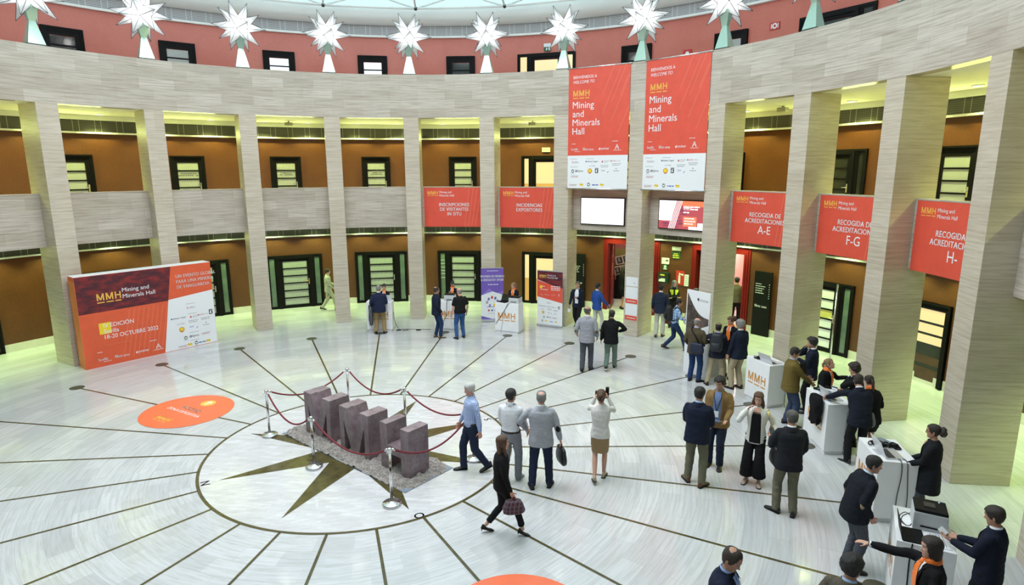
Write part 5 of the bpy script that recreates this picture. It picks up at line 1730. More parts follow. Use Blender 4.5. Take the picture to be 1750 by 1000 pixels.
def head_mesh(xf, mb, scale, beard=False, glasses=False):
    NA, zs = 44, []
    z = -0.118
    while z < 0.1206:
        zs.append(z); z += 0.0048 if z > -0.1 and z < 0.05 else 0.0065
    base = len(mb.v)
    for z in zs:
        for i in range(NA):
            t = 2*pi*i/NA
            a = t - 0.45*sin(t)            # more columns on the face
            mb.v.append(tuple(xf(head_point(z, a)*scale)))
    for k in range(len(zs)-1):
        for i in range(NA):
            j = (i+1) % NA
            t = 2*pi*(i+0.5)/NA; a = t-0.45*sin(t)
            p = head_point((zs[k]+zs[k+1])/2, a)
            m = 0
            if p.y > 0.03:
                ex = min(abs(p.x-0.031), abs(p.x+0.031))
                if ex < 0.0125 and abs(p.z-0.010) < 0.0055: m = 1 if ex < 0.0055 else 3
                elif 0.010 < abs(p.x) < 0.05 and abs(p.z-0.031-0.006*(1-abs(abs(p.x)-0.03)/0.02)) < 0.004: m = 2
                elif abs(p.x) < 0.022 and abs(p.z+0.070) < 0.0075: m = 4
            if beard and p.z < -0.045 and p.y > -0.01 and m == 0 and not (abs(p.x) < 0.03 and -0.064 < p.z < -0.05): m = 5
            mb.f.append((base+k*NA+i, base+k*NA+j, base+(k+1)*NA+j, base+(k+1)*NA+i)); mb.m.append(m); mb.uv.append([(0, 0)]*4)
    for k in (0, len(zs)-1):
        mb.f.append(tuple(base+k*NA+i for i in range(NA))); mb.m.append(0); mb.uv.append([(0, 0)]*NA)
    for s in (-1, 1):                       # ears
        rings = []
        for q, (rr, dx) in enumerate(((0.006, 0.0), (0.017, 0.004), (0.018, 0.012), (0.012, 0.016), (0.004, 0.013))):
            rings.append([xf(Vector((s*(0.068+dx), -0.012+rr*0.75*cos(b)-0.008*dx*60*0.1, -0.008+rr*1.6*sin(b)))*scale) for b in [2*pi*i/14 for i in range(14)]])
        ring_loft(mb, rings)

def hair_cap(xf, style, scale, seed):
    mb = MB()
    NA = 40
    zs = [-0.118+0.2386*i/34 for i in range(35)]
    thick = {'short': 0.011, 'crop': 0.006, 'full': 0.020, 'curly': 0.028, 'balding': 0.009, 'bald_top': 0.008, 'bob': 0.016, 'long': 0.015, 'pony': 0.009, 'bun': 0.009, 'quiff': 0.020}[style]
    base = len(mb.v)
    for z in zs:
        for i in range(NA):
            a = 2*pi*i/NA
            af = abs((a+pi) % (2*pi)-pi)       # 0 front, pi back
            line = 0.072-0.010*cos(3*af) if af < 0.7 else 0.072+(-0.02-0.072)*smooth((af-0.7)/0.65) if af < 1.35 else -0.02+(-0.072+0.02)*smooth((af-1.35)/0.9)
            if style in ('bob', 'long'):
                line = 0.068 if af < 0.62 else 0.068+(-0.10-0.068)*smooth((af-0.62)/0.6) if af < 1.22 else -0.11
            if style in ('balding',): line = line+0.022*smooth((1.0-af)/0.6)
            inside = smooth((z-line)/0.012+0.5)
            if style == 'bald_top':
                top = 0.062+0.02*smooth((af-1.8)/0.9)
                inside *= 1-smooth((z-top)/0.02+0.5)
                if af < 0.9: inside = 0
            if style == 'balding' and af > 2.0: inside *= 1-0.85*smooth((z-0.092)/0.012)
            nz = noise.noise(Vector((cos(a)*4, sin(a)*4, z*34))+Vector((seed, 0, 0)))
            t = thick*(1+(0.55 if style in ('curly', 'full') else 0.3)*nz)
            if style == 'quiff' and af < 1.1 and z > 0.05: t += 0.018*smooth((z-0.05)/0.04)*(1-af/1.1)
            t *= smooth((z-line)/0.05+0.35)*0.5+0.5
            off = t*inside-0.012*(1-inside)
            mb.v.append(tuple(xf(head_point(z, a, off, face=False)*scale)))
    for k in range(len(zs)-1):
        for i in range(NA):
            j = (i+1) % NA
            mb.f.append((base+k*NA+i, base+k*NA+j, base+(k+1)*NA+j, base+(k+1)*NA+i)); mb.m.append(0); mb.uv.append([(0, 0)]*4)
    e = base+(len(zs)-1)*NA
    mb.f.append(tuple(e+i for i in range(NA))); mb.m.append(0); mb.uv.append([(0, 0)]*NA)
    mb.f.append(tuple(base+i for i in range(NA))[::-1]); mb.m.append(0); mb.uv.append([(0, 0)]*NA)
    def drop(rings):
        out = []
        for z, cy, rx, ry in rings:
            out.append([xf(Vector((rx*cos(2*pi*i/18)*(1+0.10*noise.noise(Vector((i*0.9, z*20, seed)))), cy+ry*sin(2*pi*i/18), z))*scale) for i in range(18)])
        ring_loft(mb, out)
    if style == 'long':
        drop([(0.05, -0.045, 0.078, 0.055), (-0.02, -0.045, 0.086, 0.064), (-0.09, -0.042, 0.092, 0.060), (-0.16, -0.046, 0.094, 0.05), (-0.22, -0.055, 0.085, 0.036), (-0.265, -0.06, 0.055, 0.018)])
        for sd in (-1, 1):
            lk = [xf(Vector(q)*scale) for q in ((sd*0.070, 0.02, 0.02), (sd*0.084, 0.022, -0.05), (sd*0.090, 0.024, -0.12), (sd*0.084, 0.040, -0.18), (sd*0.078, 0.045, -0.235))]
            mb.tube(lk, [0.020*scale, 0.026*scale, 0.028*scale, 0.024*scale, 0.008*scale], 10)
    elif style == 'bob':
        drop([(0.05, -0.04, 0.08, 0.058), (-0.03, -0.035, 0.09, 0.068), (-0.08, -0.03, 0.094, 0.066), (-0.115, -0.03, 0.088, 0.058), (-0.13, -0.03, 0.07, 0.045)])
    elif style == 'pony':
        drop([(0.055, -0.098, 0.018, 0.018), (0.03, -0.125, 0.028, 0.026), (-0.03, -0.14, 0.030, 0.028), (-0.11, -0.125, 0.026, 0.024), (-0.2, -0.115, 0.016, 0.014), (-0.25, -0.11, 0.006, 0.006)])
    elif style == 'bun':
        for k in range(9):
            b = 2*pi*k/9
            ball(mb, tuple(xf(Vector((0.03*cos(b), -0.135+0.012*sin(b*2), 0.01+0.045*sin(b)))*scale)), 0.042*scale, n=8)
    return mb

def hand(mb, wrist, d, palm, s, curl=0.5, side=1):
    """palm, four fingers and a thumb; d = direction of the forearm, palm = way the palm faces"""
    d = Vector(d).normalized(); palm = Vector(palm); palm = (palm-d*palm.dot(d)).normalized()
    across = d.cross(palm)*side             # towards the thumb
    w = Vector(wrist)
    rings = []
    for t, wd, th in ((-0.01, 0.026, 0.020), (0.02, 0.032, 0.018), (0.05, 0.040, 0.016), (0.082, 0.042, 0.014), (0.092, 0.038, 0.011)):
        c = w+d*t*s
        rings.append([c+across*wd*s*cos(2*pi*i/12)+palm*th*s*sin(2*pi*i/12) for i in range(12)])
    ring_loft(mb, rings)
    for k, (o, L) in enumerate(((0.031, 0.070), (0.0105, 0.078), (-0.0105, 0.073), (-0.031, 0.058))):
        p = w+d*0.084*s+across*o*s
        pts, rr = [p-d*0.02*s, p], [0.0088*s, 0.0088*s]
        ang = 0.0
        dirn = d+across*o*1.5
        for seg, fr in ((0.42, 0.55), (0.32, 0.8), (0.26, 0.6)):
            ang += curl*fr
            v = (dirn*cos(ang)+palm*sin(ang)).normalized()
            p = p+v*L*seg*s
            pts.append(p); rr.append(0.0086*s if seg > 0.3 else 0.007*s)
        mb.tube(pts, rr, 8)
        ball(mb, pts[-1], 0.0071*s, n=6)
    p = w+d*0.022*s+across*0.026*s
    pts = [p, p+(across*0.8+d*0.55+palm*0.2).normalized()*0.034*s]
    pts.append(pts[-1]+(across*0.35+d*0.85+palm*(0.25+curl*0.5)).normalized()*0.030*s)
    pts.append(pts[-1]+(d*0.9+palm*(0.2+curl*0.7)-across*0.05).normalized()*0.024*s)
    mb.tube(pts, [0.014*s, 0.0115*s, 0.0095*s, 0.0078*s], 8)
    ball(mb, pts[-1], 0.0078*s, n=6)

def turn(x, y, rel):
    """heading: 0 = away from the viewing gallery, 90 = to the right, 180 = towards it"""
    return math.degrees(atan2(x, y+11.784))+rel

def person(x, y, face, h, label, sex='m', skin='fair', hair=('short', 'dark'), top=('jacket', 'navy', (0.012, 0.016, 0.035)), shirt=(0.75, 0.77, 0.82),
           bottom=('trousers', 'black', (0.015, 0.015, 0.017)), shoes=('flat', (0.012, 0.011, 0.011)), lean=0, side=0, head=(0, 0), rh=None, lh=None, rp=None, lp=None, rc=0.5, lc=0.5,
           rf=(0.0, 0), lf=(0.0, 0), spread=0.10, open_front=0.0, tie=None, scarf=False, lanyard=None, patches=None, beard=False, glasses=False, build=1.0, re=None, le=None, belt=None, group=None, fine=False, socks=None, vneck=None):
    s = h/1.75
    fem = sex == 'f'
    seed = x*3.1+y*1.7
    hipz = 0.93
    # ---- skeleton in the person's own frame (+y forwards, +x to the right hand)
    def foot(side_, f):
        fy, lift = f[0], f[1]
        yaw = f[2] if len(f) > 2 else 10
        return Vector((side_*spread, fy, 0.085+lift)), yaw
    (ar, yr), (al, yl) = foot(1, rf), foot(-1, lf)
    need = 0
    for a in (ar, al):
        hx = 0.088 if a.x > 0 else -0.088
        dh = hypot(a.x-hx, a.y)
        mxz = a.z+sqrt(max(0.01, 0.862**2-dh*dh))
        hipz = min(hipz, mxz)
    dz = hipz-0.93
    L, SD = rad(lean), rad(side)
    def bend(p):
        p = Vector(p)
        t = smooth((p.z-0.86)/0.30)
        q = Vector((p.x, p.y, p.z-0.97))
        q = Matrix.Rotation(-L*t, 3, 'X') @ q
        q = Matrix.Rotation(SD*t, 3, 'Y') @ q
        return Vector((q.x, q.y, q.z+0.97+dz))*s
    sw = (0.165 if fem else 0.188)*(0.5+0.5*build)
    shr, shl = bend((sw, -0.005, 1.425)), bend((-sw, -0.005, 1.425))
    def arm(sh, tgt, dft, hint, sd):
        t = Vector(tgt if tgt is not None else dft)*s
        hv = Vector(hint) if hint is not None else Vector((sd*0.25, -1.0, -0.35))
        return ik(sh, t, 0.292*s, 0.262*s, hv)
    er, wr = arm(shr, rh, (0.275, 0.03, 0.87+dz), re, 1)
    el, wl = arm(shl, lh, (-0.275, 0.03, 0.87+dz), le, -1)
    hr, hl = Vector((0.088, 0, 0.93+dz))*s, Vector((-0.088, 0, 0.93+dz))*s
    kr, ar = ik(hr, ar*s, 0.445*s, 0.425*s, (0.05, 1, 0))
    kl, al = ik(hl, al*s, 0.445*s, 0.425*s, (-0.05, 1, 0))
    nb, nt_ = bend((0, -0.015, 1.455)), bend((0, 0.005, 1.55))
    hc = bend((0, 0.018, 1.628))
    HR = Matrix.Rotation(-rad(head[0]), 3, 'Z') @ Matrix.Rotation(-rad(head[1])-L*0.45, 3, 'X') @ Matrix.Rotation(SD*0.5, 3, 'Y')
    hs = s*(1.0 if not fem else 0.965)
    xf = lambda p: hc+HR @ p
    sk = plain('skin_'+skin, SKIN[skin], 0.5, 0, 0.06, 40)
    hm = plain('hair_'+hair[1], HAIRC[hair[1]], 0.55, 0, 0.35, 120, bump=0.5)
    eye = plain('eye_dark', (0.02, 0.014, 0.01), 0.2); eyew = plain('eye_white', (0.55, 0.52, 0.5), 0.3)
    lipc = SKIN[skin]; lip = plain('lips_'+('f' if fem else skin), (lipc[0]*(0.85 if fem else 0.8), lipc[1]*0.55, lipc[2]*0.6), 0.45)
    stub = plain('stubble_'+hair[1]+skin, tuple(0.55*a+0.45*b for a, b in zip(SKIN[skin], HAIRC[hair[1]])), 0.7)
    # ---- body: one continuous skin
    b = MB()
    k = 0.80
    def torso_ring(z, rx, ry, cy=0.0, n=24, e=0.85):
        out = []
        for i in range(n):
            t = 2*pi*i/n
            c, sn = cos(t), sin(t)
            out.append(bend((rx*abs(c)**e*(1 if c > 0 else -1), cy+ry*abs(sn)**e*(1 if sn > 0 else -1), z)))
        return out
    ring_loft(b, [torso_ring(z, rx*k, ry*k) for z, rx, ry in ((0.86, 0.15, 0.11), (1.0, 0.155, 0.11), (1.1, 0.145, 0.10), (1.3, 0.17, 0.115), (1.41, 0.16, 0.10), (1.46, 0.08, 0.065))])
    limb(b, [nb-Vector((0, 0, 0.03)), nt_, hc+HR @ Vector((0, 0.0, -0.05*s))], [0.062*s*(0.88 if fem else 1), 0.053*s*(0.9 if fem else 1), 0.050*s])
    bare_ = bottom[0] in ('skirt', 'short_skirt')
    for sh, e, w, sd, pw, cu in ((shr, er, wr, 1, rp, rc), (shl, el, wl, -1, lp, lc)):
        bs = top[0] == 'tshirt'
        limb(b, [sh-Vector((sd*0.03*s, 0, 0.012*s)), e], [0.034*s, 0.041*s if bs else 0.032*s]); limb(b, [e, w], [0.040*s if bs else 0.033*s, 0.027*s])
        fd = (w-e).normalized()
        pv = Vector(pw) if pw is not None else Vector((-sd, 0.25, 0))
        hand(b, w, fd, pv, s*(0.92 if fem else 1.0), cu, side=sd*(1))
    for hp, kn, an in ((hr, kr, ar), (hl, kl, al)):
        limb(b, [hp, kn], [0.075*s, 0.052*s])
        calf = kn.lerp(an, 0.35)+Vector((0, -0.012*s if bare_ else 0, 0))
        limb(b, [kn, calf, an], [0.048*s, 0.050*s, 0.034*s] if bare_ else [0.040*s, 0.038*s, 0.030*s])
    hb = MB(); head_mesh(xf, hb, hs, beard)
    root = fused('person', b, [sk, eye, hm, eyew, lip, stub], None, (0.0078 if fine else 0.0092)*s, 2, hb)
    root.location = (x, y, 0.0); root.rotation_euler = (0, 0, -rad(face))
    tag(root, label, 'person', group)
    # ---- hair
    hmb = hair_cap(xf, hair[0], hs, seed)
    hmb.build('hair', hm, root, smooth=True, fixn=True)
    # ---- upper garment
    kind, cname, col = top[:3]
    mat = top[3] if len(top) > 3 else cloth(cname, col)
    fb = 0.90 if fem else build
    hem = {'jacket': 0.80, 'coat': 0.62, 'shirt': 0.93, 'tshirt': 0.90, 'blouse': 0.86, 'blouse_in': 0.96, 'vest': 0.92}[kind]
    loose = {'jacket': 1.0, 'coat': 1.02, 'shirt': 0.92, 'tshirt': 0.94, 'blouse': 1.0, 'blouse_in': 0.94, 'vest': 1.0}[kind]
    R = [(hem, 0.196, 0.142), (hem+0.09, 0.190, 0.140), (1.08, 0.172, 0.128), (1.22, 0.184, 0.133), (1.34, 0.197, 0.128), (1.395, 0.192, 0.114), (1.432, 0.160, 0.096), (1.465, 0.108, 0.078), (1.495, 0.068, 0.064)]
    if kind in ('shirt', 'blouse_in', 'tshirt') and hem > 0.9:
        R[0] = (hem, 0.168, 0.125); R[1] = (hem+0.07, 0.176, 0.135)
    if kind == 'coat':
        R.insert(0, (0.62, 0.235, 0.175)); R[1] = (0.80, 0.225, 0.165); R[2] = (0.95, 0.205, 0.152)
    if fem:
        R = [(z, rx*(0.92 if z < 1.0 else 0.84 if z < 1.15 else 0.89), ry*(0.95 if z < 1.15 else 1.0)) for z, rx, ry in R]
    R = [(z, rx*loose*(build if z < 1.4 else 1), ry*loose*(build if z < 1.4 else 1)*(1+(0.9*(build-1) if z < 1.2 else 0))) for z, rx, ry in R]
    if kind in ('jacket', 'coat') and fem: R = [(z, rx*1.03, ry*1.04) for z, rx, ry in R]
    tb = MB()
    ring_loft(tb, [torso_ring(z, rx, ry, -0.004) for z, rx, ry in R])
    def radius(z):
        for a_, b_ in zip(R[:-1], R[1:]):
            if z <= b_[0]:
                t = (z-a_[0])/(b_[0]-a_[0]); return a_[1]+(b_[1]-a_[1])*t, a_[2]+(b_[2]-a_[2])*t
        return R[-1][1], R[-1][2]
    jk = 1.0 if kind in ('jacket', 'coat') else 0.88
    if fem: jk *= 0.92
    for sh, e, w, sd in ((shr, er, wr, 1), (shl, el, wl, -1)):
        if kind == 'tshirt':
            mid = sh.lerp(e, 0.72)
            limb(tb, [sh-Vector((sd*0.03*s, 0, 0.028*s)), mid], [0.068*s, 0.068*s])
        elif kind == 'vest':
            pass
        else:
            we = e.lerp(w, 0.93)
            limb(tb, [sh-Vector((sd*0.028*s, 0, 0.030*s)), sh.lerp(e, 0.5), e], [0.068*s*jk, 0.064*s*jk, 0.056*s*jk]); limb(tb, [e, e.lerp(w, 0.5), we], [0.058*s*jk, 0.053*s*jk, 0.043*s*jk])
    gname = {'jacket': 'jacket', 'coat': 'coat', 'shirt': 'shirt', 'tshirt': 'shirt', 'blouse': 'blouse', 'blouse_in': 'blouse', 'vest': 'vest'}[kind]
    fused(gname, tb, mat, root, 0.013*s, 3)
    # panels that lie on the chest: shirt front, tie, lapels
    def chest(z, xx, off):
        rx, ry = radius(z)
        c = max(-0.98, min(0.98, xx/rx))
        yy = ry*(max(0.0, 1-abs(c)**(2/0.85)))**(0.85/2)-0.004
        return bend((xx*(1+off*0.5), yy+off, z))
    def panel(name, zlist, mat_, off=0.006, parent=root):
        pm = MB()
        rows = []
        for z, x0, x1 in zlist:
            rows.append([chest(z, x0+(x1-x0)*i/8, off) for i in range(9)])
        for r0, r1 in zip(rows[:-1], rows[1:]):
            for i in range(8):
                pm.face([r0[i], r0[i+1], r1[i+1], r1[i]])
        return pm.build(name, mat_, parent, smooth=True)
    sm = cloth('shirt_%.2f_%.2f_%.2f' % shirt, shirt) if not hasattr(shirt, 'node_tree') else shirt
    if kind in ('jacket', 'coat'):
        zb = 1.13-open_front*0.30
        wb = 0.012+open_front*0.085
        zl = [(zb+(1.475-zb)*i/9, ) for i in range(10)]
        rows = [(z[0], -(wb+(0.078-wb)*i/9)*(1 if i < 8 else 0.7), (wb+(0.078-wb)*i/9)*(1 if i < 8 else 0.7)) for i, z in enumerate(zl)]
        if vneck:
            rows = [r for r in rows if r[0] < 1.41]
            panel('neckline', [(1.385, -0.05, 0.05), (1.42, -0.060, 0.060), (1.45, -0.062, 0.062), (1.475, -0.05, 0.05)], sk, 0.009)
        panel('shirt_front', rows, sm, 0.010)
        for sd in (-1, 1):
            lap = [(zb+(1.46-zb)*i/7, sd*(wb+(0.076-wb)*i/7)*1.0, sd*((wb+(0.076-wb)*i/7)+0.034*smooth(i/2.5)*(1.0 if i < 6 else 0.6))) for i in range(8)]
            panel('lapel', lap, mat, 0.015)
        if tie is not None:
            panel('tie', [(1.10, -0.012, 0.012), (1.14, -0.030, 0.030), (1.30, -0.024, 0.024), (1.43, -0.015, 0.015), (1.452, -0.022, 0.022), (1.47, -0.018, 0.018)], cloth('tie_%.2f%.2f' % tie[:2], tie, 0.6), 0.016)
    if kind in ('jacket', 'coat', 'shirt') and not (fem and scarf is False and vneck):
        cb = MB()
        rings = []
        for z, r in ((1.46, 0.076), (1.495, 0.066), (1.522, 0.0605), (1.523, 0.056), (1.49, 0.056)):
            rings.append([bend((r*1.02*cos(2*pi*i/18), -0.008+r*sin(2*pi*i/18)+0.012*(1.5-z), z+0.010*(-sin(2*pi*i/18)))) for i in range(18)])
        ring_loft(cb, rings, close=False)
        cb.build('collar', sm if kind != 'shirt' else mat, root, smooth=True)
        if kind != 'shirt':
            jc = MB()
            st_ = [rad(165+210*i/16) for i in range(17)]
            rows_ = [[bend((r*1.05*cos(t), -0.006+r*sin(t), z-0.010*sin(t))) for t in st_] for z, r in ((1.435, 0.098), (1.470, 0.082), (1.497, 0.072), (1.498, 0.065), (1.46, 0.066))]
            for r0, r1 in zip(rows_[:-1], rows_[1:]):
                for i in range(16):
                    jc.face([r0[i], r0[i+1], r1[i+1], r1[i]])
            jc.build('jacket_collar', mat, root, smooth=True)
    if kind == 'jacket' and not fem or scarf:
        for e, w in ((er, wr), (el, wl)):
            cu = MB(); d = (w-e).normalized(); cu.tube([w-d*0.055*s, w-d*0.004*s], [0.037*s, 0.035*s], 12)
            cu.build('cuff', sm, root, smooth=True)
    if scarf:
        om = plain('orange_silk', (0.86, 0.19, 0.025), 0.45, 0, 0.12, 40, bump=0.2)
        sb = MB()
        rings = []
        for q in range(19):
            a = 2*pi*q/18
            rings.append(None)
        for z, r in ((1.462, 0.080), (1.50, 0.082), (1.535, 0.070), (1.54, 0.058), (1.47, 0.055)):
            pass
        ring_loft(sb, [[bend((r*cos(2*pi*i/18), -0.008+r*1.02*sin(2*pi*i/18), z-0.012*sin(2*pi*i/18))) for i in range(18)] for z, r in ((1.445, 0.078), (1.475, 0.088), (1.515, 0.080), (1.535, 0.064), (1.53, 0.052))])
        ball(sb, tuple(bend((0.0, 0.088, 1.452))), (0.034*s, 0.028*s, 0.032*s), n=8)
        sb.build('scarf', om, root, smooth=True)
        panel('scarf_tail', [(1.10, -0.035, 0.012), (1.16, -0.062, 0.035), (1.28, -0.06, 0.05), (1.38, -0.048, 0.045), (1.44, -0.030, 0.030), (1.462, -0.020, 0.020)], om, 0.022)
    if lanyard is not None:
        lm = plain('lanyard_'+lanyard, {'black': (0.012, 0.012, 0.014), 'blue': (0.03, 0.09, 0.30)}[lanyard], 0.6)
        lb = MB()
        for sd in (-1, 1):
            lb.tube([bend((sd*0.066, -0.06, 1.50)), bend((sd*0.082, 0.03, 1.475)), chest(1.38, sd*0.062, 0.020), chest(1.25, sd*0.03, 0.020), chest(1.13, 0.0, 0.022)], 0.006*s, 6)
        lb.build('lanyard', lm, root, smooth=True)
        cd = MB(); c0 = chest(1.08, 0, 0.024); cd.box(c0.x-0.042, c0.x+0.042, c0.y-0.002, c0.y+0.003, c0.z-0.06, c0.z+0.055)
        cd.build('badge', M['paper'], root)
    if patches is not None:
        for e, sh, w in ((er, shr, wr), (el, shl, wl)):
            d = (w-e).normalized(); u = (sh-e).normalized()
            out = -(d+u).normalized() if (d+u).length > 0.15 else Vector((0, -1, 0))
            pm = MB()
            ax = (d-u).normalized()
            sdv = out.cross(ax)
            c0 = e+d*0.03*s
            ring = []
            for rr, dep in ((1.0, 0.050), (0.75, 0.060), (0.35, 0.064)):
                ring.append([c0+out*dep*s*jk*1.02+ax*0.062*rr*s*cos(2*pi*i/14)+sdv*0.042*rr*s*sin(2*pi*i/14)-out*0.018*s*(rr*sin(2*pi*i/14))**2 for i in range(14)])
            ring_loft(pm, ring)
            pm.build('elbow_patch', cloth('patch_%.2f' % patches[0], patches), root, smooth=True)
    # ---- lower garment
    bk, bn, bc = bottom[:3]
    bmat = bottom[3] if len(bottom) > 3 else cloth(bn, bc)
    lw = MB()
    wf = 0.94 if fem else 0.5+0.5*build
    ring_loft(lw, [[Vector((rx*wf*cos(2*pi*i/22), ry*wf*sin(2*pi*i/22), z+dz))*s for i in range(22)] for z, rx, ry in ((0.80, 0.12, 0.105), (0.85, 0.165, 0.132), (0.93, 0.172, 0.134), (1.0, 0.162, 0.124), (1.035, 0.155, 0.118))])
    if bk in ('trousers', 'jeans', 'wide', 'cropped'):
        hemr = {'trousers': 0.064, 'jeans': 0.058, 'wide': 0.125, 'cropped': 0.056}[bk]
        kner = {'trousers': 0.074, 'jeans': 0.070, 'wide': 0.100, 'cropped': 0.064}[bk]*wf
        up = {'wide': 0.20, 'cropped': 0.16}.get(bk, 0.0)
        for hp, kn, an in ((hr, kr, ar), (hl, kl, al)):
            end = an.lerp(kn, up)+Vector((0, 0, (-0.035*s if not up else 0)))
            limb(lw, [hp, hp.lerp(kn, 0.35), kn], [0.100*s*wf, 0.092*s*wf, kner*s])
            lw.tube([kn, kn.lerp(end, 0.5), end], [kner*s, (kner+hemr)/2*s, hemr*s], 14)
        fused({'jeans': 'jeans'}.get(bk, 'trousers'), lw, bmat, root, 0.013*s, 3)
    else:
        hz = {'skirt': 0.53, 'short_skirt': 0.60}[bk]
        kx = (kr.y+kl.y)/2
        ring_loft(lw, [[Vector((rx*wf*cos(2*pi*i/22), cy+ry*wf*sin(2*pi*i/22), (z+dz)*s/s))*s for i in range(22)] for z, rx, ry, cy in ((hz, 0.165, 0.120, kx*0.8), (0.68, 0.175, 0.128, kx*0.4), (0.80, 0.180, 0.135, 0), (0.90, 0.175, 0.134, 0))])
        fused('skirt', lw, bmat, root, 0.013*s, 3)
    if belt is not None:
        bb = MB(); bb2 = []
        for z, rr in ((0.975, 1.05), (0.98, 1.065), (1.01, 1.06), (1.013, 1.04)):
            bb2.append([Vector((0.166*rr*wf*cos(2*pi*i/22), 0.127*rr*wf*sin(2*pi*i/22), z+dz))*s for i in range(22)])
        ring_loft(bb, bb2, close=False); bb.build('belt', plain('belt_leather', belt, 0.4), root, smooth=True)
    # ---- shoes
    stype, scol = shoes[:2]
    shm = plain('shoe_%s_%.2f_%.2f' % (stype, scol[0], scol[1]), scol, 0.4, 0, 0.2)
    for an, yaw, f, sd in ((ar, yr, rf, 1), (al, yl, lf, -1)):
        lift = f[1]
        pitch = rad(min(55, lift*260)) if lift > 0 else 0
        if stype == 'heel': pitch = max(pitch, rad(22))
        fm = Matrix.Rotation(-rad(yaw)*sd, 3, 'Z') @ Matrix.Rotation(-pitch, 3, 'X')
        c0 = Vector((an.x, an.y, an.z))
        fl_ = 0.92 if fem else 1.0
        def F(px, py, pz): return c0+fm @ (Vector((px, py, pz))*s*fl_)
        sb = MB()
        low = -0.083/fl_
        rows = ((-0.072, 0.024, 0.020), (-0.060, 0.034, 0.030), (-0.02, 0.037, 0.032), (0.03, 0.038, 0.012), (0.07, 0.042, -0.018), (0.12, 0.046, -0.036), (0.16, 0.042, -0.046), (0.188, 0.030, -0.054), (0.200, 0.012, -0.064))
        if stype == 'heel':
            rows = ((-0.066, 0.018, -0.012), (-0.05, 0.027, -0.004), (-0.015, 0.029, -0.02), (0.03, 0.030, -0.048), (0.07, 0.034, -0.056), (0.12, 0.036, -0.052), (0.16, 0.026, -0.058), (0.190, 0.008, -0.068))
        rings = []
        for py, wd, tp in rows:
            ring = []
            for i in range(14):
                t = 2*pi*i/14
                zz = sin(t)
                pz = low+0.012 + (tp-low-0.012)*(0.5+0.5*zz)
                ring.append(F(wd*(cos(t)*(1 if zz < 0.3 else 0.88)), py, pz))
            rings.append(ring)
        ring_loft(sb, rings)
        so_ = sb.build('shoe', shm, root, smooth=True)
        sole = MB(); rr = []
        for py, wd, tp in rows:
            rr.append([F(wd*1.06*q[0], py*1.02, low+q[1]) for q in ((-1, 0.0), (1, 0.0), (1, 0.016), (-1, 0.016))])
        ring_loft(sole, rr)
        sole.build('sole', plain('sole_white' if stype == 'sneaker' else 'sole_dark', (0.75, 0.75, 0.75) if stype == 'sneaker' else (0.02, 0.018, 0.016), 0.6), so_)
        if stype == 'heel':
            hl_ = MB(); p0 = F(0, -0.05, low+0.01); hl_.tube([p0, Vector((p0.x, p0.y-0.005, max(0.004, lift*0.6*s)))], [0.014*s, 0.007*s], 8); hl_.build('heel', shm, so_)
    if glasses:
        gb = MB()
        for sd in (-1, 1):
            pts = [xf(Vector((sd*0.031+0.021*cos(2*pi*i/14), 0.096, 0.008+0.016*sin(2*pi*i/14)))*hs) for i in range(15)]
            gb.tube(pts, 0.0026*s, 5)
            gb.tube([xf(Vector((sd*0.052, 0.095, 0.012))*hs), xf(Vector((sd*0.077, 0.05, 0.012))*hs), xf(Vector((sd*0.080, -0.01, 0.008))*hs)], 0.0024*s, 5)
        gb.tube([xf(Vector((-0.012, 0.098, 0.012))*hs), xf(Vector((0.012, 0.098, 0.012))*hs)], 0.0024*s, 5)
        gb.build('glasses', M['black'], root)
    Rz = Matrix.Rotation(-rad(face), 3, 'Z')
    W = lambda v: Vector((x, y, 0))+Rz @ Vector(v)
    return dict(root=root, W=W, s=s, wr=wr, wl=wl, er=er, el=el, bend=bend, face=face, hc=hc, chest=chest, sh=(shr, shl))
# ---- the people of the photo
NAVY = ('jacket', 'navy', (0.013, 0.017, 0.036)); BLACK = ('jacket', 'black', (0.010, 0.010, 0.012)); DARK = ('jacket', 'charcoal', (0.018, 0.019, 0.024))
GREYB = ('jacket', 'light_grey', (0.36, 0.37, 0.41)); TAN = ('jacket', 'tan', (0.22, 0.135, 0.055)); OLIVE = ('jacket', 'olive', (0.145, 0.105, 0.030)); BROWN = ('jacket', 'brown', (0.085, 0.066, 0.040))
TR = lambda n, c, k='trousers': (k, n, c)
T_NAVY = TR('navy_trouser', (0.022, 0.030, 0.060)); T_BLACK = TR('black_trouser', (0.012, 0.012, 0.014)); T_KHAKI = TR('khaki', (0.30, 0.215, 0.095)); T_GREY = TR('grey_trouser', (0.24, 0.25, 0.28)); T_DGREY = TR('dark_grey_trouser', (0.075, 0.082, 0.10))
T_OLIVE = TR('olive_grey', (0.145, 0.14, 0.095)); T_BEIGE = TR('beige', (0.40, 0.34, 0.23)); T_WHITE = TR('off_white', (0.55, 0.53, 0.48)); T_JEAN = TR('blue_denim', (0.035, 0.10, 0.26), 'jeans'); T_DJEAN = TR('dark_denim', (0.02, 0.04, 0.10), 'jeans'); T_GREEN = TR('grey_green', (0.13, 0.19, 0.16))
BLK = ('flat', (0.010, 0.010, 0.010)); BRN = ('flat', (0.12, 0.050, 0.022)); DBRN = ('flat', (0.035, 0.020, 0.014)); SNK = ('sneaker', (0.015, 0.015, 0.018)); TANS = ('flat', (0.33, 0.24, 0.13)); GRYS = ('sneaker', (0.20, 0.21, 0.22))
WHITE = (0.74, 0.75, 0.79); BLUE = (0.36, 0.48, 0.72); BLKS = (0.012, 0.012, 0.013)
CHECK = check_cloth('blue_check', (0.52, 0.60, 0.82), (0.16, 0.26, 0.58), 26)
PLAID = check_cloth('blue_plaid', (0.45, 0.60, 0.80), (0.03, 0.10, 0.30), 12)

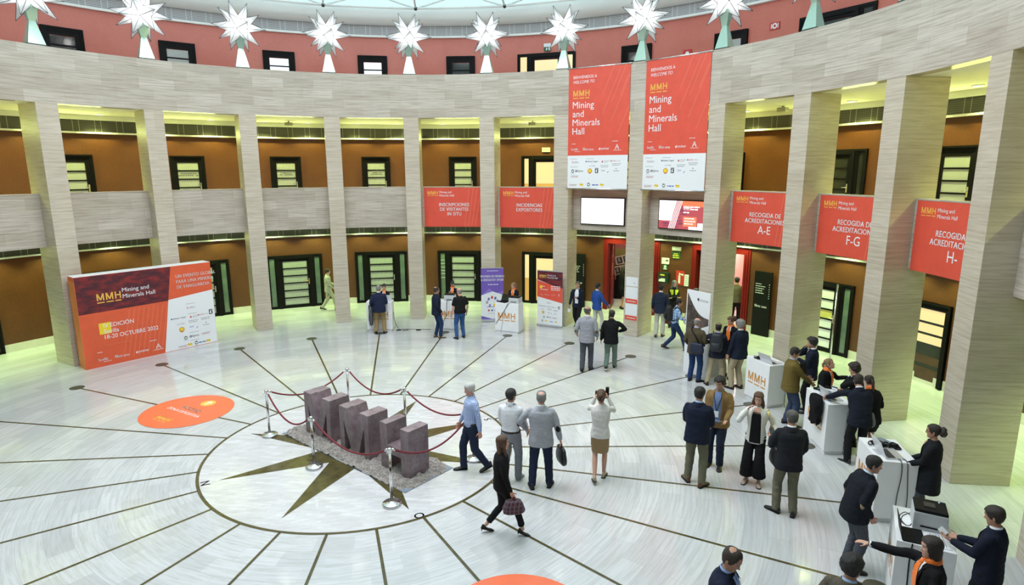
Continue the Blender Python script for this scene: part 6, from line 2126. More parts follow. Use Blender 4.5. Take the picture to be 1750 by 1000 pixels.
# middle of the hall
pa = person(1.93, -1.50, turn(1.93, -1.5, -104), 1.70, 'white-haired person in a blue checked shirt walking left beside the stone letters', skin='pink', hair=('short', 'white'), top=('shirt', 'check', (0, 0, 0), CHECK), bottom=T_NAVY, shoes=BLK,
       rf=(0.14, 0.0), lf=(-0.28, 0.06), lh=(-0.26, -0.10, 0.84), rh=(0.26, 0.16, 0.88), head=(10, 14), build=1.1, belt=(0.03, 0.02, 0.015), fine=True)
pb = person(2.51, -2.10, turn(2.51, -2.1, 18), 1.74, 'person in a white shirt and grey trousers seen from behind, left of the grey blazer', hair=('short', 'black'), skin='tan', top=('shirt', 'white', (0.74, 0.75, 0.80)), shirt=WHITE, bottom=T_GREY, shoes=GRYS,
       rf=(0.12, 0), lf=(-0.10, 0), rh=(0.24, 0.20, 0.92), lh=(-0.15, 0.22, 0.95), head=(22, -4), belt=(0.015, 0.015, 0.02), lanyard='blue', fine=True, glasses=True)
pc = person(2.97, -2.39, turn(2.97, -2.39, 2), 1.76, 'person in a pale grey blazer with dark elbow patches carrying a black briefcase', hair=('balding', 'grey'), skin='pink', top=GREYB, shirt=WHITE, bottom=T_NAVY, shoes=BLK,
       rf=(0.02, 0, 14), lf=(-0.06, 0, 14), spread=0.15, rh=(0.34, 0.02, 0.83), lh=(-0.26, 0.16, 1.0), patches=(0.02, 0.02, 0.022), build=1.12, head=(0, -6), le=(-1, -0.6, 0), fine=True)
pd = person(4.04, -2.44, turn(4.04, -2.44, 3), 1.70, 'person in a white blouse and tan skirt raising a camera, seen from behind', 'f', hair=('bun', 'brown'), top=('blouse', 'ivory', (0.66, 0.64, 0.62)), bottom=('skirt', 'tan_pattern', (0.34, 0.24, 0.12), check_cloth('tan_weave', (0.36, 0.25, 0.12), (0.22, 0.14, 0.06), 60)),
       shoes=('flat', (0.42, 0.35, 0.26)), rf=(0.14, 0), lf=(-0.14, 0.05), spread=0.075, rh=(0.11, 0.25, 1.52), lh=(-0.11, 0.25, 1.52), re=(0.45, 0.3, -1), le=(-0.45, 0.3, -1), rp=(-1, 0, 0.2), lp=(1, 0, 0.2), rc=1.1, lc=1.1, build=1.0, fine=True)
pe = person(1.98, -3.58, turn(1.98, -3.58, 88), 1.61, 'person with long brown hair in black walking right with a plaid handbag', 'f', hair=('long', 'brown'), top=('blouse', 'black_loose', (0.012, 0.012, 0.013)), bottom=TR('black_trouser', (0.012, 0.012, 0.014), 'cropped'), shoes=('heel', (0.010, 0.010, 0.011)),
       rf=(0.34, 0.035), lf=(-0.26, 0.05), spread=0.07, rh=(0.25, 0.16, 0.82), lh=(-0.24, -0.06, 0.86), head=(0, -2), fine=True)
pf = person(5.60, -3.00, turn(5.6, -3.0, 10), 1.79, 'person in a navy blazer and brown shoes, back turned, facing the tan blazer', hair=('short', 'black'), skin='tan', top=NAVY, shirt=BLUE, bottom=T_OLIVE, shoes=BRN, spread=0.13, rf=(-0.05, 0, 25), lf=(0.05, 0, 35), rh=(0.18, 0.26, 1.0), lh=(-0.16, 0.28, 1.02), head=(15, 6), build=1.1, fine=True)
pg = person(6.36, -2.46, turn(6.36, -2.46, 192), 1.74, 'person in a tan blazer with a lanyard reading a tablet', hair=('full', 'black'), skin='tan', top=TAN, shirt=(0.16, 0.22, 0.40), bottom=T_NAVY, shoes=BLK, rf=(0.05, 0), lf=(0.08, 0), rh=(0.12, 0.30, 1.05), lh=(-0.20, 0.30, 1.04), rp=(-0.5, 0, 1), lp=(0.4, 0, 1), lanyard='black', open_front=0.7, head=(12, 20), build=1.12, fine=True)
ph = person(6.63, -3.20, turn(6.63, -3.2, 186), 1.68, 'person in a white blazer and wide black trousers touching her hair', 'f', hair=('long', 'brown'), top=('jacket', 'white_blazer', (0.74, 0.72, 0.68)), shirt=BLKS, bottom=TR('black_wide', (0.012, 0.012, 0.014), 'wide'), shoes=('flat', (0.45, 0.33, 0.28)), rf=(0.03, 0), lf=(0.05, 0), spread=0.11,
       rh=(0.15, 0.17, 1.45), re=(0.6, 0.1, -1), rp=(-1, 0.2, 0), lh=(-0.34, 0.10, 0.98), open_front=1.0, vneck=True, head=(0, 10), fine=True)
pi_ = person(6.48, -4.22, turn(6.48, -4.22, -14), 1.75, 'person in a black blazer and olive trousers seen from behind, phone in hand', hair=('short', 'dgrey'), skin='tan', top=DARK, shirt=WHITE, bottom=T_OLIVE, shoes=BLK, spread=0.12, rf=(-0.05, 0, 20), lf=(0.03, 0, 45), lh=(-0.22, 0.30, 1.16), rh=(0.20, 0.2, 0.95), lp=(0.3, 0.3, 1), head=(-14, 8), build=1.08, fine=True)

# by the far kiosks
pj_ = person(0.79, 8.80, turn(.79, 8.8, 8), 1.66, 'grey-haired person in a navy blazer and khaki trousers at the left kiosk, back turned', hair=('short', 'grey'), skin='pink', top=('jacket', 'blue_navy', (0.016, 0.021, 0.05)), shirt=WHITE, bottom=T_KHAKI, shoes=BLK, spread=0.15, rf=(0.0, 0, 15), lf=(0, 0, 15), rh=(0.22, 0.24, 1.06), lh=(-0.27, 0.06, 0.98), build=1.2, head=(0, 12))
pk = person(1.02, 9.72, turn(1.02, 9.72, 186), 1.53, 'receptionist with an orange scarf behind the left kiosk', 'f', hair=('bun', 'dark'), top=BLACK, shirt=WHITE, scarf=True, rh=(0.12, 0.30, 1.05), lh=(-0.12, 0.30, 1.05), head=(0, 18), group=None)
pl_ = person(-0.98, 12.95, turn(-.98, 12.95, 84), 1.66, 'person in a pale suit walking past behind a pillar', hair=('short', 'dark'), top=('jacket', 'pale_suit', (0.42, 0.43, 0.33)), shirt=WHITE, bottom=TR('pale_suit_trouser', (0.40, 0.41, 0.30)), shoes=DBRN, rf=(0.28, 0.02), lf=(-0.28, 0.05), rh=(0.22, 0.20, 0.95), lh=(-0.2, 0.3, 1.0), head=(0, 12))
pm_ = person(2.57, 7.76, turn(2.57, 7.76, 72), 1.71, 'person in a navy jacket and dark jeans with tan shoes at the second kiosk', hair=('balding', 'dark'), skin='tan', top=NAVY, shirt=(0.02, 0.03, 0.07), bottom=T_DJEAN, shoes=TANS, rf=(0.08, 0, 5), lf=(-0.02, 0, 5), rh=(0.20, 0.10, 0.92), lh=(-0.2, 0.12, 0.92), build=1.05, head=(0, 4))
pn = person(3.30, 7.48, turn(3.3, 7.48, -22), 1.68, 'bald person in a black T-shirt and blue jeans at the second kiosk', hair=('bald_top', 'grey'), skin='pink', top=('tshirt', 'black_cotton', (0.010, 0.010, 0.011)), bottom=T_JEAN, shoes=DBRN, spread=0.14, rf=(0.04, 0), lf=(-0.02, 0), rh=(0.27, 0.04, 0.9), lh=(-0.27, 0.06, 0.86), build=1.15, head=(-30, 4))
po = person(3.38, 9.40, turn(3.38, 9.4, 190), 1.58, 'receptionist with an orange scarf looking down behind the second kiosk', 'f', hair=('bun', 'black'), skin='tan', top=BLACK, shirt=WHITE, scarf=True, rh=(0.10, 0.22, 1.30), lh=(-0.16, 0.25, 1.0), head=(-10, 30))
pp = person(5.36, 8.42, turn(5.36, 8.42, 200), 1.60, 'blonde receptionist with an orange scarf behind the third kiosk', 'f', hair=('pony', 'blonde'), top=BLACK, shirt=WHITE, scarf=True, rh=(0.14, 0.26, 1.04), lh=(-0.10, 0.28, 1.04), head=(35, 8))
pq = person(7.46, 7.72, turn(7.46, 7.72, 196), 1.70, 'grey-haired person in a navy suit walking by the red roll-up, badge in hand', hair=('short', 'dgrey'), skin='tan', top=NAVY, shirt=WHITE, bottom=T_BLACK, shoes=BLK, rf=(-0.30, 0.04), lf=(0.32, 0), rh=(0.27, 0.06, 0.86), lh=(-0.05, 0.26, 1.16), lp=(0.5, 0, 1), head=(-8, 2), open_front=0.5)
pr = person(7.95, 7.16, turn(7.95, 7.16, 50), 1.66, 'person in a bright blue blazer and white trousers seen from behind', hair=('short', 'black'), skin='tan', top=('jacket', 'royal_blue', (0.025, 0.075, 0.29)), shirt=WHITE, bottom=T_WHITE, shoes=BLK, rf=(0.15, 0), lf=(-0.18, 0.03), rh=(0.30, 0.26, 0.98), lh=(-0.26, 0.1, 0.9), beard=True, head=(6, 6))
ps = person(6.06, 3.31, turn(6.06, 3.31, 6), 1.81, 'person in a light grey blazer with brown elbow patches walking away', hair=('bald_top', 'dgrey'), skin='tan', top=('jacket', 'mid_grey', (0.30, 0.30, 0.34)), shirt=WHITE, bottom=T_DGREY, shoes=BLK, rf=(0.10, 0), lf=(-0.10, 0.0), rh=(0.26, 0.10, 0.92), lh=(-0.28, 0.10, 0.98), patches=(0.14, 0.09, 0.045), build=1.1, head=(38, 0), glasses=True)
pt = person(6.72, 3.19, turn(6.72, 3.19, 6), 1.69, 'person in a black blazer and grey-green trousers walking away', hair=('short', 'black'), skin='tan', top=BLACK, shirt=BLKS, bottom=T_GREEN, shoes=SNK, rf=(0.18, 0), lf=(-0.20, 0.07), rh=(0.20, 0.22, 1.10), re=(1, -0.3, -0.2), lh=(-0.28, 0.0, 0.86), build=1.08, head=(10, 4))

# around the entrances
pu_ = person(9.66, 5.94, turn(9.66, 5.94, 5), 1.76, 'person in a navy blazer and white trousers with a brown briefcase, facing the guard', hair=('short', 'black'), skin='tan', top=('jacket', 'slate_navy', (0.022, 0.030, 0.055)), shirt=WHITE, bottom=T_WHITE, shoes=BRN, rf=(0.05, 0), lf=(-0.08, 0), rh=(0.27, 0.08, 0.86), lh=(-0.25, 0.1, 0.9), head=(14, 0))
pv = person(10.72, 6.98, turn(10.72, 6.98, 172), 1.66, 'guard with long grey curls in a yellow and black vest, arms folded', 'f', hair=('long', 'blue_grey'), top=('blouse', 'guard_black', (0.012, 0.012, 0.013)), shirt=(0.02, 0.02, 0.02), bottom=T_BLACK, rh=(-0.10, 0.22, 1.16), lh=(0.10, 0.24, 1.14), re=(1, 0.2, -0.6), le=(-1, 0.2, -0.6), glasses=True)
pw_ = person(10.3, 5.15, turn(10.3, 5.15, 70), 1.75, 'person in a white shirt half hidden behind the display stand', hair=('short', 'dgrey'), skin='tan', top=('shirt', 'white', (0.74, 0.75, 0.80)), shirt=WHITE, bottom=T_DGREY, lh=(-0.27, 0.05, 0.86), lean=10, head=(10, 10))
px_ = person(9.36, 4.46, turn(9.36, 4.46, 78), 1.66, 'person in a plaid shirt with a black backpack striding right', hair=('short', 'black'), skin='tan', top=('shirt', 'plaid', (0, 0, 0), PLAID), shirt=BLUE, bottom=T_DJEAN, shoes=BRN, rf=(0.36, 0.0), lf=(-0.30, 0.05), rh=(0.20, 0.40, 1.05), lh=(-0.2, 0.28, 1.0), lean=8, head=(0, 4))
py_ = person(8.44, 1.76, turn(8.44, 1.76, 22), 1.69, 'bald person in a brown jacket with a navy shoulder bag at the display stand', hair=('bald_top', 'grey'), skin='pink', top=BROWN, shirt=BLUE, bottom=TR('blue_trouser', (0.020, 0.045, 0.13)), shoes=BLK, spread=0.12, rf=(0.02, 0, 30), lf=(0, 0, 10), rh=(0.22, 0.24, 1.08), lh=(-0.26, 0.12, 0.98), build=1.12, head=(14, 12))
pz = person(8.82, 1.38, turn(8.82, 1.38, 8), 1.62, 'person in a dark jacket with a black backpack, seen from behind at the display stand', hair=('balding', 'black'), skin='tan', top=('jacket', 'dusk_navy', (0.016, 0.020, 0.034)), shirt=BLUE, bottom=T_BEIGE, shoes=DBRN, spread=0.20, rf=(0.05, 0, 15), lf=(-0.1, 0, 30), lh=(-0.24, 0.26, 1.12), rh=(0.14, 0.3, 1.12), le=(-1, -0.3, -0.2), build=1.12, head=(0, 10))
qa = person(9.48, 1.82, turn(9.48, 1.82, 205), 1.66, 'hostess with an orange scarf in a black jacket and short skirt by the display stand', 'f', hair=('bun', 'brown'), top=BLACK, shirt=WHITE, scarf=True, bottom=('short_skirt', 'black_skirt', (0.012, 0.012, 0.013)), shoes=('flat', (0.012, 0.012, 0.012)), spread=0.07, rh=(0.06, 0.30, 1.12), lh=(-0.2, 0.22, 1.0), head=(20, 18))
qb = person(9.18, 0.98, turn(9.18, .98, -48), 1.79, 'grey-haired person in a dark blazer and beige trousers facing the hostess', hair=('full', 'grey'), skin='tan', top=('jacket', 'ink_navy', (0.012, 0.018, 0.034)), shirt=(0.62, 0.68, 0.62), bottom=T_BEIGE, shoes=DBRN, spread=0.12, rf=(0, 0), lf=(0.05, 0), lh=(-0.25, 0.10, 0.88), rh=(0.25, 0.08, 0.88), build=1.1, head=(-8, 8), beard=True)

# at the kiosks on the right
qc = person(8.90, -1.25, turn(8.9, -1.25, 72), 1.74, 'person in an olive blazer and jeans holding a lanyard', hair=('short', 'black'), skin='tan', top=OLIVE, shirt=(0.38, 0.44, 0.62), bottom=TR('slate_denim', (0.045, 0.062, 0.115), 'trousers'), shoes=DBRN, rf=(0.06, 0), lf=(-0.02, 0), rh=(0.12, 0.36, 1.02), lh=(-0.12, 0.34, 1.06), open_front=0.4, build=1.12, head=(4, 28), fine=True)
qd = person(9.80, -0.78, turn(9.8, -.78, -85), 1.76, 'young person with a dark quiff and white collar, hand at the mouth', hair=('quiff', 'black'), skin='tan', top=('jacket', 'suit_navy', (0.012, 0.015, 0.030)), shirt=WHITE, bottom=T_BLACK, rh=(0.03, 0.15, 1.50), re=(0.6, 0.6, -1), lh=(-0.1, 0.28, 1.25), rp=(-1, -0.5, 0), rc=1.2, head=(0, 10), tie=(0.5, 0.35, 0.05), beard=True)
qe = person(9.32, -1.72, turn(9.32, -1.72, 112), 1.62, 'fair-haired receptionist with an orange scarf stretching out her arm behind the kiosk', 'f', hair=('pony', 'blonde'), top=BLACK, shirt=WHITE, scarf=True, lh=(-0.42, 0.36, 1.30), rh=(0.10, 0.30, 1.08), le=(-0.4, -0.5, -0.8), lean=4, head=(-10, -22), fine=True)
qf = person(9.50, -2.42, turn(9.5, -2.42, -92), 1.70, 'young person with a curly fringe resting the chin on one hand', hair=('curly', 'dark'), top=BLACK, shirt=WHITE, bottom=T_BLACK, lh=(-0.02, 0.14, 1.46), le=(-0.4, 0.7, -1), lp=(0, -1, 0.2), lc=1.3, rh=(0.12, 0.26, 1.1), lean=8, head=(10, 12), fine=True)
qg = person(8.90, -3.12, turn(8.9, -3.12, -24), 1.72, 'person in a black suit and sneakers leaning on the kiosk, arm outstretched', hair=('short', 'dark'), skin='tan', top=('jacket', 'suit_black_blue', (0.012, 0.015, 0.026)), shirt=WHITE, bottom=T_BLACK, shoes=SNK, spread=0.15, rf=(0.05, 0, 10), lf=(0.0, 0, 30), lh=(-0.42, 0.60, 1.09), rh=(0.14, 0.38, 1.10), le=(-1, -0.3, -0.2), lean=20, head=(16, 16), build=1.1, fine=True)
qh = person(9.26, -3.02, turn(9.26, -3.02, -30), 1.64, 'person with a dark ponytail in black beside the leaning suit, grey pouch at her back', 'f', hair=('pony', 'dark'), top=BLACK, shirt=WHITE, scarf=True, bottom=('short_skirt', 'black_skirt', (0.012, 0.012, 0.013)), spread=0.07, rh=(0.15, 0.3, 1.05), lh=(-0.1, 0.35, 1.08), lean=18, head=(0, 14))
qi = person(8.34, -5.04, turn(8.34, -5.04, -84), 1.66, 'person with tied hair and glasses in a dark cardigan behind a kiosk', 'f', hair=('bun', 'dark'), skin='tan', top=('coat', 'cardigan_black', (0.014, 0.015, 0.019)), shirt=(0.05, 0.075, 0.14), bottom=T_DGREY, rh=(0.16, 0.30, 1.02), lh=(-0.16, 0.32, 1.03), open_front=0.25, vneck=True, head=(0, 6), glasses=True, fine=True)
qj = person(6.42, -5.62, turn(6.42, -5.62, 62), 1.70, 'person in a black blazer with a pale elbow patch at the lower right kiosk', hair=('short', 'black'), skin='tan', top=('jacket', 'soft_black', (0.012, 0.014, 0.020)), shirt=(0.50, 0.62, 0.74), bottom=T_DGREY, shoes=BLK, rh=(0.20, 0.12, 0.92), lh=(-0.2, 0.15, 0.95), patches=(0.28, 0.22, 0.14), lean=14, build=1.12, head=(14, 6), fine=True)
qk = person(6.86, -7.10, turn(6.86, -7.1, -75), 1.70, 'person in a dark suit holding a card at the big printer', hair=('short', 'dark'), skin='tan', top=('jacket', 'suit_navy', (0.012, 0.015, 0.030)), shirt=WHITE, bottom=T_BLACK, rh=(0.08, 0.36, 1.14), lh=(-0.10, 0.36, 1.16), rp=(-0.5, 0, 1), lp=(0.5, 0, 1), head=(0, 16), fine=True)
ql = person(5.66, -7.37, turn(5.66, -7.37, -112), 1.70, 'hostess with a dark bob and orange scarf pointing left in the lower right corner', 'f', hair=('bob', 'dark'), top=BLACK, shirt=WHITE, scarf=True, rh=(0.42, 0.52, 1.33), lh=(-0.24, 0.08, 0.86), rp=(0, 0, -1), rc=0.25, re=(0.3, -0.2, -1), head=(0, 6), fine=True)
qm = person(4.52, -7.48, turn(4.52, -7.48, 12), 1.76, 'dark-haired person in a brown-grey jacket seen from behind at the bottom edge', hair=('full', 'black'), skin='tan', top=('jacket', 'taupe', (0.10, 0.085, 0.065)), shirt=BLUE, bottom=T_DGREY, head=(24, 4), fine=True)
qn = person(3.44, -6.97, turn(3.44, -6.97, 100), 1.74, 'balding person in a navy suit and pale blue shirt at the bottom edge', hair=('balding', 'dark'), skin='tan', top=NAVY, shirt=(0.28, 0.40, 0.72), bottom=T_NAVY, tie=(0.10, 0.22, 0.50), head=(10, 24), lean=6, open_front=0.4, build=1.12, fine=True)
# in the doorways
qo = person(12.9, 6.55, turn(12.9, 6.55, 10), 1.74, 'person in an olive jumper and dark trousers entering the right-hand red doorway', hair=('short', 'black'), skin='tan', top=('blouse', 'olive_jumper', (0.12, 0.095, 0.075)), bottom=T_BLACK, rf=(0.1, 0), lf=(-0.1, 0), build=1.05)
qp = person(15.3, 9.75, turn(15.3, 9.75, -20), 1.76, 'person in a lilac shirt inside the lobby beyond the red doorway', hair=('short', 'black'), skin='tan', top=('shirt', 'lilac', (0.45, 0.40, 0.58)), bottom=T_DGREY)
qq = person(10.22, 10.05, turn(10.22, 10.05, 60), 1.70, 'person in black beside the leaflet stand, mostly hidden by the pillar', 'f', hair=('long', 'dark'), top=BLACK, shirt=BLKS, bottom=('skirt', 'black_skirt', (0.012, 0.012, 0.013)), spread=0.07)
finish_people()

# ---- hi-vis yoke of the guard
rows = []
yk = MB()
yel = plain('hi_vis_yellow', (0.62, 0.72, 0.03), 0.6)
for z0, z1 in ((1.24, 1.42),):
    for sd in (-1, 1):
        for i in range(6):
            za, zb = z0+(z1-z0)*i/6, z0+(z1-z0)*(i+1)/6
            xa = [sd*(0.03+0.12*t/5) for t in range(6)]
            for q in range(5):
                yk.face([pv['chest'](za, xa[q], 0.022), pv['chest'](za, xa[q+1], 0.022), pv['chest'](zb, xa[q+1], 0.022), pv['chest'](zb, xa[q], 0.022)])
yk.build('safety_vest', yel, pv['root'], smooth=True)

# ---- things carried
def thing_at(name, mbs, loc, rotz, label, cat, group=None):
    root = empty(name, loc, rotz, label, cat, group)
    for nm, mb_, mt in mbs:
        mb_.build(nm, mt, root, smooth=nm in ('bag_body', 'handle', 'strap', 'lens', 'pack_body', 'cloth', 'drawstring'))
    return root

def soft_bag(w, d, h, sag=0.15, m=0, seed=0, z0=0):
    mb_ = MB(); rings = []
    for k in range(9):
        t = k/8
        z = z0+h*t
        f = (0.86+0.14*sin(pi*min(1, t*1.3)))*(1-sag*t*t)
        if k == 0: f *= 0.8
        if k == 8: f *= 0.86
        rings.append([(w/2*f*(abs(cos(2*pi*i/20))**0.5)*(1 if cos(2*pi*i/20) > 0 else -1)*(1+0.05*noise.noise(Vector((i, z*9, seed)))), d/2*f*(abs(sin(2*pi*i/20))**0.6)*(1 if sin(2*pi*i/20) > 0 else -1)*(1+0.12*noise.noise(Vector((i*0.7, z*9, seed+4)))), z) for i in range(20)])
    ring_loft(mb_, rings)
    return mb_
def arch(w, h, z0, r, y=0.0):
    mb_ = MB(); mb_.tube([(w/2*cos(pi*i/12), y, z0+h*sin(pi*i/12)) for i in range(13)], r, 7); return mb_
leather_b = plain('black_leather', (0.012, 0.012, 0.013), 0.35, 0, 0.3, 60, bump=0.2)
leather_br = plain('brown_leather', (0.085, 0.028, 0.016), 0.4, 0, 0.2, 60, bump=0.2)
def hang(p, which, drop, mbs, name, label, cat, rot=0.0, group=None, shift=(0, 0)):
    w = p['wr'] if which == 'r' else p['wl']
    e = p['er'] if which == 'r' else p['el']
    d = (w-e).normalized()
    g_ = w+d*0.105*p['s']
    q = p['W'](g_+Vector((shift[0], shift[1], 0)))
    return thing_at(name, mbs, (q.x, q.y, q.z-drop), -rad(p['face'])+rot, label, cat, group)

hang(pc, 'r', 0.34, [('bag_body', soft_bag(0.09, 0.40, 0.29, 0.1, seed=3), leather_b), ('handle', arch(0.02, 0.08, 0.28, 0.010), leather_b)], 'briefcase', 'black briefcase hanging from the hand of the grey blazer with dark patches', 'briefcase', 0.4)
plaid_bag = check_cloth('maroon_plaid', (0.085, 0.025, 0.030), (0.13, 0.12, 0.16), 16)
hang(pe, 'r', 0.24, [('bag_body', soft_bag(0.16, 0.34, 0.21, 0.25, seed=6), plaid_bag), ('handle', arch(0.03, 0.07, 0.19, 0.009), plain('maroon_leather', (0.10, 0.015, 0.02), 0.4))], 'handbag', 'maroon plaid handbag held by the person walking right', 'handbag', 0.1)
# camera held up by the person in the white blouse
q = pd['W'](Vector((0, 0.30, 1.55))*pd['s'])
c1 = MB(); c1.box(-0.12, 0.12, -0.035, 0.035, -0.055, 0.055); c1.box(-0.03, 0.03, -0.03, 0.03, 0.05, 0.075)
c2 = MB(); c2.tube([(0, 0.035, 0), (0, 0.14, 0)], [0.036, 0.040], 16)
c3 = MB(); c3.box(0.06, 0.12, -0.02, 0.05, 0.055, 0.13)
thing_at('camera', [('camera_body', c1, M['black']), ('lens', c2, M['black']), ('flash', c3, M['black'])], q, -rad(pd['face']), 'black camera with a flash held up by the person in the white blouse', 'camera')
# tablet of the tan blazer
q = pg['W'](Vector((-0.03, 0.43, 1.06))*pg['s'])
t1 = MB(); t1.box(-0.13, 0.13, -0.09, 0.09, -0.005, 0.004); t2 = MB(); t2.box(-0.12, 0.12, -0.08, 0.08, 0.0045, 0.0055)
tb_ = thing_at('tablet', [('casing', t1, M['grey_plastic']), ('display', t2, plain('pale_display', (0.55, 0.58, 0.62), 0.15))], q, -rad(pg['face']), 'grey tablet held by the person in the tan blazer', 'tablet')
tb_.rotation_euler = (rad(22), 0, -rad(pg['face']))
# handbag on the shoulder of the white blazer, with its strap
q = ph['W'](Vector((-0.255, 0.02, 0.98))*ph['s'])
st = MB(); st.tube([(0.0, 0.06, 0.14), (0.035, 0.07, 0.30), (0.085, 0.03, 0.45), (0.075, -0.03, 0.44), (0.03, -0.06, 0.30), (0.0, -0.05, 0.14)], 0.008, 6)
thing_at('handbag', [('bag_body', soft_bag(0.09, 0.22, 0.15, 0.1, seed=2), plain('taupe_leather', (0.16, 0.075, 0.045), 0.4)), ('strap', st, M['brass'])], q, -rad(ph['face']), 'small brown handbag on the shoulder of the white blazer', 'handbag')
# black bag between the white and the black blazer
hang(ph, 'l', 0.37, [('bag_body', soft_bag(0.13, 0.33, 0.32, 0.2, seed=9), leather_b), ('handle', arch(0.03, 0.08, 0.30, 0.010), leather_b)], 'tote_bag', 'black tote bag between the white blazer and the black blazer', 'bag', 0.5)
# phone
q = pi_['W'](pi_['wl']+(pi_['wl']-pi_['el']).normalized()*0.09+Vector((0.02, 0.02, 0.03)))
f1 = MB(); f1.box(-0.036, 0.036, -0.075, 0.075, 0, 0.008); f2 = MB(); f2.box(-0.032, 0.032, -0.068, 0.068, 0.0082, 0.009)
o = thing_at('phone', [('casing', f1, M['black']), ('display', f2, M['dark_glass'])], q, -rad(pi_['face']), 'black phone in the hand of the black blazer with olive trousers', 'phone'); o.rotation_euler = (rad(30), 0, -rad(pi_['face']))
# jacket over the arm at the left kiosk
q = pj_['W'](Vector((-0.30, 0.07, 0.30)))
def draped(w, d, h, seed):
    mb_ = MB(); rings = []
    for k in range(13):
        t = k/12; z = h*t
        rings.append([((w/2)*(1-0.25*abs(t-0.7))*cos(2*pi*i/22)*(1+0.36*noise.noise(Vector((i*0.55, z*6, seed)))), (d/2)*(1-0.3*abs(t-0.6))*sin(2*pi*i/22)*(1+0.5*noise.noise(Vector((i*0.9, z*5, seed+9)))), z+0.03*sin(i*1.7)*(1 if k == 0 else 0)) for i in range(22)])
    ring_loft(mb_, rings); return mb_
thing_at('coat_over_arm', [('cloth', draped(0.14, 0.30, 0.68, 2.0), check_cloth('grey_black_check', (0.16, 0.17, 0.19), (0.02, 0.02, 0.024), 14))], q, -rad(pj_['face']), 'grey and black checked coat hanging over the arm at the left kiosk', 'coat')
# badge in the hand of the walking suit
hang(pq, 'r', 0.17, [('card', (lambda m_: (m_.box(-0.05, 0.05, -0.003, 0.003, 0, 0.13), m_)[1])(MB()), M['paper']), ('strap', arch(0.02, 0.05, 0.12, 0.006), M['black'])], 'badge', 'white badge dangling from the hand of the navy suit', 'badge', 0.3)
hang(pr, 'r', 0.42, [('bag_body', soft_bag(0.05, 0.10, 0.26, 0.5, seed=5), leather_b), ('handle', arch(0.06, 0.18, 0.24, 0.008), M['black'])], 'umbrella_bag', 'small black bag on straps held by the bright blue blazer', 'bag', 0.2)
hang(pu_, 'r', 0.36, [('bag_body', soft_bag(0.12, 0.40, 0.30, 0.05, seed=7), leather_br), ('handle', arch(0.03, 0.08, 0.28, 0.011), leather_br)], 'briefcase', 'brown leather briefcase held by the navy blazer with white trousers', 'briefcase', 0.9)
hang(px_, 'r', 0.34, [('bag_body', soft_bag(0.14, 0.30, 0.28, 0.3, seed=8), leather_b), ('handle', arch(0.03, 0.08, 0.26, 0.010), leather_b)], 'shopping_bag', 'black bag held in front of the person in the plaid shirt', 'bag', 0.2)
q = pw_['W'](Vector((-0.32, 0.05, 0.50)))
thing_at('patterned_bag', [('bag_body', soft_bag(0.16, 0.30, 0.38, 0.3, seed=12), check_cloth('white_violet', (0.62, 0.62, 0.64), (0.12, 0.02, 0.14), 7))], q, -rad(pw_['face']), 'white and violet bag left of the display stand', 'bag')
def backpack(p, col, label):
    m_ = plain('pack_'+col, {'black': (0.011, 0.011, 0.013), 'ink': (0.014, 0.017, 0.026)}[col], 0.55, 0, 0.25, 50, bump=0.25)
    q0 = p['bend']((0, -0.205, 1.02)); q1 = p['W'](q0)
    a = soft_bag(0.31, 0.19, 0.46, 0.12, seed=4)
    pk = MB()
    rings = []
    for k in range(5):
        t = k/4; rings.append([((0.11*cos(2*pi*i/16)*(1-0.15*abs(t-.5))), -0.095-0.03*sin(pi*t)+0.035*sin(2*pi*i/16), 0.06+0.18*t) for i in range(16)])
    ring_loft(pk, rings)
    sb = MB()
    for sd in (-1, 1):
        w0 = [p['bend']((sd*0.10, -0.12, 1.43)), p['bend']((sd*0.115, -0.03, 1.515)), p['bend']((sd*0.125, 0.085, 1.42)), p['bend']((sd*0.135, 0.135, 1.28)), p['bend']((sd*0.175, 0.06, 1.12)), p['bend']((sd*0.14, -0.13, 1.05))]
        sb.tube([v-q0 for v in w0], 0.017, 6)
    top = arch(0.08, 0.04, 0.45, 0.009, -0.02)
    return thing_at('backpack', [('pack_body', a, m_), ('pocket', pk, m_), ('strap', sb, m_), ('handle', top, m_)], q1, -rad(p['face']), label, 'backpack', 'black backpacks')
backpack(px_, 'black', 'black backpack worn over the plaid shirt')
backpack(pz, 'ink', 'black backpack worn over the dark jacket at the display stand')
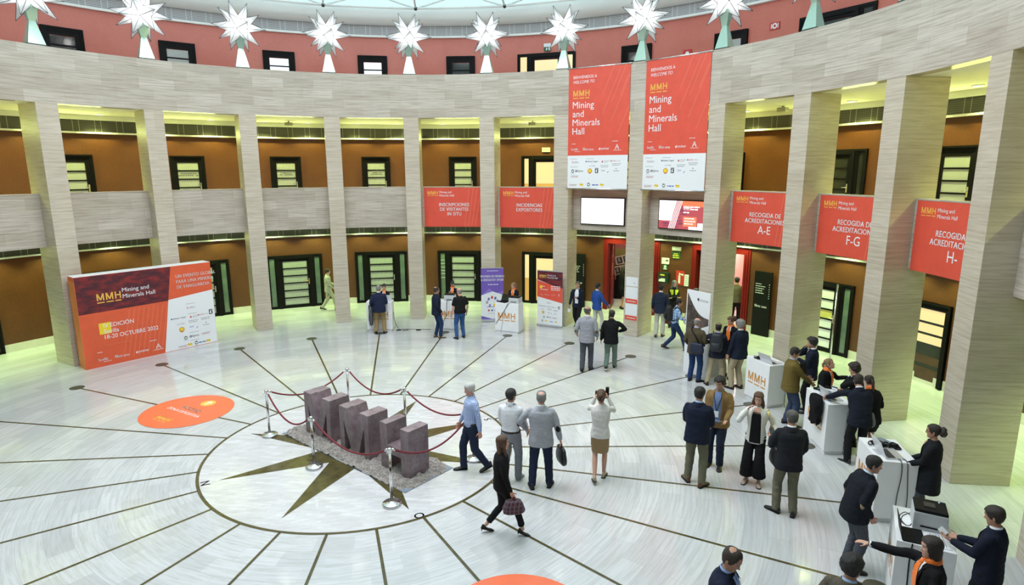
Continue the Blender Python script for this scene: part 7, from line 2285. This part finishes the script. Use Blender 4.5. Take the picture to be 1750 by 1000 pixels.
# navy shoulder bag
q0 = py_['bend']((0.12, -0.22, 0.86)); q = py_['W'](q0)
sb = MB(); sb.tube([v-q0 for v in (py_['bend']((0.16, -0.17, 1.12)), py_['bend']((0.05, -0.165, 1.30)), py_['bend']((-0.09, -0.12, 1.455)), py_['bend']((-0.115, -0.01, 1.50)), py_['bend']((-0.06, 0.13, 1.36)), py_['bend']((0.08, 0.165, 1.20)), py_['bend']((0.235, 0.03, 1.02)), py_['bend']((0.235, -0.14, 1.06)))], 0.017, 6)
thing_at('shoulder_bag', [('bag_body', soft_bag(0.38, 0.13, 0.27, 0.03, seed=14), plain('navy_canvas', (0.010, 0.016, 0.040), 0.6, 0, 0.2, 50, bump=0.2)), ('strap', sb, M['black'])], q, -rad(py_['face']), 'navy shoulder bag on the back of the bald person in brown', 'bag')
# lanyards in the olive blazer's hand, dark folder under the arm
hang(qc, 'r', 0.34, [('strap', (lambda m_: (m_.tube([(0, 0, 0.33), (0.012, 0, 0.22), (-0.012, 0.01, 0.12), (0.012, 0, 0.04), (-0.02, 0, 0.0)], 0.010, 6), m_)[1])(MB()), M['black'])], 'hand_lanyard', 'black lanyard dangling from the hand of the olive blazer', 'lanyard')
q = qc['W'](Vector((-0.10, 0.22, 1.10)))
b = MB(); b.box(-0.02, 0.02, -0.14, 0.14, 0, 0.30)
o = thing_at('folder', [('cover', b, M['black'])], q, -rad(qc['face'])+0.5, 'black folder held against the olive blazer', 'folder'); o.rotation_euler = (rad(20), rad(12), -rad(qc['face'])+0.4)
# coat on the kiosk under the leaning suit's hand
lx, ly = -0.20, -0.075
q = k5[0](0.18, -0.085, 0.56)
thing_at('black_coat', [('cloth', draped(0.36, 0.19, 0.54, 6.0), cloth('coat_black', (0.010, 0.010, 0.011)))], q, k5[1], 'black coat hung over the front of the kiosk', 'coat')
# grey pouch
q = qh['W'](qh['bend']((-0.16, -0.22, 0.80)))
b = MB(); b.tube([(0.0, 0, 0.24), (-0.04, 0.02, 0.34), (-0.02, 0.03, 0.45)], 0.006, 6)
thing_at('grey_pouch', [('bag_body', soft_bag(0.22, 0.12, 0.27, 0.3, seed=15), cloth('pouch_grey', (0.17, 0.18, 0.18))), ('drawstring', b, M['chrome'])], q, -rad(qh['face']), 'grey pouch hanging behind the person with the dark ponytail', 'bag')
# cards in the hands by the big printer
q = qk['W'](Vector((-0.01, 0.50, 1.19))*qk['s'])
b = MB(); b.box(-0.06, 0.06, -0.045, 0.045, 0, 0.003)
o = tag(b.build('badge_card', M['paper'], None, q), 'white card held by the hands at the right edge', 'card'); o.rotation_euler = (rad(35), 0, -rad(qk['face']))
